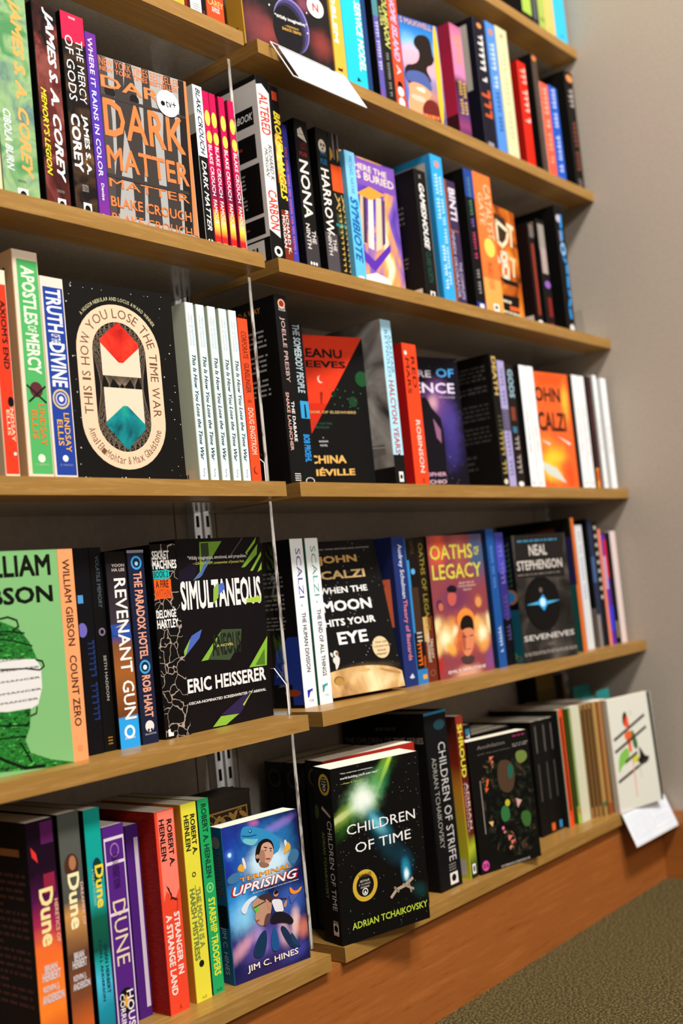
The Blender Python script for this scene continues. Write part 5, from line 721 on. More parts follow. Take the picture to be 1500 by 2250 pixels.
{'n': 'paperback_book', 'l': 'black cover with cream oval frame and two open envelopes facing out', 'g': 'books on the eye level left shelf', 'p': (-0.2861, 0.0299, 0.7192), 's': (0.1404, 0.03, 0.2168), 'o': 'F', 'c': ('#110f0d', '#171412', '#110f0d'), 'r': (0.0002, 0.0, -0.0868), 'F': [('P', [0.84, 0.655, 0.835, 0.694, 0.821, 0.732, 0.798, 0.768, 0.766, 0.802, 0.727, 0.831, 0.681, 0.857, 0.63, 0.877, 0.574, 0.892, 0.515, 0.901, 0.455, 0.904, 0.395, 0.901, 0.336, 0.892, 0.28, 0.877, 0.229, 0.857, 0.183, 0.831, 0.144, 0.802, 0.112, 0.768, 0.089, 0.732, 0.075, 0.694, 0.07, 0.655, 0.07, 0.31, 0.075, 0.271, 0.089, 0.233, 0.112, 0.197, 0.144, 0.163, 0.183, 0.134, 0.229, 0.108, 0.28, 0.088, 0.336, 0.073, 0.395, 0.064, 0.455, 0.061, 0.515, 0.064, 0.574, 0.073, 0.63, 0.088, 0.681, 0.108, 0.727, 0.134, 0.766, 0.163, 0.798, 0.197, 0.821, 0.233, 0.835, 0.271, 0.84, 0.31], '#e3c2a2'), ('P', [0.7, 0.655, 0.697, 0.68, 0.688, 0.704, 0.673, 0.727, 0.653, 0.748, 0.628, 0.767, 0.599, 0.783, 0.566, 0.796, 0.531, 0.806, 0.493, 0.812, 0.455, 0.814, 0.417, 0.812, 0.379, 0.806, 0.344, 0.796, 0.311, 0.783, 0.282, 0.767, 0.257, 0.748, 0.237, 0.727, 0.222, 0.704, 0.213, 0.68, 0.21, 0.655, 0.21, 0.31, 0.213, 0.285, 0.222, 0.261, 0.237, 0.238, 0.257, 0.217, 0.282, 0.198, 0.311, 0.182, 0.344, 0.169, 0.379, 0.159, 0.417, 0.153, 0.455, 0.151, 0.493, 0.153, 0.531, 0.159, 0.566, 0.169, 0.599, 0.182, 0.628, 0.198, 0.653, 0.217, 0.673, 0.238, 0.688, 0.261, 0.697, 0.285, 0.7, 0.31], '#110e0c'), ('LL', [[0.7, 0.655, 0.481, 0.813], [0.695, 0.688, 0.429, 0.813], [0.679, 0.72, 0.379, 0.806], [0.653, 0.748, 0.333, 0.792], [0.619, 0.773, 0.291, 0.773], [0.578, 0.792, 0.257, 0.748], [0.531, 0.806, 0.231, 0.72], [0.481, 0.813, 0.215, 0.688], [0.429, 0.813, 0.21, 0.655], [0.379, 0.806, 0.21, 0.31], [0.333, 0.792, 0.215, 0.277], [0.291, 0.773, 0.231, 0.245], [0.257, 0.748, 0.257, 0.217], [0.231, 0.72, 0.291, 0.192], [0.215, 0.688, 0.332, 0.173], [0.21, 0.655, 0.379, 0.159], [0.21, 0.31, 0.429, 0.152], [0.215, 0.277, 0.481, 0.152], [0.231, 0.245, 0.531, 0.159], [0.257, 0.217, 0.577, 0.173], [0.291, 0.192, 0.619, 0.192], [0.332, 0.173, 0.653, 0.217], [0.379, 0.159, 0.679, 0.245], [0.429, 0.152, 0.695, 0.277], [0.481, 0.152, 0.7, 0.31], [0.531, 0.159, 0.7, 0.655], [0.577, 0.173, 0.695, 0.688], [0.619, 0.192, 0.679, 0.72], [0.653, 0.217, 0.653, 0.748], [0.679, 0.245, 0.619, 0.773], [0.695, 0.277, 0.578, 0.792], [0.7, 0.31, 0.531, 0.806], [0.7, 0.655, 0.291, 0.773], [0.695, 0.688, 0.257, 0.748], [0.679, 0.72, 0.231, 0.72], [0.653, 0.748, 0.215, 0.688], [0.619, 0.773, 0.21, 0.655], [0.578, 0.792, 0.21, 0.31], [0.531, 0.806, 0.215, 0.277], [0.481, 0.813, 0.231, 0.245], [0.429, 0.813, 0.257, 0.217], [0.379, 0.806, 0.291, 0.192], [0.333, 0.792, 0.332, 0.173], [0.291, 0.773, 0.379, 0.159], [0.257, 0.748, 0.429, 0.152], [0.231, 0.72, 0.481, 0.152], [0.215, 0.688, 0.531, 0.159], [0.21, 0.655, 0.577, 0.173], [0.21, 0.31, 0.619, 0.192], [0.215, 0.277, 0.653, 0.217], [0.231, 0.245, 0.679, 0.245], [0.257, 0.217, 0.695, 0.277], [0.291, 0.192, 0.7, 0.31], [0.332, 0.173, 0.7, 0.655], [0.379, 0.159, 0.695, 0.688], [0.429, 0.152, 0.679, 0.72], [0.481, 0.152, 0.653, 0.748], [0.531, 0.159, 0.619, 0.773], [0.577, 0.173, 0.578, 0.792], [0.619, 0.192, 0.531, 0.806], [0.653, 0.217, 0.481, 0.813], [0.679, 0.245, 0.429, 0.813], [0.695, 0.277, 0.379, 0.806], [0.7, 0.31, 0.333, 0.792], [0.7, 0.655, 0.21, 0.655], [0.695, 0.688, 0.21, 0.31], [0.679, 0.72, 0.215, 0.277], [0.653, 0.748, 0.231, 0.245], [0.619, 0.773, 0.257, 0.217], [0.578, 0.792, 0.291, 0.192], [0.531, 0.806, 0.332, 0.173], [0.481, 0.813, 0.379, 0.159], [0.429, 0.813, 0.429, 0.152], [0.379, 0.806, 0.481, 0.152], [0.333, 0.792, 0.531, 0.159], [0.291, 0.773, 0.577, 0.173], [0.257, 0.748, 0.619, 0.192], [0.231, 0.72, 0.653, 0.217], [0.215, 0.688, 0.679, 0.245], [0.21, 0.655, 0.695, 0.277], [0.21, 0.31, 0.7, 0.31], [0.215, 0.277, 0.7, 0.655], [0.231, 0.245, 0.695, 0.688], [0.257, 0.217, 0.679, 0.72], [0.291, 0.192, 0.653, 0.748], [0.332, 0.173, 0.619, 0.773], [0.379, 0.159, 0.578, 0.792], [0.429, 0.152, 0.531, 0.806], [0.481, 0.152, 0.481, 0.813], [0.531, 0.159, 0.429, 0.813], [0.577, 0.173, 0.379, 0.806], [0.619, 0.192, 0.333, 0.792], [0.653, 0.217, 0.291, 0.773], [0.679, 0.245, 0.257, 0.748], [0.695, 0.277, 0.231, 0.72], [0.7, 0.31, 0.215, 0.688]], 0.0003, '#85725f'), ('A', 'THIS IS HOW YOU LOSE THE TIME WAR', [0.14, 0.33, 0.14, 0.655, 0.143, 0.682, 0.151, 0.708, 0.164, 0.733, 0.182, 0.757, 0.205, 0.779, 0.232, 0.799, 0.263, 0.817, 0.298, 0.832, 0.334, 0.843, 0.373, 0.852, 0.414, 0.857, 0.455, 0.859, 0.496, 0.857, 0.537, 0.852, 0.576, 0.843, 0.613, 0.832, 0.647, 0.817, 0.678, 0.799, 0.705, 0.779, 0.728, 0.757, 0.746, 0.733, 0.759, 0.708, 0.767, 0.682, 0.77, 0.655, 0.77, 0.33], 0.0105, '#6a4a34', 'n'), ('A', 'Amal El-Mohtar & Max Gladstone', [0.147, 0.268, 0.156, 0.245, 0.17, 0.224, 0.186, 0.203, 0.207, 0.184, 0.23, 0.167, 0.257, 0.151, 0.286, 0.138, 0.317, 0.127, 0.35, 0.118, 0.384, 0.111, 0.419, 0.107, 0.455, 0.106, 0.491, 0.107, 0.526, 0.111, 0.56, 0.118, 0.593, 0.127, 0.624, 0.138, 0.653, 0.151, 0.68, 0.167, 0.703, 0.184, 0.724, 0.203, 0.74, 0.224, 0.754, 0.245, 0.763, 0.268], 0.0085, '#6a4a34', 'n'), ('A', 'A HUGO, NEBULA, AND LOCUS AWARD WINNER', [0.126, 0.834, 0.148, 0.85, 0.171, 0.864, 0.197, 0.878, 0.224, 0.89, 0.252, 0.901, 0.282, 0.91, 0.312, 0.918, 0.344, 0.924, 0.376, 0.929, 0.408, 0.932, 0.441, 0.933, 0.474, 0.933, 0.506, 0.931, 0.539, 0.928, 0.571, 0.923, 0.602, 0.917, 0.632, 0.909, 0.662, 0.899, 0.69, 0.888, 0.717, 0.876, 0.742, 0.862, 0.766, 0.848, 0.787, 0.832, 0.807, 0.815], 0.0042, '#b9b08a', 'b'), ('P', [0.285, 0.535, 0.64, 0.535, 0.64, 0.7, 0.285, 0.7], '#d9c9b0'), ('P', [0.285, 0.72, 0.46, 0.815, 0.64, 0.71, 0.64, 0.69, 0.48, 0.605, 0.44, 0.605, 0.285, 0.7], 'ink_redflap'), ('P', [0.285, 0.285, 0.64, 0.285, 0.64, 0.475, 0.285, 0.475], '#d9c9b0'), ('P', [0.285, 0.3, 0.45, 0.385, 0.49, 0.385, 0.64, 0.295, 0.64, 0.27, 0.46, 0.16, 0.285, 0.28], 'ink_tealstars'), ('E', 0.383, 0.02, 0.004, 0.003, '#c9c4bc', 8), ('E', 0.065, 0.986, 0.004, 0.003, '#c9c4bc', 8), ('E', 0.06, 0.02, 0.005, 0.004, '#c9c4bc', 8), ('E', 0.041, 0.166, 0.006, 0.004, '#c9c4bc', 8), ('E', 0.961, 0.473, 0.005, 0.003, '#c9c4bc', 8), ('E', 0.953, 0.724, 0.004, 0.003, '#c9c4bc', 8), ('E', 0.068, 0.02, 0.003, 0.002, '#c9c4bc', 8), ('E', 0.961, 0.507, 0.004, 0.002, '#c9c4bc', 8), ('E', 0.936, 0.678, 0.006, 0.004, '#c9c4bc', 8), ('E', 0.061, 0.97, 0.006, 0.004, '#c9c4bc', 8), ('E', 0.064, 0.97, 0.003, 0.002, '#c9c4bc', 8), ('E', 0.014, 0.347, 0.002, 0.001, '#c9c4bc', 8), ('E', 0.863, 0.865, 0.002, 0.001, '#c9c4bc', 8), ('E', 0.866, 0.55, 0.006, 0.004, '#c9c4bc', 8), ('E', 0.027, 0.085, 0.004, 0.003, '#c9c4bc', 8), ('E', 0.417, 0.02, 0.006, 0.004, '#c9c4bc', 8), ('E', 0.907, 0.379, 0.005, 0.004, '#c9c4bc', 8), ('E', 0.033, 0.618, 0.006, 0.004, '#c9c4bc', 8), ('E', 0.04, 0.928, 0.004, 0.002, '#c9c4bc', 8), ('E', 0.899, 0.978, 0.003, 0.002, '#c9c4bc', 8), ('E', 0.17, 0.97, 0.003, 0.002, '#c9c4bc', 8), ('E', 0.939, 0.032, 0.002, 0.001, '#c9c4bc', 8), ('E', 0.985, 0.303, 0.004, 0.003, '#c9c4bc', 8), ('E', 0.732, 0.97, 0.002, 0.002, '#c9c4bc', 8), ('E', 0.059, 0.314, 0.003, 0.002, '#c9c4bc', 8), ('E', 0.891, 0.647, 0.002, 0.002, '#c9c4bc', 8), ('E', 0.046, 0.44, 0.005, 0.004, '#c9c4bc', 8), ('E', 0.635, 0.02, 0.005, 0.003, '#c9c4bc', 8), ('E', 0.334, 0.97, 0.003, 0.002, '#c9c4bc', 8), ('E', 0.607, 0.97, 0.004, 0.003, '#c9c4bc', 8), ('E', 0.92, 0.421, 0.004, 0.002, '#c9c4bc', 8), ('E', 0.054, 0.977, 0.004, 0.002, '#c9c4bc', 8), ('E', 0.25, 0.97, 0.004, 0.003, '#c9c4bc', 8), ('E', 0.972, 0.128, 0.003, 0.002, '#c9c4bc', 8), ('E', 0.012, 0.889, 0.006, 0.004, '#c9c4bc', 8), ('E', 0.045, 0.503, 0.003, 0.002, '#c9c4bc', 8), ('E', 0.098, 0.02, 0.003, 0.002, '#c9c4bc', 8), ('E', 0.922, 0.226, 0.002, 0.002, '#c9c4bc', 8), ('E', 0.875, 0.913, 0.005, 0.003, '#c9c4bc', 8), ('E', 0.861, 0.059, 0.003, 0.002, '#c9c4bc', 8), ('E', 0.929, 0.327, 0.005, 0.003, '#c9c4bc', 8), ('E', 0.061, 0.02, 0.005, 0.004, '#c9c4bc', 8), ('E', 0.925, 0.08, 0.004, 0.002, '#c9c4bc', 8), ('E', 0.9, 0.43, 0.003, 0.002, '#c9c4bc', 8), ('E', 0.766, 0.97, 0.004, 0.002, '#c9c4bc', 8), ('E', 0.049, 0.62, 0.004, 0.002, '#c9c4bc', 8)]},
{'n': 'paperback_book', 'l': 'pale blue slim paperback with script title, first of five, full side showing', 'g': 'five matching pale blue paperbacks with slanted script titles', 'p': (-0.1133, 0.03, 0.7192), 's': (0.0136, 0.135, 0.2163), 'o': 'S', 'c': ('#cfe6e8', '#b4bba8', '#b9cdc2'), 'cp': ('pale', 0), 'F': [('T', 'MAX GLADSTONE', 0.55, 0.76, 0.75, 0.93, '#9ab4c0', 'n', 1), ('T', 'AMAL EL-MOHTAR', 0.25, 0.76, 0.42, 0.94, '#d8a8a4', 'n', 1), ('T', 'This Is How You Lose the Time War', 0.3, 0.13, 0.72, 0.71, '#2a3036', 'bi', 1), ('T', 'S', 0.4, 0.04, 0.65, 0.085, '#8a94a8', 'ni', 0)], 'L': [('B', 0.35, 0.6, 0.8, 0.85, 9, '#8a8f80'), ('P', [0.6, 0.01, 0.95, 0.01, 0.95, 0.085, 0.6, 0.085], '#c9bca6'), ('P', [0.64, 0.02, 0.652, 0.02, 0.652, 0.06, 0.64, 0.06], '#1b1916'), ('P', [0.675, 0.02, 0.6990000000000001, 0.02, 0.6990000000000001, 0.06, 0.675, 0.06], '#1b1916'), ('P', [0.71, 0.02, 0.722, 0.02, 0.722, 0.06, 0.71, 0.06], '#1b1916'), ('P', [0.745, 0.02, 0.769, 0.02, 0.769, 0.06, 0.745, 0.06], '#1b1916'), ('P', [0.78, 0.02, 0.792, 0.02, 0.792, 0.06, 0.78, 0.06], '#1b1916'), ('P', [0.8150000000000001, 0.02, 0.8390000000000001, 0.02, 0.8390000000000001, 0.06, 0.8150000000000001, 0.06], '#1b1916'), ('P', [0.8500000000000001, 0.02, 0.8620000000000001, 0.02, 0.8620000000000001, 0.06, 0.8500000000000001, 0.06], '#1b1916')]},
{'n': 'paperback_book', 'l': 'pale blue slim paperback with script title, second of five', 'g': 'five matching pale blue paperbacks with slanted script titles', 'p': (-0.0953, 0.0308, 0.7192), 's': (0.0136, 0.135, 0.2163), 'o': 'S', 'c': ('#cfe6e8', '#b4bba8', '#b9cdc2'), 'cp': ('pale', 1), 'F': [('T', 'MAX GLADSTONE', 0.55, 0.76, 0.75, 0.93, '#9ab4c0', 'n', 1), ('T', 'AMAL EL-MOHTAR', 0.25, 0.76, 0.42, 0.94, '#d8a8a4', 'n', 1), ('T', 'This Is How You Lose the Time War', 0.3, 0.13, 0.72, 0.71, '#2a3036', 'bi', 1), ('T', 'S', 0.4, 0.04, 0.65, 0.085, '#8a94a8', 'ni', 0)], 'L': [('B', 0.35, 0.6, 0.8, 0.85, 9, '#8a8f80'), ('P', [0.6, 0.01, 0.95, 0.01, 0.95, 0.085, 0.6, 0.085], '#c9bca6'), ('P', [0.64, 0.02, 0.652, 0.02, 0.652, 0.06, 0.64, 0.06], '#1b1916'), ('P', [0.675, 0.02, 0.6990000000000001, 0.02, 0.6990000000000001, 0.06, 0.675, 0.06], '#1b1916'), ('P', [0.71, 0.02, 0.722, 0.02, 0.722, 0.06, 0.71, 0.06], '#1b1916'), ('P', [0.745, 0.02, 0.769, 0.02, 0.769, 0.06, 0.745, 0.06], '#1b1916'), ('P', [0.78, 0.02, 0.792, 0.02, 0.792, 0.06, 0.78, 0.06], '#1b1916'), ('P', [0.8150000000000001, 0.02, 0.8390000000000001, 0.02, 0.8390000000000001, 0.06, 0.8150000000000001, 0.06], '#1b1916'), ('P', [0.8500000000000001, 0.02, 0.8620000000000001, 0.02, 0.8620000000000001, 0.06, 0.8500000000000001, 0.06], '#1b1916')]},
{'n': 'paperback_book', 'l': 'pale blue slim paperback with script title, middle of five', 'g': 'five matching pale blue paperbacks with slanted script titles', 'p': (-0.0774, 0.03, 0.7192), 's': (0.0136, 0.135, 0.2163), 'o': 'S', 'c': ('#cfe6e8', '#b4bba8', '#b9cdc2'), 'cp': ('pale', 2), 'F': [('T', 'MAX GLADSTONE', 0.55, 0.76, 0.75, 0.93, '#9ab4c0', 'n', 1), ('T', 'AMAL EL-MOHTAR', 0.25, 0.76, 0.42, 0.94, '#d8a8a4', 'n', 1), ('T', 'This Is How You Lose the Time War', 0.3, 0.13, 0.72, 0.71, '#2a3036', 'bi', 1), ('T', 'S', 0.4, 0.04, 0.65, 0.085, '#8a94a8', 'ni', 0)], 'L': [('B', 0.35, 0.6, 0.8, 0.85, 9, '#8a8f80'), ('P', [0.6, 0.01, 0.95, 0.01, 0.95, 0.085, 0.6, 0.085], '#c9bca6'), ('P', [0.64, 0.02, 0.652, 0.02, 0.652, 0.06, 0.64, 0.06], '#1b1916'), ('P', [0.675, 0.02, 0.6990000000000001, 0.02, 0.6990000000000001, 0.06, 0.675, 0.06], '#1b1916'), ('P', [0.71, 0.02, 0.722, 0.02, 0.722, 0.06, 0.71, 0.06], '#1b1916'), ('P', [0.745, 0.02, 0.769, 0.02, 0.769, 0.06, 0.745, 0.06], '#1b1916'), ('P', [0.78, 0.02, 0.792, 0.02, 0.792, 0.06, 0.78, 0.06], '#1b1916'), ('P', [0.8150000000000001, 0.02, 0.8390000000000001, 0.02, 0.8390000000000001, 0.06, 0.8150000000000001, 0.06], '#1b1916'), ('P', [0.8500000000000001, 0.02, 0.8620000000000001, 0.02, 0.8620000000000001, 0.06, 0.8500000000000001, 0.06], '#1b1916')]},
{'n': 'paperback_book', 'l': 'pale blue slim paperback with script title, fourth of five', 'g': 'five matching pale blue paperbacks with slanted script titles', 'p': (-0.0579, 0.0308, 0.7192), 's': (0.0136, 0.135, 0.2163), 'o': 'S', 'c': ('#cfe6e8', '#b4bba8', '#b9cdc2'), 'cp': ('pale', 3), 'F': [('T', 'MAX GLADSTONE', 0.55, 0.76, 0.75, 0.93, '#9ab4c0', 'n', 1), ('T', 'AMAL EL-MOHTAR', 0.25, 0.76, 0.42, 0.94, '#d8a8a4', 'n', 1), ('T', 'This Is How You Lose the Time War', 0.3, 0.13, 0.72, 0.71, '#2a3036', 'bi', 1), ('T', 'S', 0.4, 0.04, 0.65, 0.085, '#8a94a8', 'ni', 0)], 'L': [('B', 0.35, 0.6, 0.8, 0.85, 9, '#8a8f80'), ('P', [0.6, 0.01, 0.95, 0.01, 0.95, 0.085, 0.6, 0.085], '#c9bca6'), ('P', [0.64, 0.02, 0.652, 0.02, 0.652, 0.06, 0.64, 0.06], '#1b1916'), ('P', [0.675, 0.02, 0.6990000000000001, 0.02, 0.6990000000000001, 0.06, 0.675, 0.06], '#1b1916'), ('P', [0.71, 0.02, 0.722, 0.02, 0.722, 0.06, 0.71, 0.06], '#1b1916'), ('P', [0.745, 0.02, 0.769, 0.02, 0.769, 0.06, 0.745, 0.06], '#1b1916'), ('P', [0.78, 0.02, 0.792, 0.02, 0.792, 0.06, 0.78, 0.06], '#1b1916'), ('P', [0.8150000000000001, 0.02, 0.8390000000000001, 0.02, 0.8390000000000001, 0.06, 0.8150000000000001, 0.06], '#1b1916'), ('P', [0.8500000000000001, 0.02, 0.8620000000000001, 0.02, 0.8620000000000001, 0.06, 0.8500000000000001, 0.06], '#1b1916')]},
{'n': 'paperback_book', 'l': 'pale blue slim paperback with script title, last of five, beside orange', 'g': 'five matching pale blue paperbacks with slanted script titles', 'p': (-0.042, 0.03, 0.7192), 's': (0.0136, 0.135, 0.2163), 'o': 'S', 'c': ('#cfe6e8', '#b4bba8', '#b9cdc2'), 'cp': ('pale', 4), 'F': [('T', 'MAX GLADSTONE', 0.55, 0.76, 0.75, 0.93, '#9ab4c0', 'n', 1), ('T', 'AMAL EL-MOHTAR', 0.25, 0.76, 0.42, 0.94, '#d8a8a4', 'n', 1), ('T', 'This Is How You Lose the Time War', 0.3, 0.13, 0.72, 0.71, '#2a3036', 'bi', 1), ('T', 'S', 0.4, 0.04, 0.65, 0.085, '#8a94a8', 'ni', 0)], 'L': [('B', 0.35, 0.6, 0.8, 0.85, 9, '#8a8f80'), ('P', [0.6, 0.01, 0.95, 0.01, 0.95, 0.085, 0.6, 0.085], '#c9bca6'), ('P', [0.64, 0.02, 0.652, 0.02, 0.652, 0.06, 0.64, 0.06], '#1b1916'), ('P', [0.675, 0.02, 0.6990000000000001, 0.02, 0.6990000000000001, 0.06, 0.675, 0.06], '#1b1916'), ('P', [0.71, 0.02, 0.722, 0.02, 0.722, 0.06, 0.71, 0.06], '#1b1916'), ('P', [0.745, 0.02, 0.769, 0.02, 0.769, 0.06, 0.745, 0.06], '#1b1916'), ('P', [0.78, 0.02, 0.792, 0.02, 0.792, 0.06, 0.78, 0.06], '#1b1916'), ('P', [0.8150000000000001, 0.02, 0.8390000000000001, 0.02, 0.8390000000000001, 0.06, 0.8150000000000001, 0.06], '#1b1916'), ('P', [0.8500000000000001, 0.02, 0.8620000000000001, 0.02, 0.8620000000000001, 0.06, 0.8500000000000001, 0.06], '#1b1916')]},
{'n': 'paperback_book', 'l': 'orange spine with dark and white condensed lettering by the clear divider', 'g': 'books on the eye level left shelf', 'p': (-0.0276, 0.03, 0.7192), 's': (0.0182, 0.135, 0.2084), 'o': 'S', 'c': ('#dd4a24', '#a8361a', '#a8361a'), 'F': [('T', 'CORPORATE', 0.25, 0.755, 0.75, 0.921, '#6a2416', 'b', 1), ('T', 'GUNSLINGER', 0.25, 0.549, 0.75, 0.728, '#6a2416', 'b', 1), ('T', 'A NOVEL', 0.3, 0.49, 0.7, 0.508, '#6a2416', 'n', 1), ('T', 'DOUG ENGSTROM', 0.25, 0.18, 0.75, 0.458, '#f0c4b0', 'b', 1), ('E', 0.5, 0.085, 0.25, 0.022, '#8a2e18'), ('E', 0.6, 0.088, 0.22, 0.019, '#dd4a24')]},
{'n': 'hardcover_book', 'l': 'thick black hardcover with white spine lettering, right of the clear divider', 'g': 'books on the eye level right shelf', 'p': (0.0341, 0.02, 0.7192), 's': (0.0224, 0.15, 0.2446), 'o': 'S', 'c': ('#131111', '#0f0e0d', '#0f0e0d'), 'hard': 1, 'F': [('E', 0.52, 0.955, 0.3, 0.026, '#d8a080'), ('E', 0.52, 0.955, 0.2, 0.017, '#8a2a20'), ('T', 'SCIENCE', 0.25, 0.929, 0.8, 0.939, '#e8e6e2', 'n', 0), ('T', 'FICTION', 0.25, 0.916, 0.8, 0.926, '#e8e6e2', 'n', 0), ('T', 'JOELLE PRESBY', 0.25, 0.536, 0.68, 0.883, '#b89a94', 'b', 1), ('T', 'THE DABARE', 0.55, 0.224, 0.8, 0.437, '#e8e6e2', 'b', 1), ('T', 'SNAKE LAUNCHER', 0.15, 0.175, 0.42, 0.482, '#d8a89a', 'b', 1), ('B', 0.3, 0.015, 0.8, 0.06, 4, '#e8e6e2')], 'L': [('T', 'THEY WILL BUILD A WAY', 0.1, 0.925, 0.82, 0.955, '#b8702f', 'b', 0), ('T', 'TO THE STARS', 0.1, 0.88, 0.55, 0.905, '#a8621f', 'b', 0), ('B', 0.3, 0.45, 0.86, 0.84, 15, '#9a958e')]},
{'n': 'paperback_book', 'l': 'black spine with pale blue title and a bright blue picture patch', 'g': 'books on the eye level right shelf', 'p': (0.0884, 0.05, 0.7192), 's': (0.028, 0.128, 0.2243), 'o': 'S', 'c': ('#111213', '#0d0d0c', '#0d0d0c'), 'F': [('T', 'THE SOMEBODY PEOPLE', 0.3, 0.569, 0.8, 0.985, '#b4c4cc', 'b', 1), ('P', [0.35, 0.415, 0.95, 0.415, 0.95, 0.52, 0.35, 0.52], '#2f9ad0'), ('P', [0.6, 0.42, 0.75, 0.42, 0.72, 0.5, 0.62, 0.5], '#0e0c0b'), ('T', 'BOB PROEHL', 0.35, 0.154, 0.8, 0.318, '#2f8fd8', 'x', 1), ('O', 0.55, 0.04, 0.32, 0.022, 0.8, '#c9c4be')]},
{'n': 'paperback_book', 'l': 'black cover with large red triangle and gold author lettering facing out', 'g': 'books on the eye level right shelf', 'p': (0.1184, 0.0915, 0.7193), 's': (0.138, 0.035, 0.2203), 'o': 'F', 'c': ('#0f0e0d', '#1b0d0b', '#0f0e0d'), 'r': (-0.0018, 0.0, -0.27), 'F': [('P', [0.099, 0.998, 1.0, 1.0, 0.231, 0.339, 0.047, 0.516], '#e0391c'), ('P', [0.038, 0.563, 0.484, 0.558, 0.231, 0.339, 0.052, 0.344], '#c42a14'), ('T', 'KEANU', 0.165, 0.854, 0.729, 0.913, '#110e0d', 'x', 0), ('T', 'REEVES', 0.152, 0.79, 0.759, 0.835, '#110e0d', 'x', 0), ('E', 0.43, 0.714, 0.039, 0.025, '#e8b8a0'), ('E', 0.449, 0.719, 0.036, 0.023, '#e0391c'), ('E', 0.425, 0.621, 0.02, 0.013, '#8a2010'), ('P', [0.406, 0.611, 0.44, 0.612, 0.422, 0.558, 0.404, 0.558], '#8a2010'), ('T', 'THE BOOK OF ELSEWHERE', 0.084, 0.494, 0.833, 0.511, '#c0a468', 'b', 0), ('T', 'NEW YORK TIMES', 0.284, 0.422, 0.521, 0.435, '#3a5a4a', 'n', 0), ('T', 'BESTSELLER', 0.316, 0.398, 0.482, 0.411, '#3a5a4a', 'n', 0), ('T', 'A', 0.386, 0.334, 0.401, 0.343, '#e8e6e2', 'n', 0), ('T', 'BAZAAR', 0.34, 0.309, 0.45, 0.32, '#e8e6e2', 'n', 0), ('T', 'NOVEL', 0.349, 0.283, 0.438, 0.295, '#e8e6e2', 'n', 0), ('T', 'CHINA', 0.205, 0.173, 0.65, 0.225, '#dcac5c', 'x', 0), ('T', 'MIÉVILLE', 0.145, 0.095, 0.745, 0.148, '#dcac5c', 'x', 0), ('E', 0.945, 0.724, 0.081, 0.051, '#1d4a28'), ('E', 0.808, 0.572, 0.056, 0.035, '#1a3a24'), ('E', 0.579, 0.618, 0.035, 0.022, '#0d1f12'), ('E', 0.53, 0.657, 0.008, 0.005, '#2a6a3a'), ('E', 0.552, 0.605, 0.008, 0.005, '#2a6a3a'), ('E', 0.574, 0.553, 0.008, 0.005, '#2a6a3a'), ('E', 0.625, 0.65, 0.008, 0.005, '#2a6a3a'), ('E', 0.647, 0.598, 0.008, 0.005, '#2a6a3a'), ('E', 0.669, 0.545, 0.008, 0.005, '#2a6a3a'), ('E', 0.72, 0.642, 0.008, 0.005, '#2a6a3a'), ('E', 0.743, 0.59, 0.008, 0.005, '#2a6a3a'), ('E', 0.765, 0.537, 0.008, 0.005, '#2a6a3a'), ('E', 0.817, 0.635, 0.008, 0.005, '#2a6a3a'), ('E', 0.839, 0.582, 0.008, 0.005, '#2a6a3a'), ('E', 0.862, 0.529, 0.008, 0.005, '#2a6a3a'), ('E', 0.914, 0.627, 0.008, 0.005, '#2a6a3a')]},
{'n': 'paperback_book', 'l': 'slim light blue spine with red title and a grey harbour picture side', 'g': 'books on the eye level right shelf', 'p': (0.2635, 0.028, 0.7192), 's': (0.0251, 0.135, 0.2438), 'o': 'S', 'c': ('#a9d8ec', 'ink_greyart', '#9ac4d8'), 'F': [('P', [0, 0, 1, 0, 1, 0.19, 0, 0.19], '#11100f'), ('T', 'REYNOLDS', 0.3, 0.652, 0.6, 0.939, '#3f6a84', 'n', 1), ('T', 'ALASTAIR', 0.65, 0.679, 0.9, 0.914, '#3f6a84', 'n', 1), ('T', 'HALCYON YEARS', 0.25, 0.2, 0.75, 0.635, '#b8483a', 'b', 1), ('P', [0.35, 0.03, 0.75, 0.03, 0.75, 0.09, 0.35, 0.09], '#e8e6e2'), ('E', 0.55, 0.06, 0.12, 0.014, '#0e0c0b'), ('P', [0.4, 0.17, 0.5, 0.2, 0.62, 0.2, 0.7, 0.17], '#0e0c0b')], 'L': [('P', [0, 0, 1, 0, 1, 0.12, 0, 0.12], '#131211'), ('E', 0.55, 0.3, 0.17, 0.05, '#a82a22'), ('E', 0.6, 0.31, 0.07, 0.03, '#e05a44'), ('P', [0.15, 0.2, 0.9, 0.2, 0.9, 0.26, 0.15, 0.26], '#6a6663'), ('L', [0.2, 0.28, 0.9, 0.24], 0.001, '#c0b8b0'), ('B', 0.1, 0.5, 0.3, 0.8, 7, '#4a4844')]},
{'n': 'paperback_book', 'l': 'orange red book with widely spaced dark letters on a tall spine', 'g': 'books on the eye level right shelf', 'p': (0.3104, 0.028, 0.7192), 's': (0.0359, 0.135, 0.2143), 'o': 'S', 'c': ('#e5431e', '#b81410', '#d03a1a'), 'F': [('T', 'RED', 0.55, 0.691, 0.82, 0.913, '#4a1810', 'b', 1), ('T', 'MARS', 0.15, 0.646, 0.42, 0.896, '#4a1810', 'b', 1), ('E', 0.22, 0.933, 0.09, 0.015, '#e8e6e2'), ('T', 'ROBINSON', 0.45, 0.101, 0.75, 0.466, '#e8d0c4', 'b', 1), ('T', 'KIM STANLEY', 0.78, 0.102, 0.92, 0.462, '#c05a40', 'n', 1), ('E', 0.6, 0.047, 0.12, 0.02, '#b03a1c')], 'L': [('P', [0, 0, 1, 0, 1, 1, 0, 1], '#a81412')]},
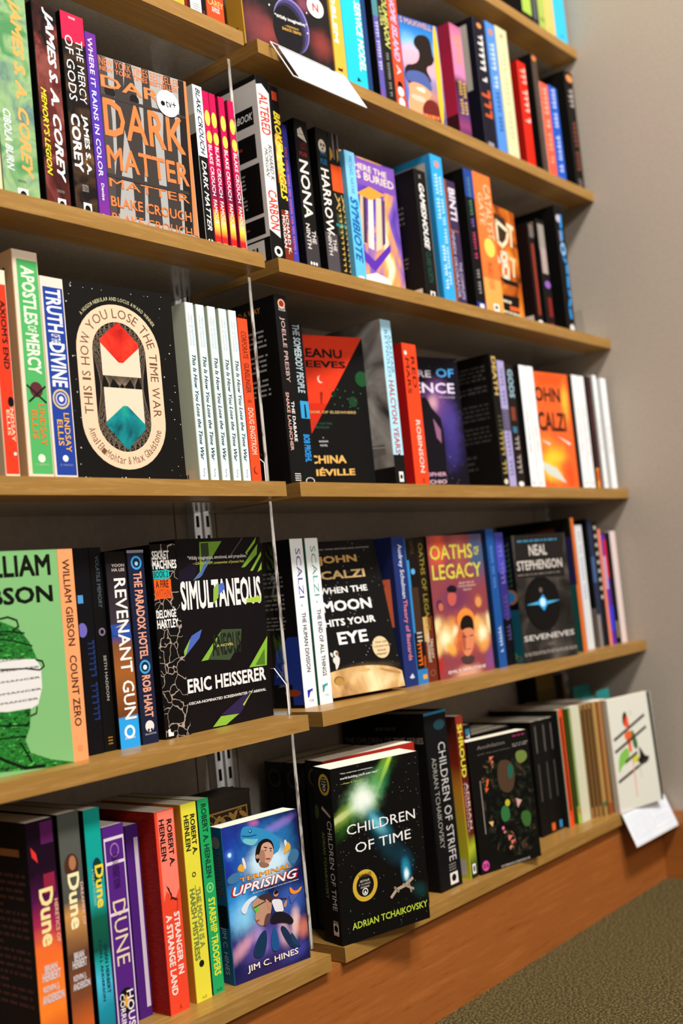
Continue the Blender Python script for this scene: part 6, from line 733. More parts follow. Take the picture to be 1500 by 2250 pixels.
{'n': 'paperback_book', 'l': 'purple starry cover with dark cloaked figure facing out', 'g': 'books on the eye level right shelf', 'p': (0.3478, 0.0834, 0.7192), 's': (0.1391, 0.035, 0.2114), 'o': 'F', 'c': ('ink_cover_purplestars', '#110d17', '#110d17'), 'r': (-0.001, 0.0, -0.2709), 'F': [('T', 'OF', 0.672, 0.851, 0.932, 0.917, '#4a9ad0', 'b', 0), ('T', 'EMPIRE', 0.015, 0.847, 0.594, 0.899, '#d8d0dc', 'b', 0), ('T', 'OF', 0.672, 0.851, 0.932, 0.917, '#4a9ad8', 'b', 0), ('T', 'SILENCE', 0.015, 0.729, 0.922, 0.808, '#d9d0e6', 'b', 0), ('T', 'THE SUN EATER', 0.663, 0.693, 0.913, 0.705, '#c9b8c4', 'n', 0), ('P', [0.393, 0.684, 0.515, 0.671, 0.56, 0.613, 0.672, 0.541, 0.691, 0.424, 0.688, 0.206, 0.67, 0.119, 0.279, 0.124, 0.324, 0.482], '#110e15'), ('E', 0.457, 0.658, 0.057, 0.038, '#0d0b11'), ('P', [0.559, 0.54, 0.654, 0.453, 0.647, 0.352, 0.585, 0.395], '#8a5a78'), ('T', 'CHRISTOPHER', 0.061, 0.108, 0.67, 0.137, '#cfa0b8', 'b', 0), ('T', 'RUOCCHIO', 0.131, 0.053, 0.664, 0.082, '#d8b8c4', 'b', 0)]},
{'n': 'hardcover_book', 'l': 'black hardcover with gold spine letters and text filled back cover', 'g': 'books on the eye level right shelf', 'p': (0.5486, 0.025, 0.7192), 's': (0.019, 0.15, 0.2225), 'o': 'S', 'c': ('#14120f', '#0f0d0c', '#0f0d0c'), 'hard': 1, 'F': [('T', 'DEATH', 0.2, 0.692, 0.85, 0.98, '#c9a860', 'x', 1), ('B', 0.3, 0.42, 0.7, 0.55, 4, '#5a5a3a'), ('Q', [0.317, 0.4, 0.85, 0.432, 0.2, 0.364, 0.85, 0.393, 0.2, 0.325, 0.85, 0.358, 0.2, 0.285, 0.85, 0.318, 0.317, 0.246, 0.85, 0.277, 0.2, 0.175, 0.85, 0.209, 0.2, 0.14, 0.85, 0.168, 0.2, 0.109, 0.85, 0.134], '#a89248'), ('E', 0.5, 0.05, 0.3, 0.02, '#d8d0b0')], 'L': [('B', 0.12, 0.72, 0.92, 0.93, 7, '#4a4540'), ('B', 0.12, 0.35, 0.92, 0.65, 9, '#3d3935'), ('B', 0.12, 0.15, 0.7, 0.28, 3, '#3d3935'), ('P', [0.03, 0.02, 0.3, 0.02, 0.3, 0.15, 0.03, 0.15], '#cdc4b4'), ('E', 0.15, 0.08, 0.08, 0.04, '#0e0c0b')]},
{'n': 'paperback_book', 'l': 'slim lavender spine right of a black hardcover with gold letters', 'g': 'books on the eye level right shelf', 'p': (0.5725, 0.028, 0.7192), 's': (0.023, 0.135, 0.2142), 'o': 'S', 'c': ('#a49cc8', '#1b171f', '#1b171f'), 'F': [('P', [0, 0.45, 1, 0.45, 1, 0.62, 0, 0.62], '#5a5266'), ('Q', [0.331, 0.924, 0.7, 0.944, 0.25, 0.899, 0.7, 0.919, 0.25, 0.866, 0.7, 0.894, 0.331, 0.839, 0.7, 0.86, 0.25, 0.805, 0.7, 0.834, 0.25, 0.748, 0.7, 0.772, 0.25, 0.715, 0.7, 0.743, 0.25, 0.683, 0.7, 0.709, 0.331, 0.656, 0.7, 0.677, 0.25, 0.596, 0.7, 0.625, 0.25, 0.562, 0.7, 0.59, 0.25, 0.533, 0.7, 0.555, 0.331, 0.507, 0.7, 0.528, 0.331, 0.476, 0.7, 0.502, 0.25, 0.416, 0.7, 0.444, 0.25, 0.388, 0.7, 0.409, 0.25, 0.355, 0.7, 0.384, 0.25, 0.32, 0.7, 0.348, 0.331, 0.288, 0.7, 0.314, 0.331, 0.258, 0.7, 0.283, 0.25, 0.201, 0.7, 0.226, 0.331, 0.168, 0.7, 0.195, 0.25, 0.138, 0.7, 0.162, 0.25, 0.106, 0.7, 0.133], '#6a6490')]},
{'n': 'paperback_book', 'l': 'dark brown spine with pale blue top letters near the middle shelf end', 'g': 'books on the eye level right shelf', 'p': (0.597, 0.028, 0.7192), 's': (0.0272, 0.135, 0.2091), 'o': 'S', 'c': ('#1d1615', '#120e0d', '#120e0d'), 'F': [('T', 'GODS', 0.25, 0.735, 0.85, 0.967, '#8fb0bc', 'x', 1), ('P', [0.2, 0.55, 0.7, 0.55, 0.7, 0.66, 0.2, 0.66], '#7a3a2a'), ('P', [0.2, 0.45, 0.7, 0.45, 0.7, 0.5, 0.2, 0.5], '#3a6a8a'), ('Q', [0.34, 0.395, 0.75, 0.428, 0.25, 0.359, 0.75, 0.388, 0.25, 0.318, 0.75, 0.353, 0.34, 0.247, 0.75, 0.275, 0.25, 0.21, 0.75, 0.241, 0.25, 0.165, 0.75, 0.203, 0.34, 0.129, 0.75, 0.157], '#a89a94'), ('E', 0.5, 0.04, 0.3, 0.02, '#e8e6e2')]},
{'n': 'paperback_book', 'l': 'white spine right of a black gap, beside a second white spine', 'g': 'books on the eye level right shelf', 'p': (0.6423, 0.028, 0.7192), 's': (0.0251, 0.135, 0.2131), 'o': 'S', 'c': ('#eef0f0', '#171513', '#c2c0b8'), 'F': [('Q', [0.3, 0.617, 0.6, 0.634, 0.354, 0.593, 0.6, 0.614, 0.3, 0.568, 0.6, 0.589, 0.3, 0.542, 0.6, 0.563, 0.354, 0.502, 0.6, 0.518, 0.354, 0.483, 0.6, 0.498, 0.354, 0.461, 0.6, 0.48, 0.354, 0.439, 0.6, 0.457, 0.3, 0.416, 0.6, 0.435, 0.3, 0.392, 0.6, 0.412, 0.3, 0.35, 0.6, 0.368, 0.3, 0.33, 0.6, 0.346, 0.3, 0.312, 0.6, 0.327, 0.3, 0.293, 0.6, 0.309], '#9a9a96'), ('E', 0.4, 0.05, 0.12, 0.008, '#7a2a2a')]},
{'n': 'paperback_book', 'l': 'white spine touching the orange yellow cover', 'g': 'books on the eye level right shelf', 'p': (0.6689, 0.028, 0.7192), 's': (0.0216, 0.135, 0.2136), 'o': 'S', 'c': ('#eef0f0', '#b8b8b2', '#b8b8b2'), 'F': [('Q', [0.3, 0.499, 0.6, 0.513, 0.3, 0.483, 0.6, 0.496, 0.354, 0.466, 0.6, 0.48, 0.3, 0.449, 0.6, 0.463, 0.354, 0.427, 0.6, 0.446, 0.354, 0.393, 0.6, 0.407, 0.3, 0.376, 0.6, 0.39, 0.3, 0.355, 0.6, 0.373, 0.354, 0.335, 0.6, 0.351, 0.354, 0.316, 0.6, 0.331, 0.3, 0.299, 0.6, 0.312], '#8a8a86'), ('E', 0.4, 0.05, 0.12, 0.008, '#7a2a2a')]},
{'n': 'paperback_book', 'l': 'orange and yellow cover with black block lettering facing out', 'g': 'books on the eye level right shelf', 'p': (0.692, 0.0408, 0.7192), 's': (0.12, 0.03, 0.2104), 'o': 'F', 'c': ('ink_cover_orange', '#c8401a', '#c8401a'), 'r': (-0.0001, 0.0, -0.1112), 'F': [('T', 'JOHN', 0.015, 0.708, 0.763, 0.873, '#3a1f16', 'x', 0), ('T', 'SCALZI', 0.015, 0.497, 0.842, 0.662, '#3a1f16', 'x', 0), ('P', [0.076, 0.252, 0.484, 0.181, 0.688, 0.057, 0.274, 0.131, 0.105, 0.195], '#c9cfc4'), ('P', [0.579, 0.462, 0.906, 0.4, 0.875, 0.383], '#e0d8d0'), ('P', [0.18, 0.424, 0.385, 0.394, 0.356, 0.377], '#e0d8d0')]},
{'n': 'paperback_book', 'l': 'narrow black spine between the orange cover and white spines', 'g': 'books on the eye level right shelf', 'p': (0.8144, 0.028, 0.7192), 's': (0.0138, 0.135, 0.2107), 'o': 'S', 'c': ('#15110f', '#100d0b', '#100d0b')},
{'n': 'paperback_book', 'l': 'white spine, left one of a close pair near the shelf end', 'g': 'books on the eye level right shelf', 'p': (0.8296, 0.028, 0.7192), 's': (0.0246, 0.135, 0.2127), 'o': 'S', 'c': ('#eef0f0', '#b0aeaa', '#b0aeaa'), 'F': [('Q', [0.3, 0.705, 0.6, 0.725, 0.3, 0.686, 0.6, 0.701, 0.3, 0.666, 0.6, 0.683, 0.3, 0.646, 0.6, 0.662, 0.3, 0.625, 0.6, 0.642, 0.3, 0.604, 0.6, 0.621, 0.3, 0.566, 0.6, 0.581, 0.354, 0.545, 0.6, 0.563, 0.3, 0.521, 0.6, 0.541, 0.3, 0.499, 0.6, 0.517, 0.3, 0.475, 0.6, 0.495, 0.354, 0.449, 0.6, 0.47, 0.354, 0.405, 0.6, 0.426, 0.3, 0.379, 0.6, 0.401, 0.3, 0.359, 0.6, 0.375, 0.3, 0.336, 0.6, 0.355, 0.354, 0.297, 0.6, 0.313], '#a8a4a2'), ('E', 0.5, 0.06, 0.15, 0.01, '#b08a84')]},
{'n': 'paperback_book', 'l': 'white spine, right one of a close pair near the shelf end', 'g': 'books on the eye level right shelf', 'p': (0.8557, 0.028, 0.7192), 's': (0.0209, 0.135, 0.2129), 'o': 'S', 'c': ('#eef0f0', '#b0aeaa', '#b0aeaa'), 'F': [('Q', [0.3, 0.715, 0.6, 0.732, 0.3, 0.699, 0.6, 0.711, 0.3, 0.682, 0.6, 0.696, 0.3, 0.665, 0.6, 0.678, 0.3, 0.647, 0.6, 0.662, 0.3, 0.629, 0.6, 0.644, 0.3, 0.597, 0.6, 0.609, 0.354, 0.579, 0.6, 0.594, 0.3, 0.558, 0.6, 0.575, 0.3, 0.54, 0.6, 0.555, 0.3, 0.519, 0.6, 0.537, 0.354, 0.497, 0.6, 0.515, 0.354, 0.46, 0.6, 0.477, 0.3, 0.438, 0.6, 0.456, 0.3, 0.42, 0.6, 0.434, 0.3, 0.401, 0.6, 0.417, 0.354, 0.368, 0.6, 0.381, 0.354, 0.352, 0.6, 0.365, 0.354, 0.335, 0.6, 0.349, 0.3, 0.319, 0.6, 0.332, 0.3, 0.301, 0.6, 0.317], '#a8a4a2'), ('E', 0.5, 0.06, 0.15, 0.01, '#b08a84')]},
{'n': 'paperback_book', 'l': 'dark maroon spine with orange foot between white books', 'g': 'books on the eye level right shelf', 'p': (0.8771, 0.024, 0.7192), 's': (0.0197, 0.135, 0.2132), 'o': 'S', 'c': ('#381c1c', '#170b0b', '#170b0b'), 'F': [('Q', [0.372, 0.784, 0.7, 0.802, 0.372, 0.764, 0.7, 0.78, 0.3, 0.738, 0.7, 0.76, 0.372, 0.694, 0.7, 0.713, 0.372, 0.668, 0.7, 0.689, 0.372, 0.644, 0.7, 0.663, 0.372, 0.618, 0.7, 0.64, 0.3, 0.596, 0.7, 0.614, 0.3, 0.552, 0.7, 0.571, 0.372, 0.529, 0.7, 0.548], '#5a3434'), ('P', [0, 0, 0.6, 0, 0.6, 0.19, 0, 0.19], '#e08a2a'), ('P', [0.1, 0.08, 0.5, 0.08, 0.5, 0.17, 0.1, 0.17], '#c04a1a')]},
{'n': 'paperback_book', 'l': 'white spine right of the maroon one, second from the end', 'g': 'books on the eye level right shelf', 'p': (0.8972, 0.02, 0.7192), 's': (0.0138, 0.135, 0.2164), 'o': 'S', 'c': ('#eef0f0', '#b4b4b0', '#b4b4b0'), 'F': [('Q', [0.354, 0.611, 0.6, 0.623, 0.354, 0.599, 0.6, 0.608, 0.3, 0.585, 0.6, 0.596, 0.3, 0.571, 0.6, 0.582, 0.3, 0.55, 0.6, 0.558, 0.3, 0.537, 0.6, 0.548, 0.354, 0.524, 0.6, 0.534, 0.354, 0.513, 0.6, 0.522, 0.354, 0.503, 0.6, 0.511, 0.354, 0.491, 0.6, 0.501, 0.3, 0.481, 0.6, 0.489, 0.354, 0.46, 0.6, 0.469, 0.3, 0.446, 0.6, 0.458, 0.3, 0.433, 0.6, 0.444, 0.3, 0.42, 0.6, 0.43, 0.354, 0.397, 0.6, 0.407, 0.3, 0.386, 0.6, 0.395, 0.3, 0.376, 0.6, 0.384, 0.3, 0.366, 0.6, 0.374, 0.354, 0.352, 0.6, 0.364, 0.3, 0.338, 0.6, 0.35], '#a8a8a4'), ('E', 0.4, 0.06, 0.12, 0.01, '#b08a84')]},
{'n': 'paperback_book', 'l': 'slightly shorter white spine at the very end of the eye level shelf', 'g': 'books on the eye level right shelf', 'p': (0.9114, 0.012, 0.7192), 's': (0.0218, 0.135, 0.2104), 'o': 'S', 'c': ('#eef0f0', '#b4b4b0', '#b4b4b0'), 'F': [('T', 'SCALZI', 0.3, 0.323, 0.6, 0.568, '#a8a8a4', 'b', 1)]},
{'n': 'paperback_book', 'l': 'bright green cover with a tangled cord head facing out', 'g': 'books on the fourth left shelf', 'p': (-0.4752, 0.0288, 0.435), 's': (0.155, 0.02, 0.2145), 'o': 'F', 'c': ('#7ab070', '#5a9a54', '#5a9a54'), 'r': (-0.008, 0.0, 0.0057), 'F': [('T', 'WILLIAM', 0.275, 0.879, 0.941, 0.979, '#0e1009', 'x', 0), ('T', 'GIBSON', 0.284, 0.755, 0.942, 0.834, '#0e1009', 'x', 0), ('P', [0.305, 0.682, 0.536, 0.685, 0.668, 0.642, 0.735, 0.579, 0.782, 0.5, 0.695, 0.489, 0.513, 0.509, 0.296, 0.538], 'ink_knit'), ('P', [0.303, 0.526, 0.514, 0.515, 0.772, 0.498, 0.805, 0.457, 0.802, 0.364, 0.763, 0.292, 0.685, 0.271, 0.555, 0.273, 0.277, 0.308], '#d9d6d2'), ('P', [0.277, 0.308, 0.538, 0.28, 0.705, 0.28, 0.689, 0.196, 0.649, 0.143, 0.678, 0.083, 0.824, 0.035, 1.0, 0.0, 0.818, 0.0, 0.236, 0.04], 'ink_knit'), ('L', [0.537, 0.696, 0.593, 0.701, 0.655, 0.683, 0.665, 0.654, 0.621, 0.639], 0.0018, '#0b1a09'), ('L', [0.44, 0.639, 0.584, 0.636, 0.703, 0.622], 0.0015, '#0b1a09'), ('L', [0.437, 0.617, 0.615, 0.593, 0.752, 0.56], 0.0015, '#0b1a09'), ('L', [0.772, 0.495, 0.819, 0.485, 0.83, 0.461, 0.794, 0.446, 0.691, 0.461, 0.508, 0.47], 0.0016, '#0e1a09'), ('L', [0.752, 0.281, 0.744, 0.253, 0.7, 0.246], 0.0015, '#0b1a09'), ('L', [0.433, 0.23, 0.566, 0.215, 0.676, 0.209], 0.0018, '#0b1a09'), ('L', [0.375, 0.12, 0.51, 0.064, 0.632, 0.02, 0.773, 0.013], 0.003, '#0b1a09'), ('L', [0.611, 0.136, 0.682, 0.042], 0.002, '#0b1a09'), ('L', [0.425, 0.17, 0.651, 0.16], 0.0015, '#0b1a09'), ('T', 'NEUROMANCER', 0.284, 0.504, 0.698, 0.512, '#55504c', 'b', 0), ('T', 'NEUROMANCER', 0.278, 0.458, 0.796, 0.466, '#55504c', 'b', 0), ('T', 'NEUROMANCER', 0.273, 0.41, 0.794, 0.418, '#55504c', 'b', 0), ('T', 'NEUROMANCER', 0.266, 0.357, 0.797, 0.365, '#55504c', 'b', 0), ('T', 'NEUROMANCER', 0.261, 0.316, 0.767, 0.324, '#55504c', 'b', 0)]},
{'n': 'paperback_book', 'l': 'orange spine with dark author name and title, right of the green cover', 'g': 'books on the fourth left shelf', 'p': (-0.3205, 0.031, 0.4348), 's': (0.0197, 0.135, 0.2146), 'o': 'S', 'c': ('#f09a64', '#c87a48', '#d88450'), 'F': [('T', 'WILLIAM GIBSON', 0.28, 0.539, 0.72, 0.951, '#3a2216', 'b', 1), ('T', 'COUNT ZERO', 0.28, 0.161, 0.72, 0.494, '#3a2216', 'b', 1), ('E', 0.5, 0.059, 0.18, 0.016, '#d88a5a')]},
{'n': 'paperback_book', 'l': 'black spine with dim blue lettering and small blue emblem', 'g': 'books on the fourth left shelf', 'p': (-0.2875, 0.048, 0.4348), 's': (0.0197, 0.13, 0.2163), 'o': 'S', 'c': ('#0d0c11', '#0b0a0d', '#0b0a0d'), 'F': [('P', [0.05, 0.73, 0.4, 0.73, 0.4, 0.77, 0.05, 0.77], '#4a90c8'), ('E', 0.2, 0.6, 0.3, 0.035, '#6a60b0'), ('Q', [0.45, 0.529, 0.9, 0.548, 0.45, 0.506, 0.9, 0.525, 0.45, 0.479, 0.9, 0.501, 0.531, 0.456, 0.9, 0.474, 0.45, 0.431, 0.9, 0.452, 0.45, 0.403, 0.9, 0.426, 0.531, 0.373, 0.9, 0.398, 0.45, 0.325, 0.9, 0.344, 0.531, 0.301, 0.9, 0.321, 0.45, 0.272, 0.9, 0.297, 0.45, 0.242, 0.9, 0.267, 0.531, 0.214, 0.9, 0.236, 0.45, 0.19, 0.9, 0.21, 0.531, 0.163, 0.9, 0.186], '#1c2f60')], 'L': [('P', [0.3, 0.3, 0.9, 0.3, 0.9, 0.6, 0.3, 0.6], '#0d0d12')]},
{'n': 'paperback_book', 'l': 'black spine with tiny grey lettering and a dull violet ring', 'g': 'books on the fourth left shelf', 'p': (-0.2661, 0.05, 0.4348), 's': (0.0166, 0.128, 0.2165), 'o': 'S', 'c': ('#0d0c0b', '#0b0a0a', '#0b0a0a'), 'F': [('T', 'VOLATILE MEMORY', 0.45, 0.701, 0.75, 0.957, '#4a5560', 'b', 1), ('O', 0.55, 0.582, 0.26, 0.02, 0.55, '#7a6a80'), ('T', 'SETH HADDON', 0.5, 0.245, 0.72, 0.466, '#9a968e', 'b', 1), ('B', 0.35, 0.03, 0.7, 0.075, 3, '#a8742a')]},
{'n': 'paperback_book', 'l': 'brown battle picture spine with tall white title and blue foot', 'g': 'books on the fourth left shelf', 'p': (-0.2491, 0.045, 0.4348), 's': (0.0279, 0.133, 0.2106), 'o': 'S', 'c': ('ink_revenant', '#0b0a0a', '#0d0b09'), 'F': [('P', [0, 0.94, 1, 0.94, 1, 1, 0, 1], '#0f0c09'), ('T', 'YOON', 0.28, 0.921, 0.9, 0.936, '#c9b8b0', 'b', 0), ('T', 'HA LEE', 0.28, 0.898, 0.9, 0.914, '#c9b8b0', 'b', 0), ('P', [-0.0, 0.627, 0.897, 0.629, 0.958, 0.55, 0.045, 0.574], '#2a4a9a'), ('P', [0.197, 0.611, 0.84, 0.637, 0.762, 0.618], '#c8a880'), ('T', 'REVENANT', 0.33, 0.378, 0.9, 0.862, '#e8e4e0', 'b', 1), ('T', 'GUN', 0.33, 0.142, 0.9, 0.339, '#e8e4e0', 'b', 1), ('O', 0.5, 0.08, 0.26, 0.034, 0.6, '#dceaf4'), ('T', 'SOLARIS', 0.25, 0.044, 0.75, 0.054, '#dceaf4', 'b', 0)]},
{'n': 'paperback_book', 'l': 'navy spine with salmon condensed title and blue ring emblems', 'g': 'books on the fourth left shelf', 'p': (-0.2207, 0.043, 0.4348), 's': (0.0235, 0.135, 0.2113), 'o': 'S', 'c': ('#1a2038', '#0d0c12', '#0d0c12'), 'F': [('P', [0, 0.985, 1, 0.985, 1, 1, 0, 1], '#8a8a94'), ('O', 0.52, 0.933, 0.32, 0.036, 0.7, '#3f9ad0'), ('E', 0.52, 0.929, 0.1, 0.011, '#8fc8e8'), ('T', 'THE PARADOX HOTEL', 0.28, 0.436, 0.78, 0.886, '#dd9a80', 'x', 1), ('O', 0.52, 0.393, 0.32, 0.036, 0.7, '#3f9ad0'), ('E', 0.52, 0.391, 0.12, 0.013, '#cfe4f0'), ('T', 'ROB HART', 0.28, 0.134, 0.78, 0.35, '#dd9a80', 'x', 1), ('E', 0.5, 0.089, 0.26, 0.029, '#dcd8d4'), ('E', 0.42, 0.07, 0.06, 0.008, '#1a2038'), ('E', 0.6, 0.07, 0.06, 0.008, '#1a2038'), ('E', 0.42, 0.052, 0.06, 0.008, '#1a2038'), ('E', 0.6, 0.052, 0.06, 0.008, '#1a2038'), ('T', 'BALLANTINE', 0.2, 0.046, 0.85, 0.055, '#a8a8b0', 'b', 0)]},
{'n': 'paperback_book', 'l': 'black spine covered with a pale branching web and boxed lettering', 'g': 'books on the fourth left shelf', 'p': (-0.1857, 0.045, 0.4348), 's': (0.038, 0.133, 0.2168), 'o': 'S', 'c': ('ink_web', '#0d0b0a', '#0d0b0a'), 'F': [('T', 'SEKRET', 0.05, 0.92, 0.72, 0.966, '#e8e6e2', 'x', 0), ('T', 'MACHINES', 0.05, 0.87, 0.98, 0.917, '#e8e6e2', 'x', 0), ('P', [0.04, 0.819, 0.66, 0.819, 0.66, 0.864, 0.04, 0.864], '#1fb0aa'), ('T', 'BOOK 2', 0.06, 0.825, 0.62, 0.861, '#14504e', 'x', 0), ('P', [0.04, 0.716, 0.7, 0.716, 0.7, 0.817, 0.04, 0.817], '#e65a20'), ('T', 'A FIRE', 0.1, 0.772, 0.6, 0.812, '#4a2416', 'x', 0), ('T', 'WITHIN', 0.06, 0.721, 0.66, 0.766, '#b8481c', 'x', 0), ('T', 'DELONGE', 0.03, 0.616, 0.8, 0.659, '#e8e6e2', 'x', 0), ('T', 'HARTLEY', 0.03, 0.563, 0.85, 0.609, '#e8e6e2', 'x', 0), ('P', [0.1, 0.013, 0.3, 0.013, 0.3, 0.049, 0.1, 0.049], '#e8e6e2'), ('E', 0.26, 0.043, 0.07, 0.012, '#0e0c0b')]},
{'n': 'hardcover_book', 'l': 'black cover with torn green slashes and tall white title facing out', 'g': 'books on the fourth left shelf', 'p': (-0.1461, 0.0505, 0.4348), 's': (0.1455, 0.045, 0.222), 'o': 'F', 'c': ('#110d0f', '#0d0b0b', '#0d0b0b'), 'r': (0.0184, 0.0, 0.0391), 'hard': 1, 'F': [('P', [0.266, 0.981, 0.525, 0.982, 0.25, 0.796, 0.161, 0.779, 0.247, 0.823], '#6f9a34'), ('P', [0.279, 0.974, 0.367, 0.976, 0.366, 0.881, 0.278, 0.876], '#34402a'), ('P', [0.161, 0.779, 0.254, 0.823, 0.356, 0.908, 0.366, 0.881, 0.266, 0.802], '#4a66a8'), ('P', [0.015, 0.83, 0.268, 0.903, 0.16, 0.772, -0.0, 0.771], '#191222'), ('P', [0.8, 0.913, 0.953, 0.999, 0.931, 0.967, 0.815, 0.905], '#86b23a'), ('P', [0.739, 0.833, 0.962, 0.959, 0.943, 0.902, 0.787, 0.835], '#7aa836'), ('P', [0.846, 0.812, 1.0, 0.916, 0.999, 0.894, 0.878, 0.811], '#86b23a'), ('P', [0.934, 0.803, 1.0, 0.858, 0.99, 0.815], '#86b23a'), ('P', [0.611, 0.903, 0.776, 0.998, 0.783, 0.994, 0.618, 0.899], '#5a4a54'), ('T', '"Wildly imaginative, emotional, and propulsive."', 0.12, 0.883, 0.826, 0.909, '#d8d4d0', 'b', 0), ('T', '—DAVID KOEPP, screenwriter of Jurassic Park', 0.175, 0.857, 0.78, 0.876, '#b8b456', 'b', 0), ('T', 'SIMULTANEOUS', 0.015, 0.629, 0.96, 0.78, '#e6e3e0', 'x', 0), ('P', [0.386, 0.73, 0.45, 0.762, 0.437, 0.681, 0.371, 0.646], '#8ab040'), ('P', [0.448, 0.749, 0.51, 0.76, 0.52, 0.725, 0.439, 0.694], '#4a66c0'), ('P', [0.772, 0.66, 0.95, 0.67, 0.944, 0.635, 0.768, 0.639], '#a8c83c'), ('P', [0.006, 0.423, 0.101, 0.496, 0.22, 0.523, 0.184, 0.478, 0.0, 0.388], '#4a62b0'), ('P', [0.006, 0.423, 0.085, 0.484, 0.031, 0.409, 0.0, 0.388], '#86b040'), ('P', [0.186, 0.358, 0.445, 0.507, 0.496, 0.5, 0.265, 0.36], '#7fae38'), ('P', [0.445, 0.51, 0.681, 0.5, 0.661, 0.435, 0.515, 0.342, 0.265, 0.36], '#3c4a30'), ('T', 'ANEOUS', 0.321, 0.372, 0.661, 0.491, '#1d2219', 'x', 0), ('T', 'A NOVEL', 0.371, 0.419, 0.572, 0.433, '#c8b868', 'b', 0), ('P', [0.737, 0.285, 0.994, 0.443, 0.958, 0.282], '#82b238'), ('P', [0.817, 0.293, 0.946, 0.375, 0.938, 0.287], '#4f7424'), ('T', 'ERIC HEISSERER', 0.015, 0.203, 0.934, 0.277, '#e6e3e0', 'x', 0), ('T', 'OSCAR-NOMINATED SCREENWRITER OF ARRIVAL', 0.015, 0.144, 0.924, 0.159, '#d8d4d0', 'x', 0), ('P', [0.362, 0.064, 0.633, 0.141, 0.744, 0.152, 0.62, 0.067, 0.57, 0.044], '#2e2148'), ('P', [0.258, 0.009, 0.361, 0.057, 0.571, 0.05, 0.412, 0.006], '#86b23a'), ('P', [0.625, 0.094, 0.772, 0.171, 0.639, 0.086], '#a8b848')]},
{'n': 'paperback_book', 'l': 'white spine with thin blue author name, left of its green lettered pair', 'g': 'books on the fourth right shelf', 'p': (0.0594, 0.058, 0.4348), 's': (0.026, 0.12, 0.2181), 'o': 'S', 'c': ('#eef0f0', '#0f0d0e', '#c4c2be'), 'F': [('T', 'SCALZI', 0.38, 0.646, 0.75, 0.942, '#3a3aa0', 'n', 1), ('E', 0.5, 0.601, 0.05, 0.006, '#8a8a90'), ('T', 'THE HUMAN DIVISION', 0.42, 0.206, 0.72, 0.559, '#2e2e38', 'b', 1), ('P', [0.3, 0.1, 0.72, 0.108, 0.66, 0.085, 0.62, 0.095, 0.5, 0.085, 0.4, 0.06, 0.3, 0.055], '#2a2ea8'), ('T', 'TOR', 0.38, 0.03, 0.72, 0.043, '#4a4a60', 'n', 0)], 'L': [('B', 0.2, 0.58, 0.85, 0.82, 9, '#75716c'), ('B', 0.2, 0.44, 0.85, 0.55, 5, '#75716c'), ('P', [0.55, 0.02, 1, 0.02, 1, 0.42, 0.85, 0.42, 0.66, 0.34, 0.6, 0.2], '#20368c'), ('P', [0, 0, 0.85, 0, 0.85, 0.14, 0, 0.14], '#0d0b0c'), ('E', 0.85, 0.09, 0.12, 0.02, '#8a3a1a')]},
{'n': 'paperback_book', 'l': 'white spine with thin green author name, right of its blue lettered pair', 'g': 'books on the fourth right shelf', 'p': (0.0891, 0.058, 0.4348), 's': (0.0268, 0.12, 0.2182), 'o': 'S', 'c': ('#eef0f0', '#1f5a4a', '#c4c4c0'), 'F': [('T', 'SCALZI', 0.38, 0.649, 0.75, 0.953, '#5a9a90', 'n', 1), ('E', 0.5, 0.613, 0.05, 0.006, '#8a9a90'), ('T', 'THE END OF ALL THINGS', 0.42, 0.166, 0.72, 0.568, '#1e2122', 'b', 1), ('P', [0.3, 0.115, 0.72, 0.123, 0.66, 0.1, 0.62, 0.11, 0.5, 0.1, 0.4, 0.075, 0.3, 0.07], '#3a9a94'), ('T', 'TOR', 0.38, 0.045, 0.72, 0.058, '#6aa8a4', 'n', 0)]},
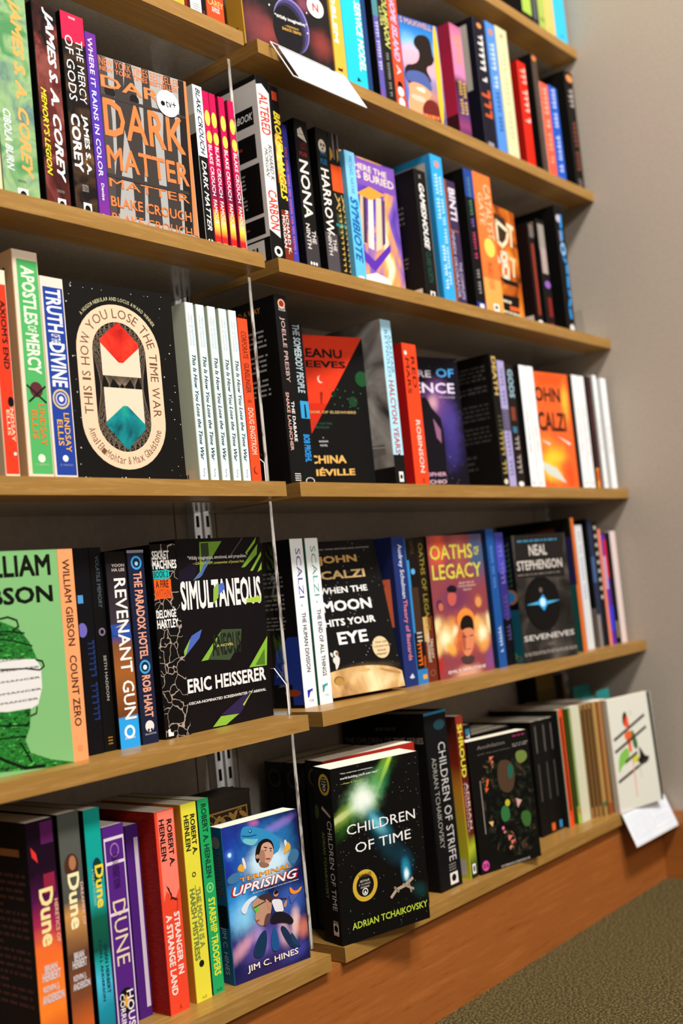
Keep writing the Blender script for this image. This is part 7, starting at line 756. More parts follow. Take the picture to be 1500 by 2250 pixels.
{'n': 'paperback_book', 'l': 'black cover with large pale moon and tan author lettering leaning back', 'g': 'books on the fourth right shelf', 'p': (0.117, 0.0583, 0.4399), 's': (0.1293, 0.03, 0.2129), 'o': 'F', 'c': ('ink_cover_moon', '#0d0b0b', '#0d0b0b'), 'r': (-0.1704, 0.0, -0.1873), 'F': [('P', [-0.0, 0.144, -0.0, 0.155, 0.075, 0.162, 0.167, 0.168, 0.278, 0.172, 0.388, 0.173, 0.498, 0.171, 0.608, 0.165, 0.718, 0.157, 0.826, 0.143, 0.916, 0.127, 1.0, 0.102, 1.0, 0.0, -0.0, 0.0], 'ink_moon'), ('E', 0.12, 0.1, 0.068, 0.029, '#86602f'), ('E', 0.124, 0.093, 0.057, 0.025, '#a8803f'), ('P', [0.427, 0.157, 0.482, 0.156, 0.524, 0.153, 0.553, 0.15, 0.568, 0.145, 0.569, 0.138, 0.558, 0.134, 0.534, 0.132, 0.497, 0.132, 0.447, 0.134, 0.408, 0.138, 0.379, 0.141, 0.362, 0.146, 0.355, 0.15, 0.363, 0.154, 0.387, 0.156], '#c9a468'), ('P', [0.701, 0.13, 0.744, 0.121, 0.787, 0.112, 0.83, 0.103, 0.873, 0.096, 0.916, 0.09, 0.949, 0.086, 0.97, 0.085, 0.98, 0.086, 0.98, 0.091, 0.971, 0.096, 0.953, 0.101, 0.926, 0.107, 0.89, 0.113, 0.85, 0.119, 0.807, 0.124, 0.761, 0.13, 0.711, 0.136, 0.684, 0.138, 0.681, 0.136], '#a57e48'), ('T', 'NEW YORK TIMES BESTSELLING AUTHOR', 0.015, 0.942, 0.911, 0.95, '#a09a90', 'b', 0), ('T', 'JOHN', 0.162, 0.839, 0.699, 0.901, '#c89a58', 'x', 0), ('T', 'SCALZI', 0.05, 0.747, 0.771, 0.802, '#e0bc84', 'x', 0), ('T', 'WHEN THE', 0.097, 0.653, 0.76, 0.694, '#e2e0dc', 'x', 0), ('T', 'MOON', 0.09, 0.536, 0.771, 0.607, '#e2e0dc', 'x', 0), ('T', 'HITS YOUR', 0.08, 0.442, 0.78, 0.488, '#e2e0dc', 'x', 0), ('T', 'EYE', 0.215, 0.322, 0.622, 0.401, '#e6e4e0', 'x', 0), ('E', 0.149, 0.27, 0.033, 0.02, '#d8d4cc'), ('E', 0.161, 0.269, 0.021, 0.012, '#8a6a50'), ('P', [0.129, 0.251, 0.152, 0.252, 0.169, 0.251, 0.18, 0.246, 0.184, 0.239, 0.181, 0.228, 0.176, 0.218, 0.168, 0.207, 0.157, 0.197, 0.144, 0.186, 0.132, 0.178, 0.123, 0.173, 0.117, 0.17, 0.112, 0.171, 0.11, 0.173, 0.108, 0.178, 0.109, 0.185, 0.111, 0.195, 0.111, 0.202, 0.109, 0.208, 0.105, 0.212, 0.099, 0.215, 0.095, 0.219, 0.093, 0.224, 0.092, 0.23, 0.093, 0.237, 0.1, 0.243, 0.112, 0.248], '#cfcac2'), ('P', [0.087, 0.281, 0.095, 0.28, 0.101, 0.276, 0.104, 0.271, 0.105, 0.265, 0.104, 0.256, 0.101, 0.251, 0.097, 0.249, 0.091, 0.251, 0.084, 0.255, 0.079, 0.26, 0.076, 0.265, 0.074, 0.271, 0.074, 0.276, 0.076, 0.279, 0.08, 0.281], '#cfcac2'), ('E', 0.2, 0.918, 0.004, 0.003, '#b9b4ac'), ('E', 0.367, 0.723, 0.004, 0.003, '#b9b4ac'), ('E', 0.535, 0.528, 0.004, 0.003, '#b9b4ac'), ('E', 0.705, 0.331, 0.004, 0.003, '#b9b4ac'), ('E', 1.22, 0.86, 0.005, 0.003, '#b9b4ac'), ('E', 0.336, 0.704, 0.004, 0.003, '#b9b4ac'), ('E', 0.504, 0.508, 0.004, 0.003, '#b9b4ac'), ('E', 0.673, 0.312, 0.004, 0.003, '#b9b4ac'), ('E', 1.186, 0.839, 0.005, 0.003, '#b9b4ac'), ('E', 0.306, 0.684, 0.004, 0.003, '#b9b4ac'), ('E', 0.473, 0.489, 0.004, 0.003, '#b9b4ac'), ('E', 0.642, 0.293, 0.004, 0.003, '#b9b4ac'), ('E', 1.152, 0.818, 0.005, 0.003, '#b9b4ac'), ('E', 0.275, 0.664, 0.004, 0.003, '#b9b4ac'), ('E', 0.442, 0.47, 0.004, 0.003, '#b9b4ac'), ('E', 0.61, 0.274, 0.004, 0.003, '#b9b4ac'), ('E', 1.118, 0.797, 0.005, 0.003, '#b9b4ac'), ('E', 0.245, 0.644, 0.004, 0.003, '#b9b4ac'), ('E', 0.411, 0.45, 0.004, 0.003, '#b9b4ac'), ('E', 0.579, 0.255, 0.004, 0.003, '#b9b4ac'), ('E', 1.085, 0.776, 0.004, 0.003, '#b9b4ac'), ('E', 0.215, 0.625, 0.004, 0.003, '#b9b4ac'), ('E', 0.381, 0.431, 0.004, 0.003, '#b9b4ac'), ('E', 0.548, 0.236, 0.004, 0.003, '#b9b4ac'), ('E', 1.051, 0.755, 0.004, 0.003, '#b9b4ac'), ('E', 0.185, 0.605, 0.004, 0.003, '#b9b4ac')], 'st': [('F', [('E', 0.771, 0.272, 0.119, 0.072, '#d8bf92'), ('T', 'Now with', 0.707, 0.3, 0.874, 0.314, '#3a2c20', 'b', 0), ('T', 'a brand-new', 0.676, 0.274, 0.891, 0.286, '#3a2c20', 'b', 0), ('T', 'bonus', 0.715, 0.247, 0.83, 0.261, '#3a2c20', 'b', 0), ('T', 'chapter!', 0.684, 0.22, 0.837, 0.236, '#3a2c20', 'b', 0)], 'cream round sticker with small print')]},
{'n': 'paperback_book', 'l': 'navy blue spine with white and pink lettering and orange side label', 'g': 'books on the fourth right shelf', 'p': (0.2626, 0.047, 0.4348), 's': (0.0309, 0.131, 0.2146), 'o': 'S', 'c': ('#1f2f6a', '#1a2350', '#1a2350'), 'F': [('T', 'Audrey Schulman', 0.35, 0.585, 0.75, 0.949, '#c8d0e4', 'b', 1), ('T', 'Theory of Bastards', 0.35, 0.171, 0.75, 0.576, '#d8808a', 'b', 1), ('P', [0.35, 0.06, 0.6, 0.085, 0.75, 0.055, 0.55, 0.05], '#c8d0e4')], 'L': [('P', [0.0, 0.4, 0.93, 0.4, 0.93, 0.72, 0.0, 0.72], '#d86e48'), ('B', 0.3, 0.45, 0.85, 0.7, 7, '#8a3a28')]},
{'n': 'paperback_book', 'l': 'dark brown spine with blue edge and bright orange foot lettering', 'g': 'books on the fourth right shelf', 'p': (0.2979, 0.05, 0.4348), 's': (0.0248, 0.128, 0.2115), 'o': 'S', 'c': ('#17110e', '#2f7fb8', '#1b1511'), 'F': [('P', [0, 0.35, 0.25, 0.35, 0.25, 0.85, 0, 0.85], '#2f86c4'), ('E', 0.55, 0.77, 0.2, 0.02, '#5aa8d8'), ('T', 'OATHS', 0.45, 0.889, 0.85, 0.985, '#4a3a20', 'b', 1), ('P', [0.2, 0.35, 0.9, 0.35, 0.9, 0.66, 0.2, 0.66], '#3f2a1c'), ('B', 0.3, 0.28, 0.8, 0.36, 3, '#cfc8c0'), ('Q', [0.2, 0.264, 0.6, 0.287, 0.272, 0.237, 0.6, 0.259, 0.272, 0.211, 0.6, 0.233, 0.2, 0.186, 0.6, 0.207, 0.2, 0.154, 0.6, 0.182, 0.2, 0.127, 0.6, 0.148, 0.2, 0.074, 0.6, 0.097], '#e86a24'), ('Q', [0.72, 0.175, 0.9, 0.187, 0.72, 0.159, 0.9, 0.173, 0.68, 0.141, 0.9, 0.156, 0.68, 0.125, 0.9, 0.138, 0.72, 0.109, 0.9, 0.122], '#e86a24'), ('P', [0, 0, 1, 0, 1, 0.1, 0, 0.1], '#2f78b8'), ('P', [0.5, 0.03, 0.9, 0.03, 0.9, 0.06, 0.5, 0.06], '#e0a02a')]},
{'n': 'paperback_book', 'l': 'dark spine with dull gold title, left of the fiery faces cover', 'g': 'books on the fourth right shelf', 'p': (0.3231, 0.05, 0.4348), 's': (0.0243, 0.128, 0.2114), 'o': 'S', 'c': ('#1d140d', '#170f0d', '#170f0d'), 'F': [('P', [0, 0.0, 1, 0.0, 1, 0.45, 0, 0.45], '#6a2a1a'), ('P', [0.0, 0.28, 0.5, 0.28, 0.5, 0.45, 0.0, 0.45], '#c8a060'), ('T', 'OATHS OF LEGACY', 0.3, 0.354, 0.75, 0.966, '#8a7a2a', 'b', 1), ('T', 'THE BLOODRIGHT', 0.2, 0.133, 0.5, 0.337, '#d8c8b0', 'b', 1), ('T', 'TRILOGY', 0.55, 0.157, 0.8, 0.296, '#d8c8b0', 'b', 1), ('O', 0.5, 0.06, 0.28, 0.022, 0.75, '#8a5a3a')]},
{'n': 'paperback_book', 'l': 'fiery orange cover with young faces and yellow title facing out', 'g': 'books on the fourth right shelf', 'p': (0.3482, 0.0476, 0.4348), 's': (0.1434, 0.035, 0.2135), 'o': 'F', 'c': ('ink_cover_fiery', '#1d0f0d', '#5a2a24'), 'r': (0.0026, 0.0, -0.0304), 'F': [('E', 0.348, 0.566, 0.105, 0.07, '#7a3a5a'), ('P', [0.294, 0.632, 0.318, 0.639, 0.342, 0.643, 0.367, 0.644, 0.392, 0.641, 0.417, 0.635, 0.435, 0.628, 0.446, 0.62, 0.448, 0.612, 0.443, 0.602, 0.431, 0.595, 0.41, 0.591, 0.381, 0.59, 0.345, 0.592, 0.315, 0.595, 0.293, 0.599, 0.278, 0.604, 0.27, 0.611, 0.27, 0.618, 0.278, 0.625], '#17111a'), ('P', [0.335, 0.592, 0.375, 0.591, 0.404, 0.585, 0.423, 0.576, 0.43, 0.564, 0.425, 0.548, 0.417, 0.534, 0.406, 0.521, 0.391, 0.51, 0.372, 0.502, 0.353, 0.497, 0.335, 0.496, 0.316, 0.5, 0.298, 0.507, 0.284, 0.517, 0.275, 0.531, 0.272, 0.547, 0.273, 0.566, 0.283, 0.58, 0.304, 0.589], '#c0584a'), ('E', 0.118, 0.513, 0.056, 0.038, '#5a2a4a'), ('E', 0.137, 0.499, 0.041, 0.028, '#c06a4a'), ('E', 0.822, 0.511, 0.078, 0.053, '#a85a3a'), ('E', 0.821, 0.504, 0.055, 0.037, '#d8905a'), ('P', [0.479, 0.136, 0.554, 0.134, 0.607, 0.128, 0.638, 0.12, 0.647, 0.107, 0.635, 0.092, 0.615, 0.08, 0.587, 0.073, 0.553, 0.069, 0.51, 0.069, 0.474, 0.073, 0.443, 0.082, 0.417, 0.095, 0.397, 0.113, 0.401, 0.125, 0.428, 0.133], '#4a3434'), ('P', [0.426, 0.431, 0.45, 0.446, 0.477, 0.457, 0.506, 0.464, 0.538, 0.468, 0.571, 0.468, 0.603, 0.465, 0.633, 0.458, 0.661, 0.449, 0.688, 0.436, 0.705, 0.422, 0.714, 0.407, 0.714, 0.392, 0.706, 0.376, 0.682, 0.363, 0.643, 0.352, 0.589, 0.344, 0.521, 0.338, 0.467, 0.339, 0.429, 0.346, 0.406, 0.359, 0.399, 0.379, 0.4, 0.397, 0.409, 0.415], '#e88a3a'), ('P', [0.443, 0.339, 0.444, 0.355, 0.452, 0.37, 0.465, 0.384, 0.483, 0.397, 0.507, 0.409, 0.533, 0.416, 0.561, 0.419, 0.592, 0.419, 0.624, 0.414, 0.65, 0.406, 0.669, 0.395, 0.682, 0.381, 0.687, 0.364, 0.69, 0.348, 0.689, 0.333, 0.686, 0.32, 0.679, 0.307, 0.659, 0.299, 0.627, 0.296, 0.583, 0.298, 0.526, 0.305, 0.483, 0.314, 0.456, 0.325], '#1b110f'), ('P', [0.542, 0.327, 0.6, 0.327, 0.642, 0.321, 0.67, 0.309, 0.683, 0.292, 0.681, 0.269, 0.676, 0.247, 0.668, 0.226, 0.657, 0.207, 0.644, 0.188, 0.628, 0.171, 0.609, 0.157, 0.588, 0.145, 0.564, 0.135, 0.541, 0.13, 0.52, 0.129, 0.5, 0.133, 0.481, 0.141, 0.466, 0.152, 0.455, 0.166, 0.448, 0.184, 0.444, 0.205, 0.443, 0.227, 0.443, 0.249, 0.446, 0.271, 0.45, 0.293, 0.467, 0.31, 0.498, 0.321], '#d8845a'), ('P', [0.48, 0.308, 0.498, 0.303, 0.51, 0.291, 0.517, 0.271, 0.517, 0.244, 0.512, 0.208, 0.504, 0.184, 0.494, 0.17, 0.482, 0.166, 0.467, 0.174, 0.457, 0.188, 0.45, 0.207, 0.448, 0.234, 0.45, 0.266, 0.456, 0.289, 0.466, 0.303], '#a8583c'), ('L', [0.468, 0.272, 0.541, 0.267], 0.0015, '#1b0e0b'), ('L', [0.595, 0.269, 0.663, 0.27], 0.0015, '#1b0e0b'), ('L', [0.51, 0.178, 0.604, 0.177], 0.001, '#7a2f22'), ('T', 'OATHS', 0.037, 0.828, 0.802, 0.933, '#cfc448', 'b', 0), ('T', 'OF', 0.835, 0.845, 0.926, 0.91, '#cfc448', 'b', 0), ('T', 'LEGACY', 0.046, 0.688, 0.938, 0.795, '#cfc448', 'b', 0), ('T', 'BOOK TWO OF', 0.503, 0.644, 0.774, 0.66, '#e8d0c0', 'n', 0), ('T', 'THE BLOODRIGHT', 0.47, 0.623, 0.81, 0.636, '#e8d0c0', 'n', 0), ('T', 'TRILOGY', 0.556, 0.596, 0.719, 0.609, '#e8d0c0', 'n', 0), ('T', 'EMILY SKRUTSKIE', 0.152, 0.028, 0.835, 0.05, '#e8d8d0', 'b', 0)]},
{'n': 'paperback_book', 'l': 'blue spine with small white lettering right of the fiery cover', 'g': 'books on the fourth right shelf', 'p': (0.5018, 0.04, 0.4348), 's': (0.0239, 0.135, 0.2203), 'o': 'S', 'c': ('#1d4f96', '#142c50', '#142c50'), 'F': [('Q', [0.3, 0.862, 0.6, 0.882, 0.3, 0.843, 0.6, 0.858, 0.3, 0.821, 0.6, 0.84, 0.3, 0.797, 0.6, 0.817, 0.354, 0.778, 0.6, 0.793, 0.3, 0.757, 0.6, 0.775, 0.3, 0.719, 0.6, 0.735, 0.3, 0.697, 0.6, 0.716, 0.3, 0.676, 0.6, 0.692, 0.3, 0.636, 0.6, 0.654, 0.3, 0.615, 0.6, 0.632, 0.354, 0.596, 0.6, 0.612, 0.3, 0.576, 0.6, 0.593], '#5a86c0'), ('Q', [0.363, 0.274, 0.65, 0.295, 0.3, 0.248, 0.65, 0.269, 0.363, 0.227, 0.65, 0.244, 0.3, 0.205, 0.65, 0.224, 0.3, 0.182, 0.65, 0.201, 0.363, 0.157, 0.65, 0.178, 0.363, 0.112, 0.65, 0.132], '#c8d8ec')]},
{'n': 'paperback_book', 'l': 'purple blue spine left of the dark eye cover', 'g': 'books on the fourth right shelf', 'p': (0.5351, 0.045, 0.4348), 's': (0.0251, 0.133, 0.2143), 'o': 'S', 'c': ('#34307a', '#12121f', '#12121f'), 'F': [('P', [0, 0.7, 1, 0.7, 1, 1, 0, 1], '#4a4ab0'), ('P', [0, 0, 1, 0, 1, 0.35, 0, 0.35], '#110e15'), ('Q', [0.3, 0.888, 0.75, 0.918, 0.3, 0.853, 0.75, 0.881, 0.3, 0.819, 0.75, 0.847, 0.381, 0.755, 0.75, 0.784, 0.381, 0.725, 0.75, 0.749, 0.3, 0.688, 0.75, 0.72, 0.3, 0.652, 0.75, 0.681, 0.3, 0.614, 0.75, 0.646], '#7a70c8'), ('Q', [0.3, 0.504, 0.75, 0.532, 0.3, 0.467, 0.75, 0.498, 0.381, 0.435, 0.75, 0.461, 0.381, 0.406, 0.75, 0.43, 0.3, 0.376, 0.75, 0.4, 0.381, 0.339, 0.75, 0.371, 0.3, 0.279, 0.75, 0.303, 0.3, 0.249, 0.75, 0.273, 0.3, 0.218, 0.75, 0.244, 0.381, 0.19, 0.75, 0.212], '#5a4a80')]},
{'n': 'paperback_book', 'l': 'dark charcoal cover with glowing blue eye star facing out', 'g': 'books on the fourth right shelf', 'p': (0.5575, 0.0272, 0.4349), 's': (0.1354, 0.04, 0.207), 'o': 'F', 'c': ('ink_greycore', '#0e0f0d', '#0e0d0b'), 'r': (-0.0018, 0.0, -0.1817), 'F': [('E', 0.441, 0.446, 0.33, 0.216, '#0e0c0b'), ('E', 0.473, 0.437, 0.297, 0.194, '#110f0e'), ('P', [0.051, 1.0, 0.959, 0.997, 0.912, 0.643, 0.031, 0.667], '#211d1b'), ('B', 0.097, 0.934, 0.837, 0.971, 1, '#3a7a98'), ('T', 'NEAL', 0.293, 0.832, 0.624, 0.918, '#cfc6bc', 'b', 0), ('T', 'STEPHENSON', 0.048, 0.721, 0.89, 0.796, '#cfc6bc', 'b', 0), ('B', 0.042, 0.678, 0.87, 0.693, 1, '#8a827a'), ('P', [0.139, 0.448, 0.344, 0.465, 0.774, 0.46, 0.507, 0.435], '#4aa8d8'), ('P', [0.343, 0.458, 0.46, 0.518, 0.544, 0.448, 0.453, 0.387], '#2f9adf'), ('E', 0.444, 0.456, 0.053, 0.034, '#bfe6f6'), ('E', 0.429, 0.555, 0.031, 0.02, '#6a5a50'), ('T', 'SEVENEVES', 0.033, 0.167, 0.972, 0.21, '#c9c4be', 'b', 0), ('T', 'A NOVEL', 0.44, 0.113, 0.578, 0.133, '#8a827a', 'n', 0), ('B', 0.015, 0.051, 0.99, 0.08, 3, '#a8a098')], 'L': [('Q', [0.55, 0.6, 0.8, 0.628, 0.55, 0.64, 0.8, 0.668, 0.55, 0.6799999999999999, 0.8, 0.708, 0.55, 0.72, 0.8, 0.748, 0.55, 0.76, 0.8, 0.788, 0.55, 0.8, 0.8, 0.8280000000000001, 0.55, 0.84, 0.8, 0.868, 0.55, 0.88, 0.8, 0.908, 0.55, 0.9199999999999999, 0.8, 0.948], '#3a5a34'), ('E', 0.6, 0.52, 0.42, 0.06, '#a8784a'), ('E', 0.6, 0.52, 0.28, 0.04, '#2f8fc0'), ('P', [0.3, 0.0, 1, 0.0, 1, 0.42, 0.3, 0.42], '#175a68'), ('E', 0.5, 0.06, 0.16, 0.03, '#3aa05a'), ('O', 0.75, 0.04, 0.15, 0.02, 0.7, '#8a6a4a')]},
{'n': 'hardcover_book', 'l': 'tall black hardcover behind the eye cover with a thin orange spine', 'g': 'books on the fourth right shelf', 'p': (0.7434, 0.02, 0.4348), 's': (0.0164, 0.15, 0.2333), 'o': 'S', 'c': ('#d2682c', '#0d0b09', '#110d0b'), 'hard': 1, 'F': [('P', [0.0, 0.5, 0.3, 0.5, 0.3, 1, 0.0, 1], '#3a2418')], 'L': [('P', [0.6, 0.2, 1, 0.2, 1, 0.86, 0.6, 0.86], '#231f4a'), ('P', [0.75, 0, 1, 0, 1, 0.5, 0.75, 0.5], '#164a44'), ('T', 'NEAL', 0.35, 0.88, 0.55, 0.91, '#8a4420', 'b', 0), ('P', [0.4, 0.9, 0.8, 0.9, 0.8, 0.93, 0.4, 0.93], '#5a2a14')]},
{'n': 'paperback_book', 'l': 'white spine beside the thin orange one near the right shelf end', 'g': 'books on the fourth right shelf', 'p': (0.7798, 0.03, 0.4348), 's': (0.0265, 0.135, 0.221), 'o': 'S', 'c': ('#d4d6d6', '#b0b2b2', '#b0b2b2'), 'F': [('Q', [0.3, 0.934, 0.65, 0.955, 0.3, 0.904, 0.65, 0.929, 0.363, 0.873, 0.65, 0.898, 0.3, 0.826, 0.65, 0.845, 0.3, 0.803, 0.65, 0.822, 0.3, 0.774, 0.65, 0.798, 0.3, 0.724, 0.65, 0.746, 0.3, 0.699, 0.65, 0.72, 0.363, 0.669, 0.65, 0.695, 0.3, 0.638, 0.65, 0.664, 0.3, 0.612, 0.65, 0.632, 0.3, 0.586, 0.65, 0.607, 0.363, 0.557, 0.65, 0.582, 0.363, 0.511, 0.65, 0.529, 0.3, 0.485, 0.65, 0.507, 0.3, 0.455, 0.65, 0.48, 0.3, 0.43, 0.65, 0.45, 0.3, 0.403, 0.65, 0.426], '#8fa4c8')]},
{'n': 'paperback_book', 'l': 'dark navy spine with misty blue middle, right of a white one', 'g': 'books on the fourth right shelf', 'p': (0.8275, 0.03, 0.4348), 's': (0.0195, 0.135, 0.2319), 'o': 'S', 'c': ('#232c44', '#0e0d0d', '#0e0d0d'), 'F': [('P', [0.1, 0.5, 0.8, 0.5, 0.8, 0.7, 0.1, 0.7], '#3f5a84'), ('P', [0.0, 0, 0.6, 0, 0.6, 0.25, 0.0, 0.25], '#8a7f78')], 'L': [('P', [0.8, 0.0, 1, 0.0, 1, 0.3, 0.8, 0.3], '#6a605a')]},
{'n': 'paperback_book', 'l': 'black spine with a column of pale dots near the right shelf end', 'g': 'books on the fourth right shelf', 'p': (0.8474, 0.03, 0.4348), 's': (0.0175, 0.135, 0.2266), 'o': 'S', 'c': ('#131110', '#0f0d0c', '#0f0d0c'), 'F': [('E', 0.5, 0.95, 0.28, 0.016, '#b8b0a4'), ('E', 0.5, 0.8799999999999999, 0.28, 0.016, '#b8b0a4'), ('E', 0.5, 0.8099999999999999, 0.28, 0.016, '#b8b0a4'), ('E', 0.5, 0.74, 0.28, 0.016, '#b8b0a4'), ('E', 0.5, 0.6699999999999999, 0.28, 0.016, '#b8b0a4'), ('E', 0.5, 0.5999999999999999, 0.28, 0.016, '#b8b0a4'), ('E', 0.5, 0.5299999999999999, 0.28, 0.016, '#b8b0a4'), ('E', 0.5, 0.4599999999999999, 0.28, 0.016, '#b8b0a4'), ('E', 0.5, 0.3899999999999999, 0.28, 0.016, '#b8b0a4')]},
{'n': 'paperback_book', 'l': 'very thin coral pink spine near the right end of the fourth shelf', 'g': 'books on the fourth right shelf', 'p': (0.8653, 0.03, 0.4348), 's': (0.0117, 0.135, 0.2121), 'o': 'S', 'c': ('#e0806a', '#c86a58', '#c86a58')},
{'n': 'paperback_book', 'l': 'purple and red spine with pale blue foot near the right shelf end', 'g': 'books on the fourth right shelf', 'p': (0.8775, 0.03, 0.4348), 's': (0.016, 0.135, 0.2025), 'o': 'S', 'c': ('#5a2a9a', '#3a2060', '#3a2060'), 'F': [('P', [0.5, 0.6, 1, 0.6, 1, 0.95, 0.5, 0.95], '#d8203a'), ('P', [0, 0.5, 0.5, 0.5, 0.5, 0.8, 0, 0.8], '#b8a8d0'), ('P', [0, 0.12, 1, 0.12, 1, 0.35, 0, 0.35], '#3a3ad0')]},
{'n': 'paperback_book', 'l': 'narrow black spine second from the right end of the fourth shelf', 'g': 'books on the fourth right shelf', 'p': (0.8966, 0.03, 0.4348), 's': (0.0162, 0.135, 0.2055), 'o': 'S', 'c': ('#0f0c0a', '#0d0b0a', '#0d0b0a'), 'F': [('P', [0.1, 0.05, 0.6, 0.05, 0.6, 0.2, 0.1, 0.2], '#8a7a58')]},
{'n': 'paperback_book', 'l': 'pinkish white spine at the right end of the fourth shelf', 'g': 'books on the fourth right shelf', 'p': (0.9139, 0.03, 0.4348), 's': (0.0221, 0.135, 0.2077), 'o': 'S', 'c': ('#dcc8c4', '#b8a8a4', '#b8a8a4')},
{'n': 'paperback_book', 'l': 'fat paperback with fiery orange purple spine and cream title, leftmost', 'g': 'books on the bottom left shelf', 'p': (-0.3822, 0.03, 0.152), 's': (0.0316, 0.135, 0.2354), 'o': 'S', 'c': ('ink_dune_orange', '#120b0d', '#170d0f'), 'F': [('P', [0.12, 0.9, 0.3, 0.87, 0.35, 0.83, 0.15, 0.86], '#d8302a'), ('P', [0.5, 0.9, 0.95, 0.9, 0.95, 0.99, 0.5, 0.99], '#5a1c56'), ('P', [0.5, 0.7, 0.9, 0.7, 0.9, 0.78, 0.5, 0.78], '#8a1f3a'), ('T', 'Dune', 0.3, 0.494, 0.8, 0.724, '#f0d894', 'x', 1), ('T', 'HERETICS OF', 0.82, 0.495, 0.95, 0.669, '#d8b090', 'b', 1), ('T', 'BRIAN', 0.3, 0.395, 0.75, 0.421, '#cfc8c8', 'x', 0), ('T', 'HERBERT', 0.2, 0.357, 0.85, 0.393, '#cfc8c8', 'x', 0), ('T', 'KEVIN J.', 0.2, 0.309, 0.78, 0.34, '#cfc8c8', 'x', 0), ('T', 'ANDERSON', 0.15, 0.271, 0.92, 0.305, '#cfc8c8', 'x', 0)], 'L': [('B', 0.3, 0.25, 0.95, 0.8, 18, '#4a2a26'), ('P', [0.6, 0.86, 0.9, 0.86, 0.9, 0.89, 0.6, 0.89], '#8a5a2a')]},
{'n': 'paperback_book', 'l': 'grey brown desert spine with cream title, second from left', 'g': 'books on the bottom left shelf', 'p': (-0.3464, 0.03, 0.152), 's': (0.0262, 0.135, 0.2357), 'o': 'S', 'c': ('ink_dune_brown', '#0d0c0a', '#120f0d'), 'F': [('E', 0.5, 0.78, 0.32, 0.05, '#4a2a20'), ('E', 0.55, 0.79, 0.16, 0.03, '#a8704a'), ('T', 'Dune', 0.28, 0.521, 0.8, 0.749, '#f0e2b0', 'x', 1), ('T', 'DREAMER OF', 0.82, 0.524, 0.95, 0.702, '#d8b0a0', 'b', 1), ('T', 'BRIAN', 0.3, 0.399, 0.75, 0.428, '#cfc8c8', 'x', 0), ('T', 'HERBERT', 0.2, 0.363, 0.85, 0.397, '#cfc8c8', 'x', 0), ('T', 'KEVIN J.', 0.2, 0.306, 0.78, 0.337, '#cfc8c8', 'x', 0), ('T', 'ANDERSON', 0.15, 0.277, 0.92, 0.306, '#cfc8c8', 'x', 0)]},
{'n': 'paperback_book', 'l': 'teal and sky blue spine with small yellow title', 'g': 'books on the bottom left shelf', 'p': (-0.3154, 0.03, 0.152), 's': (0.0209, 0.135, 0.2333), 'o': 'S', 'c': ('ink_dune_teal', '#090d0b', '#0d1512'), 'F': [('E', 0.6, 0.73, 0.3, 0.06, '#0a3a30'), ('P', [0.25, 0.78, 0.4, 0.8, 0.3, 0.7], '#1f86b0'), ('T', 'Dune', 0.45, 0.578, 0.95, 0.758, '#e8cf3a', 'x', 1), ('T', 'A TALE OF THE SANDS', 0.26, 0.592, 0.4, 0.748, '#9ac0a4', 'b', 1), ('T', 'KEVIN J. ANDERSON', 0.3, 0.19, 0.5, 0.447, '#0d3a44', 'x', 1), ('T', 'BRIAN HERBERT', 0.62, 0.215, 0.82, 0.421, '#0d3a44', 'x', 1)]},
{'n': 'paperback_book', 'l': 'purple spine with white frame lines and wide cream letters', 'g': 'books on the bottom left shelf', 'p': (-0.2938, 0.03, 0.152), 's': (0.0281, 0.135, 0.2116), 'o': 'S', 'c': ('#512178', '#3d1a5a', '#45206a'), 'F': [('P', [0.05, 0.0, 0.1, 0.0, 0.1, 0.945, 0.05, 0.945], '#d9c9d6'), ('P', [0.9, 0.0, 0.95, 0.0, 0.95, 0.945, 0.9, 0.945], '#d9c9d6'), ('P', [0.05, 0.93, 0.95, 0.93, 0.95, 0.945, 0.05, 0.945], '#d9c9d6'), ('P', [0.05, 0.815, 0.95, 0.815, 0.95, 0.83, 0.05, 0.83], '#d9c9d6'), ('P', [0.05, 0.575, 0.95, 0.575, 0.95, 0.59, 0.05, 0.59], '#d9c9d6'), ('O', 0.5, 0.88, 0.2, 0.035, 0.8, '#9a70b0'), ('T', 'BRIAN HERBERT KEVIN', 0.35, 0.7, 0.65, 0.859, '#2f1248', 'b', 1), ('T', 'DUNE', 0.22, 0.339, 0.8, 0.643, '#dcc8a8', 'n', 1), ('E', 0.5, 0.17, 0.36, 0.06, '#1b1115'), ('P', [0.35, 0.16, 0.5, 0.2, 0.65, 0.17, 0.5, 0.135], '#d8a032'), ('T', 'HOUSE', 0.52, 0.012, 0.82, 0.214, '#e4dce4', 'b', 1), ('T', 'CORRINO', 0.2, 0.012, 0.42, 0.208, '#e4dce4', 'b', 1)]},
{'n': 'paperback_book', 'l': 'second purple book with white frame lines, set back behind the first', 'g': 'books on the bottom left shelf', 'p': (-0.2452, 0.055, 0.152), 's': (0.018, 0.123, 0.201), 'o': 'S', 'c': ('#4a1f70', '#321648', '#321648'), 'F': [('P', [0.0, 0.05, 1, 0.05, 1, 0.93, 0.0, 0.93], '#4a1f70'), ('P', [0.6, 0.05, 0.9, 0.05, 0.9, 0.93, 0.6, 0.93], '#c8b8c4'), ('P', [0.0, 0.05, 0.5, 0.05, 0.5, 0.93, 0.0, 0.93], '#4a1f70')]},
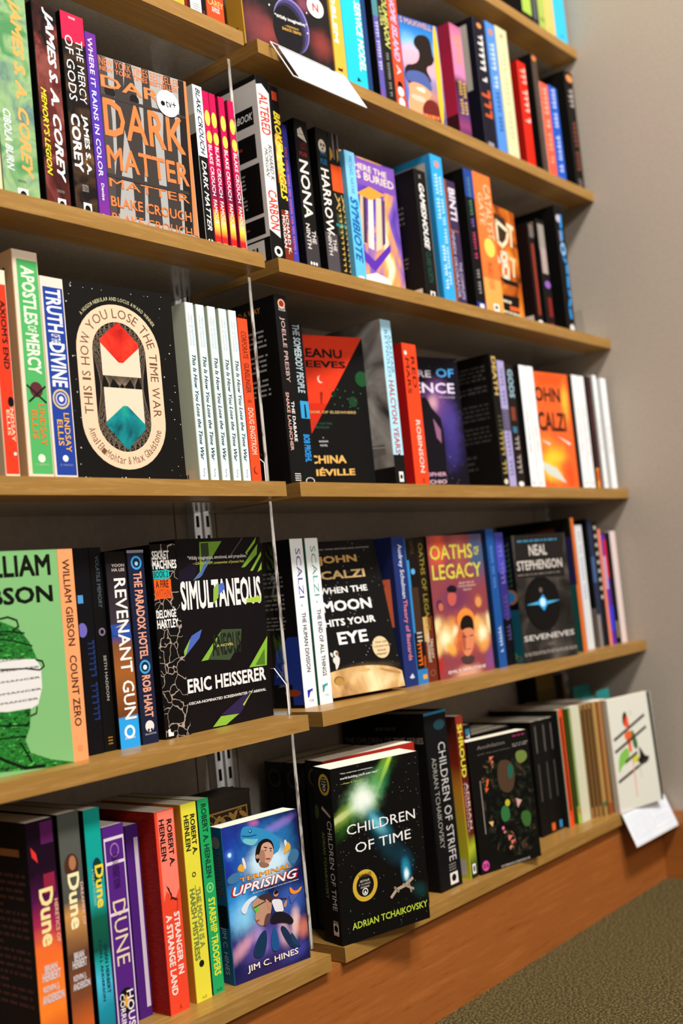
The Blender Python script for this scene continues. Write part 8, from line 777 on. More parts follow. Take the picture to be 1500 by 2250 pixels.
{'n': 'paperback_book', 'l': 'thick red orange paperback with black author name and white block title', 'g': 'books on the bottom left shelf', 'p': (-0.2231, 0.032, 0.152), 's': (0.0283, 0.135, 0.2118), 'o': 'S', 'c': ('#e4442a', '#8e1612', '#c2301c'), 'F': [('P', [0.15, 0.55, 0.95, 0.55, 0.95, 0.995, 0.15, 0.995], '#ee7a66'), ('P', [0.95, 0.6, 0.7, 0.55, 0.3, 0.6, 0.15, 0.55, 0.15, 0.5, 0.95, 0.5], '#e4442a'), ('T', 'ROBERT A.', 0.58, 0.715, 0.84, 0.949, '#150e0b', 'x', 1), ('T', 'HEINLEIN', 0.2, 0.749, 0.46, 0.956, '#150e0b', 'x', 1), ('P', [0.3, 0.63, 0.45, 0.61, 0.5, 0.57, 0.85, 0.545, 0.75, 0.54, 0.55, 0.555, 0.45, 0.55, 0.55, 0.58], '#3a1814'), ('L', [0.8, 0.545, 0.75, 0.49], 0.0012, '#b8281c'), ('T', 'STRANGER IN', 0.56, 0.18, 0.84, 0.487, '#f0d8cc', 'x', 1), ('T', 'A STRANGE LAND', 0.16, 0.09, 0.46, 0.483, '#f0d8cc', 'x', 1), ('T', 'A', 0.45, 0.016, 0.6, 0.037, '#b03420', 'b', 0)], 'L': [('P', [0, 0, 1, 0, 1, 1, 0, 1], 'ink_redtext')]},
{'n': 'paperback_book', 'l': 'yellow paperback with dark block lettering and a tethered bomb', 'g': 'books on the bottom left shelf', 'p': (-0.185, 0.033, 0.152), 's': (0.0236, 0.135, 0.2118), 'o': 'S', 'c': ('#dcd23c', '#c08a2a', '#c8b430'), 'F': [('T', 'ROBERT A.', 0.55, 0.734, 0.85, 0.94, '#1b190f', 'x', 1), ('T', 'HEINLEIN', 0.16, 0.759, 0.46, 0.941, '#1b190f', 'x', 1), ('O', 0.5, 0.635, 0.12, 0.013, 0.6, '#1b190f'), ('T', 'THE MOON IS A', 0.5, 0.261, 0.82, 0.564, '#7a8a44', 'x', 1), ('T', 'HARSH MISTRESS', 0.14, 0.207, 0.46, 0.567, '#6a7a40', 'x', 1), ('E', 0.5, 0.185, 0.15, 0.017, '#171913'), ('L', [0.5, 0.58, 0.6, 0.5, 0.45, 0.45], 0.0006, '#6a6a30'), ('T', 'ACE', 0.35, 0.012, 0.65, 0.024, '#b0a428', 'b', 0)], 'L': [('P', [0, 0, 1, 0, 1, 1, 0, 1], '#c8862c')]},
{'n': 'paperback_book', 'l': 'green paperback with dark block lettering and yellow title', 'g': 'books on the bottom left shelf', 'p': (-0.1595, 0.034, 0.152), 's': (0.018, 0.135, 0.2118), 'o': 'S', 'c': ('#1f9e58', '#0d1b12', '#178048'), 'F': [('T', 'ROBERT A. HEINLEIN', 0.3, 0.592, 0.75, 0.974, '#12402a', 'x', 1), ('O', 0.5, 0.54, 0.3, 0.026, 0.7, '#7fd07a'), ('E', 0.5, 0.54, 0.1, 0.009, '#7fd07a'), ('T', 'STARSHIP TROOPERS', 0.25, 0.091, 0.8, 0.487, '#d8d838', 'x', 1), ('T', 'ACE', 0.3, 0.012, 0.75, 0.024, '#12603a', 'b', 0)]},
{'n': 'paperback_book', 'l': 'blue space adventure cover with woman, toad head and red white title', 'g': 'books on the bottom left shelf', 'p': (-0.128, 0.0318, 0.1521), 's': (0.111, 0.026, 0.1739), 'o': 'F', 'c': ('ink_cover_adventure', '#1d5a82', '#174a6c'), 'r': (-0.0047, 0.0, -0.1427), 'F': [('P', [0.24, 0.934, 0.253, 0.957, 0.278, 0.97, 0.315, 0.972, 0.358, 0.968, 0.407, 0.957, 0.465, 0.943, 0.531, 0.925, 0.607, 0.898, 0.694, 0.86, 0.736, 0.821, 0.734, 0.78, 0.699, 0.753, 0.632, 0.74, 0.569, 0.761, 0.51, 0.815, 0.457, 0.84, 0.41, 0.835, 0.354, 0.841, 0.29, 0.859, 0.252, 0.876, 0.241, 0.891, 0.235, 0.905, 0.234, 0.916], '#2f86b8'), ('P', [0.281, 0.916, 0.306, 0.911, 0.331, 0.908, 0.356, 0.905, 0.382, 0.904, 0.407, 0.904, 0.427, 0.903, 0.439, 0.902, 0.445, 0.901, 0.445, 0.899, 0.438, 0.897, 0.425, 0.896, 0.406, 0.896, 0.38, 0.896, 0.355, 0.897, 0.329, 0.899, 0.304, 0.903, 0.279, 0.908, 0.261, 0.912, 0.248, 0.915, 0.242, 0.918, 0.243, 0.92, 0.249, 0.921, 0.262, 0.919], '#174a70'), ('P', [0.306, 0.893, 0.342, 0.886, 0.373, 0.881, 0.401, 0.877, 0.425, 0.875, 0.445, 0.874, 0.454, 0.87, 0.453, 0.865, 0.441, 0.857, 0.42, 0.847, 0.396, 0.842, 0.37, 0.841, 0.342, 0.845, 0.313, 0.854, 0.29, 0.862, 0.273, 0.871, 0.263, 0.88, 0.259, 0.889, 0.265, 0.894, 0.28, 0.895], '#6fb8c4'), ('E', 0.363, 0.934, 0.019, 0.012, '#123a58'), ('E', 0.361, 0.936, 0.009, 0.006, '#9ad0e0'), ('P', [0.407, 0.791, 0.417, 0.81, 0.43, 0.825, 0.444, 0.837, 0.461, 0.846, 0.479, 0.852, 0.498, 0.856, 0.517, 0.859, 0.537, 0.859, 0.557, 0.858, 0.575, 0.855, 0.592, 0.85, 0.607, 0.844, 0.62, 0.837, 0.631, 0.828, 0.639, 0.817, 0.645, 0.805, 0.648, 0.792, 0.647, 0.782, 0.643, 0.776, 0.636, 0.774, 0.624, 0.776, 0.613, 0.78, 0.603, 0.787, 0.593, 0.797, 0.584, 0.81, 0.571, 0.819, 0.555, 0.824, 0.535, 0.826, 0.511, 0.823, 0.492, 0.815, 0.476, 0.802, 0.465, 0.783, 0.457, 0.758, 0.449, 0.74, 0.441, 0.726, 0.432, 0.719, 0.424, 0.718, 0.416, 0.72, 0.409, 0.725, 0.403, 0.733, 0.398, 0.746, 0.397, 0.759, 0.4, 0.774], '#17110f'), ('P', [0.483, 0.811, 0.49, 0.82, 0.501, 0.827, 0.515, 0.832, 0.532, 0.834, 0.553, 0.835, 0.571, 0.834, 0.588, 0.83, 0.603, 0.824, 0.616, 0.815, 0.626, 0.806, 0.633, 0.795, 0.637, 0.783, 0.638, 0.77, 0.636, 0.758, 0.633, 0.746, 0.627, 0.735, 0.618, 0.725, 0.608, 0.716, 0.596, 0.708, 0.582, 0.702, 0.567, 0.697, 0.551, 0.695, 0.535, 0.696, 0.519, 0.7, 0.503, 0.707, 0.49, 0.714, 0.478, 0.722, 0.469, 0.731, 0.462, 0.74, 0.458, 0.75, 0.457, 0.76, 0.459, 0.771, 0.464, 0.782, 0.47, 0.792, 0.476, 0.802], '#c89a84'), ('P', [0.493, 0.795, 0.507, 0.793, 0.517, 0.785, 0.523, 0.773, 0.526, 0.755, 0.524, 0.733, 0.519, 0.717, 0.51, 0.708, 0.498, 0.707, 0.481, 0.712, 0.468, 0.718, 0.457, 0.724, 0.448, 0.732, 0.443, 0.74, 0.441, 0.749, 0.443, 0.758, 0.448, 0.769, 0.458, 0.78, 0.468, 0.788, 0.48, 0.793], '#a3755e'), ('P', [0.489, 0.714, 0.525, 0.705, 0.55, 0.696, 0.565, 0.689, 0.568, 0.683, 0.562, 0.679, 0.552, 0.675, 0.538, 0.674, 0.522, 0.674, 0.502, 0.675, 0.485, 0.678, 0.47, 0.682, 0.458, 0.686, 0.449, 0.692, 0.443, 0.698, 0.438, 0.704, 0.436, 0.711, 0.436, 0.718, 0.445, 0.721, 0.462, 0.72], '#8f6550'), ('E', 0.424, 0.759, 0.023, 0.014, '#b5866e'), ('L', [0.52, 0.808, 0.558, 0.797], 0.0012, '#1b0f0e'), ('L', [0.592, 0.789, 0.62, 0.785], 0.0012, '#1b0f0e'), ('E', 0.536, 0.784, 0.008, 0.005, '#1b1212'), ('E', 0.604, 0.772, 0.008, 0.005, '#1b1212'), ('L', [0.534, 0.729, 0.584, 0.721], 0.0016, '#8a3a34'), ('P', [0.231, 0.778, 0.24, 0.778, 0.247, 0.774, 0.254, 0.766, 0.26, 0.754, 0.266, 0.738, 0.268, 0.724, 0.268, 0.714, 0.264, 0.706, 0.258, 0.701, 0.251, 0.703, 0.244, 0.711, 0.237, 0.726, 0.229, 0.746, 0.226, 0.762, 0.227, 0.772], '#dcd8d8'), ('P', [0.166, 0.726, 0.181, 0.736, 0.195, 0.741, 0.208, 0.742, 0.221, 0.736, 0.233, 0.726, 0.241, 0.717, 0.245, 0.708, 0.245, 0.7, 0.241, 0.693, 0.232, 0.689, 0.219, 0.689, 0.201, 0.693, 0.178, 0.7, 0.165, 0.707, 0.161, 0.716], '#d8a23a'), ('P', [0.051, 0.685, 0.077, 0.692, 0.101, 0.696, 0.123, 0.697, 0.144, 0.695, 0.162, 0.689, 0.174, 0.682, 0.181, 0.673, 0.182, 0.663, 0.177, 0.651, 0.165, 0.642, 0.146, 0.636, 0.12, 0.633, 0.087, 0.632, 0.06, 0.635, 0.041, 0.64, 0.028, 0.648, 0.021, 0.659, 0.023, 0.668, 0.033, 0.677], '#3f6f98'), ('P', [0.797, 0.815, 0.805, 0.817, 0.812, 0.816, 0.819, 0.81, 0.826, 0.801, 0.833, 0.788, 0.835, 0.777, 0.833, 0.768, 0.827, 0.761, 0.817, 0.757, 0.809, 0.757, 0.802, 0.763, 0.796, 0.773, 0.791, 0.788, 0.79, 0.8, 0.792, 0.809], '#d8d4d4'), ('P', [0.778, 0.741, 0.785, 0.754, 0.793, 0.766, 0.804, 0.776, 0.815, 0.785, 0.829, 0.792, 0.841, 0.794, 0.851, 0.791, 0.861, 0.783, 0.869, 0.77, 0.87, 0.759, 0.866, 0.75, 0.855, 0.743, 0.837, 0.739, 0.821, 0.734, 0.807, 0.731, 0.794, 0.727, 0.783, 0.725, 0.777, 0.726, 0.775, 0.731], '#dca42c'), ('P', [0.847, 0.719, 0.868, 0.731, 0.888, 0.738, 0.907, 0.741, 0.926, 0.74, 0.945, 0.734, 0.959, 0.727, 0.967, 0.718, 0.972, 0.708, 0.971, 0.697, 0.965, 0.685, 0.954, 0.674, 0.939, 0.662, 0.918, 0.65, 0.899, 0.644, 0.88, 0.643, 0.863, 0.647, 0.847, 0.657, 0.835, 0.666, 0.826, 0.675, 0.821, 0.683, 0.819, 0.69, 0.823, 0.699, 0.833, 0.708], '#3a6a90'), ('T', 'TERMINAL', 0.171, 0.625, 0.853, 0.656, '#7a1f14', 'x', 0), ('T', 'TERMINAL', 0.174, 0.627, 0.85, 0.654, '#eea02c', 'b', 0), ('T', 'UPRISING', 0.052, 0.548, 0.947, 0.612, '#b5261c', 'xi', 0), ('T', 'UPRISING', 0.071, 0.552, 0.925, 0.609, '#ece6e2', 'bi', 0), ('T', 'Book Two of the Janitors of the Post-Apocalypse', 0.322, 0.53, 0.936, 0.539, '#e8e6e2', 'b', 0), ('P', [0.178, 0.475, 0.206, 0.489, 0.233, 0.5, 0.262, 0.508, 0.29, 0.513, 0.319, 0.515, 0.341, 0.516, 0.356, 0.515, 0.365, 0.512, 0.367, 0.508, 0.361, 0.503, 0.347, 0.497, 0.325, 0.491, 0.296, 0.485, 0.271, 0.476, 0.251, 0.464, 0.235, 0.45, 0.223, 0.434, 0.21, 0.425, 0.196, 0.422, 0.18, 0.427, 0.163, 0.438, 0.157, 0.45, 0.162, 0.462], '#d4dce4'), ('P', [0.328, 0.485, 0.35, 0.493, 0.374, 0.498, 0.4, 0.501, 0.428, 0.501, 0.46, 0.499, 0.486, 0.495, 0.508, 0.487, 0.525, 0.478, 0.537, 0.466, 0.544, 0.452, 0.547, 0.437, 0.545, 0.42, 0.539, 0.401, 0.529, 0.383, 0.515, 0.366, 0.499, 0.35, 0.478, 0.335, 0.458, 0.324, 0.438, 0.317, 0.418, 0.314, 0.398, 0.314, 0.38, 0.318, 0.363, 0.326, 0.347, 0.338, 0.333, 0.353, 0.324, 0.366, 0.321, 0.378, 0.323, 0.388, 0.33, 0.397, 0.333, 0.405, 0.332, 0.413, 0.326, 0.421, 0.316, 0.428, 0.308, 0.435, 0.303, 0.443, 0.299, 0.452, 0.298, 0.46, 0.303, 0.469, 0.313, 0.477], '#b58a70'), ('P', [0.423, 0.509, 0.457, 0.51, 0.487, 0.509, 0.512, 0.505, 0.533, 0.498, 0.548, 0.488, 0.561, 0.478, 0.57, 0.467, 0.577, 0.456, 0.58, 0.444, 0.576, 0.437, 0.564, 0.436, 0.545, 0.439, 0.517, 0.448, 0.492, 0.456, 0.469, 0.463, 0.448, 0.47, 0.429, 0.476, 0.413, 0.481, 0.4, 0.487, 0.389, 0.493, 0.382, 0.498, 0.385, 0.503, 0.399, 0.506], '#3a2c2a'), ('E', 0.347, 0.431, 0.026, 0.021, '#4ac03a'), ('L', [0.313, 0.442, 0.477, 0.461], 0.0012, '#3a2418'), ('L', [0.336, 0.354, 0.367, 0.355], 0.0018, '#a03a34'), ('P', [0.491, 0.379, 0.511, 0.376, 0.521, 0.369, 0.522, 0.359, 0.514, 0.346, 0.496, 0.329, 0.479, 0.316, 0.463, 0.308, 0.448, 0.305, 0.434, 0.306, 0.426, 0.312, 0.425, 0.322, 0.431, 0.336, 0.443, 0.355, 0.457, 0.369, 0.473, 0.377], '#5a4038'), ('E', 0.615, 0.489, 0.033, 0.021, '#b8866c'), ('P', [0.6, 0.505, 0.608, 0.508, 0.616, 0.51, 0.624, 0.509, 0.632, 0.507, 0.64, 0.502, 0.645, 0.498, 0.648, 0.495, 0.649, 0.492, 0.647, 0.489, 0.643, 0.487, 0.636, 0.485, 0.626, 0.484, 0.614, 0.483, 0.605, 0.483, 0.598, 0.485, 0.593, 0.488, 0.591, 0.493, 0.592, 0.497, 0.595, 0.501], '#1b1211'), ('P', [0.562, 0.453, 0.574, 0.456, 0.589, 0.456, 0.606, 0.455, 0.626, 0.452, 0.648, 0.447, 0.666, 0.44, 0.678, 0.432, 0.686, 0.423, 0.688, 0.413, 0.69, 0.403, 0.693, 0.392, 0.695, 0.382, 0.698, 0.371, 0.692, 0.364, 0.679, 0.361, 0.658, 0.361, 0.629, 0.364, 0.607, 0.369, 0.59, 0.375, 0.58, 0.383, 0.576, 0.392, 0.571, 0.402, 0.566, 0.412, 0.56, 0.422, 0.554, 0.433, 0.552, 0.442, 0.554, 0.449], '#dcd8da'), ('P', [0.476, 0.471, 0.482, 0.473, 0.49, 0.47, 0.5, 0.464, 0.513, 0.453, 0.527, 0.438, 0.537, 0.425, 0.542, 0.415, 0.543, 0.407, 0.539, 0.402, 0.534, 0.399, 0.528, 0.396, 0.52, 0.395, 0.511, 0.395, 0.503, 0.399, 0.495, 0.409, 0.486, 0.422, 0.478, 0.441, 0.474, 0.455, 0.473, 0.465], '#b5826a'), ('P', [0.721, 0.417, 0.736, 0.423, 0.746, 0.425, 0.751, 0.423, 0.752, 0.416, 0.749, 0.405, 0.744, 0.396, 0.737, 0.389, 0.729, 0.384, 0.719, 0.38, 0.712, 0.38, 0.706, 0.382, 0.703, 0.387, 0.702, 0.395, 0.704, 0.403, 0.711, 0.41], '#b5826a'), ('L', [0.423, 0.484, 0.752, 0.435], 0.0012, '#4a2a34'), ('P', [0.616, 0.369, 0.65, 0.365, 0.683, 0.357, 0.715, 0.347, 0.746, 0.333, 0.775, 0.316, 0.796, 0.3, 0.808, 0.287, 0.812, 0.276, 0.807, 0.267, 0.795, 0.262, 0.776, 0.263, 0.749, 0.268, 0.716, 0.278, 0.681, 0.286, 0.645, 0.292, 0.609, 0.296, 0.571, 0.298, 0.543, 0.302, 0.524, 0.307, 0.513, 0.314, 0.512, 0.323, 0.515, 0.332, 0.521, 0.341, 0.53, 0.351, 0.544, 0.361, 0.563, 0.367, 0.587, 0.37], '#1b171f'), ('P', [0.827, 0.491, 0.846, 0.476, 0.868, 0.467, 0.89, 0.465, 0.915, 0.468, 0.941, 0.477, 0.958, 0.481, 0.965, 0.479, 0.963, 0.473, 0.952, 0.462, 0.935, 0.454, 0.913, 0.448, 0.885, 0.446, 0.852, 0.447, 0.827, 0.452, 0.81, 0.46, 0.801, 0.473, 0.799, 0.489, 0.803, 0.497, 0.813, 0.498], '#e8862a'), ('P', [0.78, 0.452, 0.922, 0.441, 0.803, 0.391], '#4a5aa0'), ('P', [0.266, 0.178, 0.288, 0.205, 0.312, 0.228, 0.339, 0.248, 0.368, 0.264, 0.399, 0.277, 0.422, 0.281, 0.438, 0.277, 0.447, 0.264, 0.449, 0.243, 0.446, 0.22, 0.439, 0.197, 0.427, 0.173, 0.411, 0.148, 0.389, 0.13, 0.362, 0.121, 0.329, 0.12, 0.291, 0.127, 0.268, 0.139, 0.26, 0.156], '#15324f'), ('P', [0.51, 0.229, 0.52, 0.254, 0.532, 0.271, 0.543, 0.279, 0.556, 0.278, 0.568, 0.269, 0.578, 0.254, 0.586, 0.233, 0.591, 0.207, 0.594, 0.176, 0.59, 0.151, 0.579, 0.135, 0.562, 0.126, 0.539, 0.124, 0.521, 0.128, 0.508, 0.136, 0.5, 0.148, 0.498, 0.166, 0.498, 0.185, 0.502, 0.206], '#1c4f86'), ('P', [0.645, 0.27, 0.665, 0.268, 0.686, 0.259, 0.708, 0.244, 0.731, 0.222, 0.755, 0.193, 0.775, 0.168, 0.792, 0.146, 0.804, 0.127, 0.813, 0.111, 0.813, 0.102, 0.803, 0.099, 0.785, 0.103, 0.757, 0.114, 0.73, 0.131, 0.704, 0.154, 0.678, 0.183, 0.652, 0.219, 0.638, 0.246, 0.636, 0.262], '#182d4a'), ('P', [0.788, 0.194, 0.808, 0.174, 0.826, 0.154, 0.844, 0.137, 0.86, 0.121, 0.875, 0.107, 0.878, 0.099, 0.869, 0.098, 0.848, 0.103, 0.814, 0.115, 0.789, 0.13, 0.771, 0.147, 0.762, 0.167, 0.76, 0.191, 0.764, 0.203, 0.773, 0.204], '#1f3a5a'), ('T', 'JIM C. HINES', 0.167, 0.045, 0.837, 0.096, '#e6dcc6', 'b', 0)], 'L': [('T', 'JIM C. HINES', 0.3, 0.06, 0.7, 0.36, '#b8c8cc', 'n', 1), ('P', [0.1, 0.36, 0.9, 0.36, 0.9, 0.5, 0.1, 0.5], '#0b1b22'), ('T', 'TERMINAL', 0.5, 0.55, 0.75, 0.85, '#6a6030', 'b', 1), ('T', 'UPRISING', 0.2, 0.55, 0.45, 0.85, '#5a5a4a', 'b', 1), ('E', 0.5, 0.9, 0.3, 0.04, '#7a7a70')]},
{'n': 'paperback_book', 'l': 'black space novel with green nebula burst, front of its stack, jutting out', 'g': 'books on the bottom right shelf', 'p': (0.027, 0.0038, 0.152), 's': (0.1399, 0.038, 0.2131), 'o': 'F', 'c': ('ink_cover_nebula', '#0d0c0c', '#0d0c0c'), 'r': (0.0406, 0.0, -0.24), 'F': [('T', '"The smartest evolutionary', 0.102, 0.956, 0.463, 0.966, '#e8e6e2', 'b', 0), ('T', 'world-building you\'ll ever read."', 0.099, 0.924, 0.529, 0.942, '#e8e6e2', 'b', 0), ('T', '—Peter F. Hamilton', 0.1, 0.9, 0.364, 0.908, '#b8cc4a', 'b', 0), ('T', 'CHILDREN', 0.131, 0.607, 0.911, 0.664, '#e8e6e2', 'n', 0), ('T', 'OF TIME', 0.208, 0.496, 0.844, 0.553, '#e8e6e2', 'n', 0), ('L', [0.569, 0.189, 0.635, 0.224, 0.735, 0.234, 0.827, 0.263], 0.004, '#b09a84'), ('L', [0.613, 0.24, 0.657, 0.209], 0.003, '#8a7868'), ('L', [0.712, 0.243, 0.83, 0.2], 0.003, '#a08c78'), ('L', [0.775, 0.252, 0.802, 0.186], 0.002, '#a08c78'), ('E', 0.287, 0.302, 0.137, 0.09, '#c9a436'), ('E', 0.287, 0.302, 0.097, 0.064, '#13110e'), ('T', 'WINNER', 0.219, 0.349, 0.366, 0.372, '#4a3a14', 'b', 0), ('T', 'ARTHUR', 0.23, 0.323, 0.338, 0.336, '#d8d2c4', 'n', 0), ('T', 'C CLARKE', 0.216, 0.307, 0.345, 0.316, '#d8d2c4', 'n', 0), ('T', 'AWARD', 0.234, 0.289, 0.333, 0.3, '#d8d2c4', 'n', 0), ('O', 0.282, 0.267, 0.032, 0.021, 0.72, '#e8e6e2'), ('P', [0.266, 0.257, 0.283, 0.276, 0.297, 0.256], '#e8e6e2'), ('T', 'ADRIAN TCHAIKOVSKY', 0.115, 0.073, 0.977, 0.112, '#b5c83e', 'b', 0)], 'L': [('E', 0.6, 0.905, 0.3, 0.062, '#c09a34'), ('E', 0.6, 0.905, 0.21, 0.045, '#1b1916'), ('B', 0.47, 0.9, 0.73, 0.945, 3, '#b8b2a4'), ('E', 0.6, 0.885, 0.07, 0.016, '#e8e6e2'), ('E', 0.6, 0.885, 0.045, 0.01, '#1b1916'), ('P', [0.4, 0.78, 0.6, 0.76, 0.85, 0.73, 0.82, 0.72, 0.55, 0.745, 0.38, 0.76], '#b8a890'), ('E', 0.1, 0.74, 0.12, 0.04, '#3a4a1e'), ('T', 'CHILDREN OF TIME', 0.62, 0.192, 0.86, 0.701, '#c9c4bc', 'n', 1), ('T', 'ADRIAN TCHAIKOVSKY', 0.3, 0.25, 0.45, 0.629, '#7f8a3a', 'n', 1), ('B', 0.6, 0.115, 0.85, 0.135, 2, '#e8e6e2'), ('P', [0.58, 0.05, 0.86, 0.05, 0.86, 0.115, 0.58, 0.115], '#dcd4cc'), ('E', 0.72, 0.09, 0.1, 0.02, '#0e0c0b'), ('T', 'orbit', 0.6, 0.053, 0.84, 0.065, '#c0503a', 'n', 0)]},
{'n': 'paperback_book', 'l': 'red and yellow edged paperback behind the nebula novel, second in its stack', 'g': 'books on the bottom right shelf', 'p': (0.0611, 0.04, 0.152), 's': (0.1587, 0.037, 0.2151), 'o': 'F', 'c': ('ink_ruin', '#0d0b0b', '#0d0b0b'), 'r': (0.0029, 0.0, -0.193), 'L': [('O', 0.5, 0.9, 0.34, 0.058, 0.75, '#5a4420'), ('P', [0, 0.0, 1, 0.0, 1, 0.3, 0, 0.3], '#0b0a0a')]},
{'n': 'paperback_book', 'l': 'dark paperback with faint gold ring on spine, third in the nebula novel stack', 'g': 'books on the bottom right shelf', 'p': (0.0671, 0.0795, 0.152), 's': (0.14, 0.036, 0.211), 'o': 'F', 'c': ('#110e0d', '#0c0b0a', '#0c0b0a'), 'r': (0.0, 0.0, -0.06), 'cp': ('ring', 0), 'L': [('O', 0.5, 0.9, 0.34, 0.058, 0.75, '#3f3018')]},
{'n': 'paperback_book', 'l': 'dark paperback with faint gold ring on spine, rearmost in the nebula novel stack', 'g': 'books on the bottom right shelf', 'p': (0.0711, 0.118, 0.152), 's': (0.14, 0.036, 0.211), 'o': 'F', 'c': ('#110e0d', '#0c0b0a', '#0c0b0a'), 'r': (0.0, 0.0, -0.06), 'cp': ('ring', 1), 'L': [('O', 0.5, 0.9, 0.34, 0.058, 0.75, '#3f3018')]},
{'n': 'hardcover_book', 'l': 'tall black hardcover with white spine title beside a yellow sided book', 'g': 'books on the bottom right shelf', 'p': (0.2596, 0.02, 0.152), 's': (0.0541, 0.15, 0.2461), 'o': 'S', 'c': ('#0d0f11', '#0d0c0c', '#0d0c0c'), 'hard': 1, 'F': [('E', 0.65, 0.92, 0.25, 0.03, '#1d3f4a'), ('T', 'CHILDREN OF STRIFE', 0.5, 0.149, 0.82, 0.82, '#c4c0bc', 'n', 1), ('T', 'ADRIAN TCHAIKOVSKY', 0.16, 0.234, 0.36, 0.744, '#9a968e', 'n', 1), ('P', [0.45, 0.02, 0.8, 0.02, 0.8, 0.085, 0.45, 0.085], '#e0dcd6'), ('E', 0.62, 0.055, 0.1, 0.02, '#0e0c0b'), ('B', 0.45, 0.095, 0.75, 0.14, 3, '#8a8680'), ('P', [0, 0.985, 1, 0.985, 1, 1, 0, 1], '#2a7aa0')], 'L': [('T', 'BOOK FOUR OF', 0.42, 0.905, 0.66, 0.925, '#7a6a60', 'b', 0), ('T', 'THE CHILDREN OF TIME SERIES', 0.02, 0.83, 0.97, 0.865, '#8a7a70', 'b', 0)]},
{'n': 'paperback_book', 'l': 'thin dark red and lime spine with yellow title and a yellow side', 'g': 'books on the bottom right shelf', 'p': (0.3357, 0.02, 0.152), 's': (0.0185, 0.135, 0.2313), 'o': 'S', 'c': ('ink_shroud', 'ink_shroudback', '#5a201a'), 'F': [('T', 'SHROUD', 0.15, 0.616, 0.8, 0.948, '#d4cc3a', 'x', 1), ('T', 'ADRIAN', 0.5, 0.295, 0.85, 0.583, '#c4b4ac', 'b', 1), ('T', 'TCHAIKOVSKY', 0.18, 0.278, 0.42, 0.589, '#b8a49c', 'n', 1), ('P', [0.25, 0.025, 0.7, 0.025, 0.7, 0.085, 0.25, 0.085], '#e8e6e2'), ('E', 0.48, 0.055, 0.12, 0.02, '#0e0c0b')], 'L': [('P', [0.3, 0.02, 0.95, 0.02, 0.95, 0.12, 0.3, 0.12], '#b8b4a8')]},
{'n': 'paperback_book', 'l': 'slim black spine with white letters peeking over the dark flowers cover', 'g': 'books on the bottom right shelf', 'p': (0.3879, 0.043, 0.152), 's': (0.0191, 0.135, 0.2104), 'o': 'S', 'c': ('#0f0f11', '#0b0b0b', '#0b0b0b'), 'F': [('Q', [0.25, 0.91, 0.75, 0.935, 0.25, 0.881, 0.75, 0.905, 0.34, 0.851, 0.75, 0.876, 0.25, 0.794, 0.75, 0.82], '#e8e6e2'), ('P', [0.2, 0.93, 0.8, 0.93, 0.8, 0.97, 0.2, 0.97], '#3a8ab0')]},
